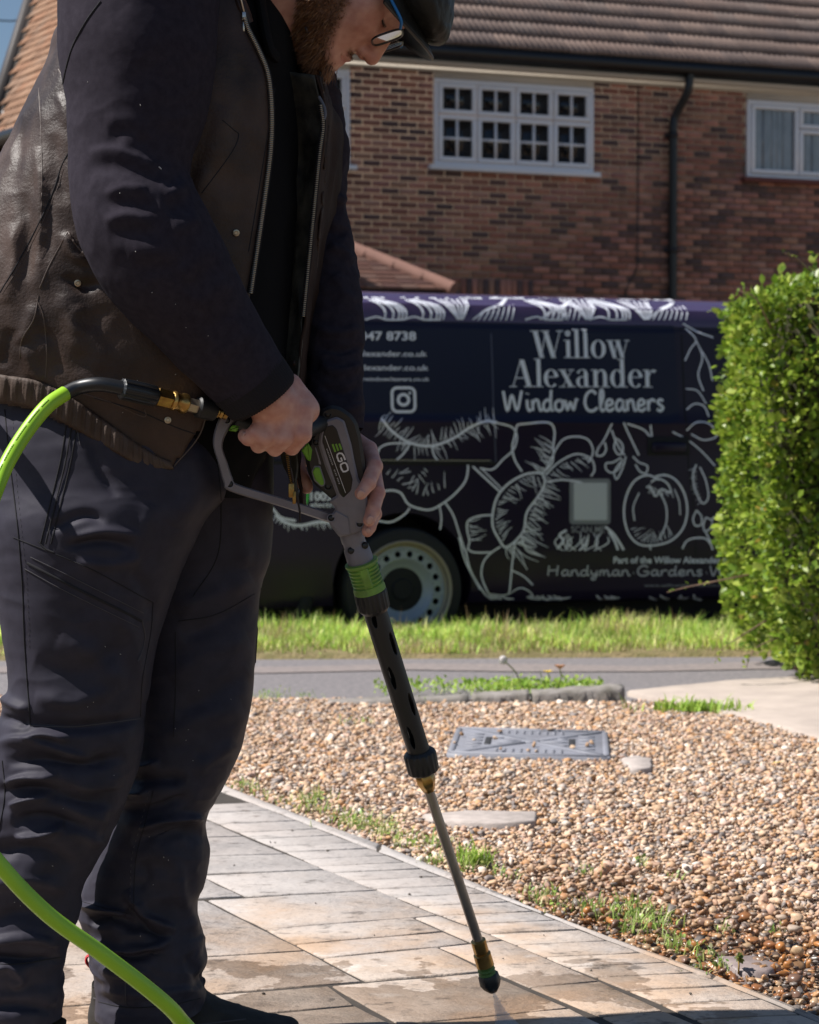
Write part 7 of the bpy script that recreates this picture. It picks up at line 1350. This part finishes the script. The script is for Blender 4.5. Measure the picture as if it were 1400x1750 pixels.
m = MB(); plt(m, [(538, 765), (540, 764), (548, 789), (549, 794), (545, 793), (544, 785)], .019, .0206, .0004); m.build("switch_mark", M_grey, lan)
for (x, y, d) in [(560, 708, .020), (540, 755, .0205), (561, 831, .020), (566, 885, .0275), (615, 895, .025), (388, 718, .013), (393, 827, .013)]:
    m = MB(); c = lp_(x, y, d-.001+(gd(x) if d == .013 else 0)); q = nrm(EYE-c); m.lathe(c, c+q*.0022, [(0, .0062), (1, .0058), (1, .0048), (.1, .0046)], 20, cap=False) ; so2 = m.build("screw_boss", M_grey if d > .0206 or d < .014 else M_bplas, lan, smooth=True); m = MB(); m.lathe(c-q*.002, c+q*.0013, [(0, .0047), (1, .0047), (1.0, .001)], 16); m.build("screw", M_label, so2)
# name on the label: reads down the gun
bu = nrm([21, 58]); bv_ = np.array([bu[1], -bu[0]]); T0_ = np.array([568.5, 759.0])
def gun_ink(strokes, w, name, mat, d=.0264):
    m = MB()
    for st in strokes:
        P = np.array([T0_ + bu*a + bv_*b for a, b in st]); T = np.gradient(P, axis=0); T /= np.linalg.norm(T, axis=1)[:, None]; N = np.c_[-T[:, 1], T[:, 0]]*w/2; A = np.array([lp_(x, y, d) for x, y in P+N]); B = np.array([lp_(x, y, d) for x, y in P-N]); n = len(P); m.add(np.vstack([A, B]), [(i, n+i, n+i+1, i+1) for i in range(n-1)])
    o = m.build(name, mat, lab, fixn=False); return o
gun_ink([[(0, 0), (14, 0)], [(1.5, 5.5), (14, 5.5)], [(3, 11), (14, 11)]], 3.2, "name_letter", M_green)
gun_ink([[(33, 11), (25, 11), (20.5, 9.5), (18.5, 5.5), (19.5, 1.5), (23, 0), (31, 0), (32.2, 2), (32.6, 5.6), (26.5, 5.6)]], 3.0, "name_letter", M_wht); gun_ink([[(41, 0), (46, 0), (50.5, 1.2), (51.5, 5.5), (50.5, 9.8), (46, 11), (41, 11), (37.4, 9.8), (36.6, 5.5), (37.6, 1.2), (41, 0)]], 3.0, "name_letter", M_wht)
gun_ink([[(-18, -7.5), (86, -7.5)]], .8, "label_line", M_wht); gun_ink([[(a, -12), (a+b, -12)] for a, b in [(4, 2), (7, 2), (10, 2.2), (13, 1.6), (16, 2), (19, 2), (22, 2.4), (25.5, 2), (29, 2), (32, 1.6), (42, 2), (45, 1.2), (48, 2), (51, 2), (57, 2), (60, 2), (63, 1.5), (66, 2)]], 2.2, "fine_print", MAT("grey fine print", (.30, .30, .32), .5))
def lt(m, a, b, prof, n=28, fl=None): return m.lathe(lp_(*a), lp_(*b), [(t, r*Yl((a[1]+b[1])/2)/F) for t, r in prof], n, fl)
m = MB(); lt(m, (598, 905), (616, 957), [(-.1, 17), (0, 20), (.35, 20.5), (.4, 19.5), (.55, 20), (.6, 22), (.95, 23), (1.1, 22)], 32); m.build("neck", M_grey, lan, smooth=True)
for (x, y) in ((600, 941), (624, 932)): m = MB(); c = lp_(x, y, .0165 if x < 610 else .0125); q = nrm(EYE-c); m.lathe(c-q*.004, c+q*.002, [(0, .0052), (1, .005), (1, .001)], 16); m.build("screw", M_label, lan)
rp_ = [(0, 24), (.02, 29), (.10, 28.5)]
for k in range(6): t = .14+k*.115; rp_ += [(t, 25.5), (t+.03, 24), (t+.06, 27), (t+.09, 26.5)]
m = MB(); lt(m, (617, 959), (633, 1011), rp_ + [(.88, 28), (.98, 28), (1, 24)], 40); m.build("green_collar", M_gfade, lan, smooth=True)
m = MB(); plt(m, rnd([(612, 975), (628, 970), (639, 1004), (624, 1009)], 3), .015, .0245, .002); m.build("collar_pad", M_gfade, lan, smooth=True)
flut = lambda k, a: (lambda th, q: 1 + a*(1 if math.sin(th*k) > 0 else -1)*(1 if .12 < q < .82 else 0))
m = MB(); lt(m, (632, 1007), (641, 1046), [(0, 24), (.08, 27.5), (.14, 28), (.8, 27.5), (.86, 26), (1, 21)], 120, flut(20, .022)); m.build("locking_nut", M_bplas, lan, smooth=True)
# barrel with slots right through its wall
A_, B_ = lp_(639, 1038), lp_(718, 1290); ax = B_-A_; Lb = np.linalg.norm(ax); ta = ax/Lb; ea = nrm(np.array([0, -1., 0]) - ta*np.dot([0, -1., 0], ta)); eb = np.cross(ta, ea); ntheta, ns = 132, 260; th = np.arange(ntheta)*2*np.pi/ntheta; ss = np.linspace(0, Lb, ns)
rad = lambda q: .0176 - .0008*q
V = np.array([[A_ + ta*s + rad(s/Lb)*(ea*math.cos(t) + eb*math.sin(t)) for t in th] for s in ss]).reshape(-1, 3)
ii, jj = np.meshgrid(np.arange(ns-1), np.arange(ntheta), indexing='ij'); sc_ = (ss[ii]+ss[np.minimum(ii+1, ns-1)])/2; tc_ = th[jj]+np.pi/ntheta; hole = np.zeros(sc_.shape, bool); per = Lb/2.45
for c in range(6):
    t0 = c*np.pi/3 + .30; dth = (tc_-t0+np.pi) % (2*np.pi)-np.pi; ph = (.085 if c % 2 == 0 else .585)*per; dsx = (sc_-ph+per/2) % per - per/2; hole |= ((np.abs(dth*.0176)/.0042)**2.2 + (np.abs(dsx)/.0185)**2.2) < 1
hole &= (sc_ > .008) & (sc_ < Lb-.008)
Fq = np.stack([ii*ntheta+jj, ii*ntheta+(jj+1) % ntheta, (ii+1)*ntheta+(jj+1) % ntheta, (ii+1)*ntheta+jj], -1)[~hole]
brl = obj("slotted_barrel", V, Fq, M_bplas, lan, smooth=True); md = brl.modifiers.new("wall", 'SOLIDIFY'); md.thickness = .0028; md.offset = -1
m = MB(); lt(m, (716, 1282), (725, 1322), [(0, 21), (.1, 26.5), (.16, 27.5), (.85, 27.5), (.92, 25), (1, 18)], 120, flut(16, .03)); m.build("locking_nut", M_bplas, lan, smooth=True)
hexf = lambda th, q: 1/max(.87, math.cos((th % (np.pi/3))-np.pi/6))*.93
m = MB(); lt(m, (723, 1316), (734, 1352), [(0, 15), (.55, 15.5), (.62, 14.5), (1, 9.5)], 48, hexf); m.build("brass_fitting", M_bras, lan); m = MB(); lt(m, (731, 1345), (819, 1612), [(0, 8.8), (1, 8.6)], 24); m.build("lance_tube", M_tube, lan, smooth=True)
m = MB(); lt(m, (817, 1606), (830, 1652), [(0, 9), (.03, 13), (.44, 13.2), (.47, 12), (.50, 12), (.53, 15.2), (.95, 15.4), (1, 13)], 40); m.build("brass_coupling", M_bras, lan, smooth=True)
m = MB(); lt(m, (829, 1648), (834, 1668), [(0, 12), (.1, 15.5), (.3, 14), (.45, 15.5), (.6, 14), (.75, 15.5), (1, 12)], 32); m.build("nozzle_ring", MAT("dark green ring", (.07, .15, .03), .6), lan, smooth=True); m = MB(); lt(m, (833, 1662), (843, 1694), [(0, 13), (.12, 17), (.55, 18), (.8, 14), (1, 8)], 24, lambda th, q: 1/max(.9, math.cos((th % (np.pi/3))-np.pi/6))*.95); m.build("nozzle_tip", M_bplas, lan)
# ------------------------------------------------------------------ hose with its couplings
M_hose = MAT("lime green hose", (.34, .62, .03), .4, col2=(.29, .55, .028), scale=14, spec=.5); M_hblk = MAT("black hose sleeve", (.012, .013, .016), .38)
hse = thing("pressure_hose", at(60, 720, 2.6), "lime green high pressure hose looping off the left edge and past the boots", "hose")
hp_ = [at(112, 672, 2.64), at(82, 693, 2.62), at(48, 734, 2.60), at(16, 785, 2.57), at(-8, 840, 2.54), at(-40, 930, 2.47), at(-90, 1080, 2.42), at(-110, 1230, 2.40), at(-80, 1370, 2.40), at(0, 1478, 2.42), at(80, 1561, 2.44), at(170, 1627, 2.47), at(240, 1680, 2.50), at(290, 1722, 2.53), at(322, 1758, 2.56)]
fl_ = hp_[-1]; hp_ += [fl_+[.06, .03, -.075], np.array([fl_[0]+.17, fl_[1]+.04, .016]), np.array([fl_[0]+.45, fl_[1]-.05, .0135]), np.array([fl_[0]+.9, fl_[1]-.4, .0135]), np.array([fl_[0]+1.2, fl_[1]-1.2, .0135])]
m = MB(); m.tube(catmull(hp_, 14), .0101, 20); hb_ = m.build("hose_line", M_hose, hse, smooth=True)
m = MB(); m.tube(catmull([at(110, 673.5, 2.64), at(135, 662, 2.645), at(170, 657, 2.64), at(214, 664, 2.645)], 10), [.0098]*29+[.0098, .0098], 20); m.build("bend_sleeve", M_hblk, hse, smooth=True)
def hl(y): return y
def yh(x): return 2.645 + (x-210)/(382-210)*.085
def ltc(name, a, b, prof, mat, n=28, fl=None): m = MB(); m.lathe(at(a[0], a[1], yh(a[0])), at(b[0], b[1], yh(b[0])), [(t, r*yh(a[0])/F) for t, r in prof], n, fl); return m.build(name, mat, hse, smooth=True)
ltc("hand_coupling", (206, 664), (268, 678), [(0, 13), (.04, 18), (.55, 18.5), (.92, 18), (1, 14)], M_hblk, 140, lambda th, q: 1+.03*(1 if math.sin(th*14) > .2 else -1)*(1 if q > .02 else 0)); ltc("brass_hex", (266, 677.5), (292, 684), [(0, 12), (.05, 16), (.9, 16), (1, 13)], M_bras, 48, hexf)
ltc("brass_swivel", (291, 683.5), (320, 691), [(0, 12), (.08, 16), (.2, 17.5), (.32, 15), (.6, 15), (.72, 17.8), (.9, 17.5), (1, 13)], M_bras); ltc("pale_hex", (319, 690.5), (338, 695.5), [(0, 12), (.9, 12), (1, 10)], MAT("worn plated brass", (.52, .44, .34), .4, metal=.8), 48, hexf); ltc("inlet_nut", (336, 695), (369, 703), [(0, 15), (.08, 18.5), (.9, 18), (1, 12)], M_bplas, 100, flut(12, .025)); ltc("inlet_thread", (368, 702.5), (386, 708), [(0, 9), (.2, 11), (.35, 9), (.55, 11), (.7, 9), (1, 10)], M_bras)
hd_ = catmull(hp_[:6], 14); hT = np.gradient(hd_, axis=0); m = MB()
for i in range(14, 62):
    if i % 9 in (0, 1): continue
    t = nrm(hT[i]); d = nrm(EYE-hd_[i]); d = nrm(d-t*np.dot(d, t)); s_ = np.cross(t, d); c = hd_[i]+ (d*.86+s_*.5)*.0101; m.box(c, (.0022, .0028+.001*(i % 3), .0004), R=np.stack([s_*.86-d*.5, t, d*.86+s_*.5], 1))
m.build("hose_marking", MAT("dark green print", (.20, .40, .02), .6), hb_, kind='stuff')
# ------------------------------------------------------------------ spray of water
sp_t = thing("water_spray", at(858, 1750, 3.12), "thin white fan of water spraying from the nozzle onto the slabs", "water spray", kind='thing')
n0 = lp_(842.5, 1692); g0 = np.array([*gnd(868, 1768)[:2], .003]); ad_ = nrm(g0-n0); m = MB(); m.lathe(n0, g0, [(0, .0012), (.3, .0045), (.65, .012), (1, .024)], 20); M_sp = bpy.data.materials.new("fine spray"); M_sp.use_nodes = True; t = M_sp.node_tree; t.nodes.remove(t.nodes["Principled BSDF"]); pv = node(t, "ShaderNodeVolumePrincipled"); pv.inputs['Color'].default_value = (.95, .96, 1, 1); pv.inputs['Density'].default_value = 42; t.links.new(pv.outputs[0], t.nodes["Material Output"].inputs['Volume']); m.build("mist", M_sp, sp_t)
r6 = np.random.default_rng(9); n = 900; q = r6.random(n)**.7; an = r6.uniform(0, 6.28, n); rr_ = q*.022*np.sqrt(r6.random(n)); ea_, eb_ = frame(ad_); P = n0 + ad_*(q*np.linalg.norm(g0-n0))[:, None] + ea_*(rr_*np.cos(an))[:, None] + eb_*(rr_*np.sin(an))[:, None]
V, Fc, nv = stones(P, r6.uniform(.0003, .0008, n), ICO1, r6); obj("droplets", V, Fc, MAT("water droplets", (.8, .82, .85), .15), sp_t, kind='stuff')
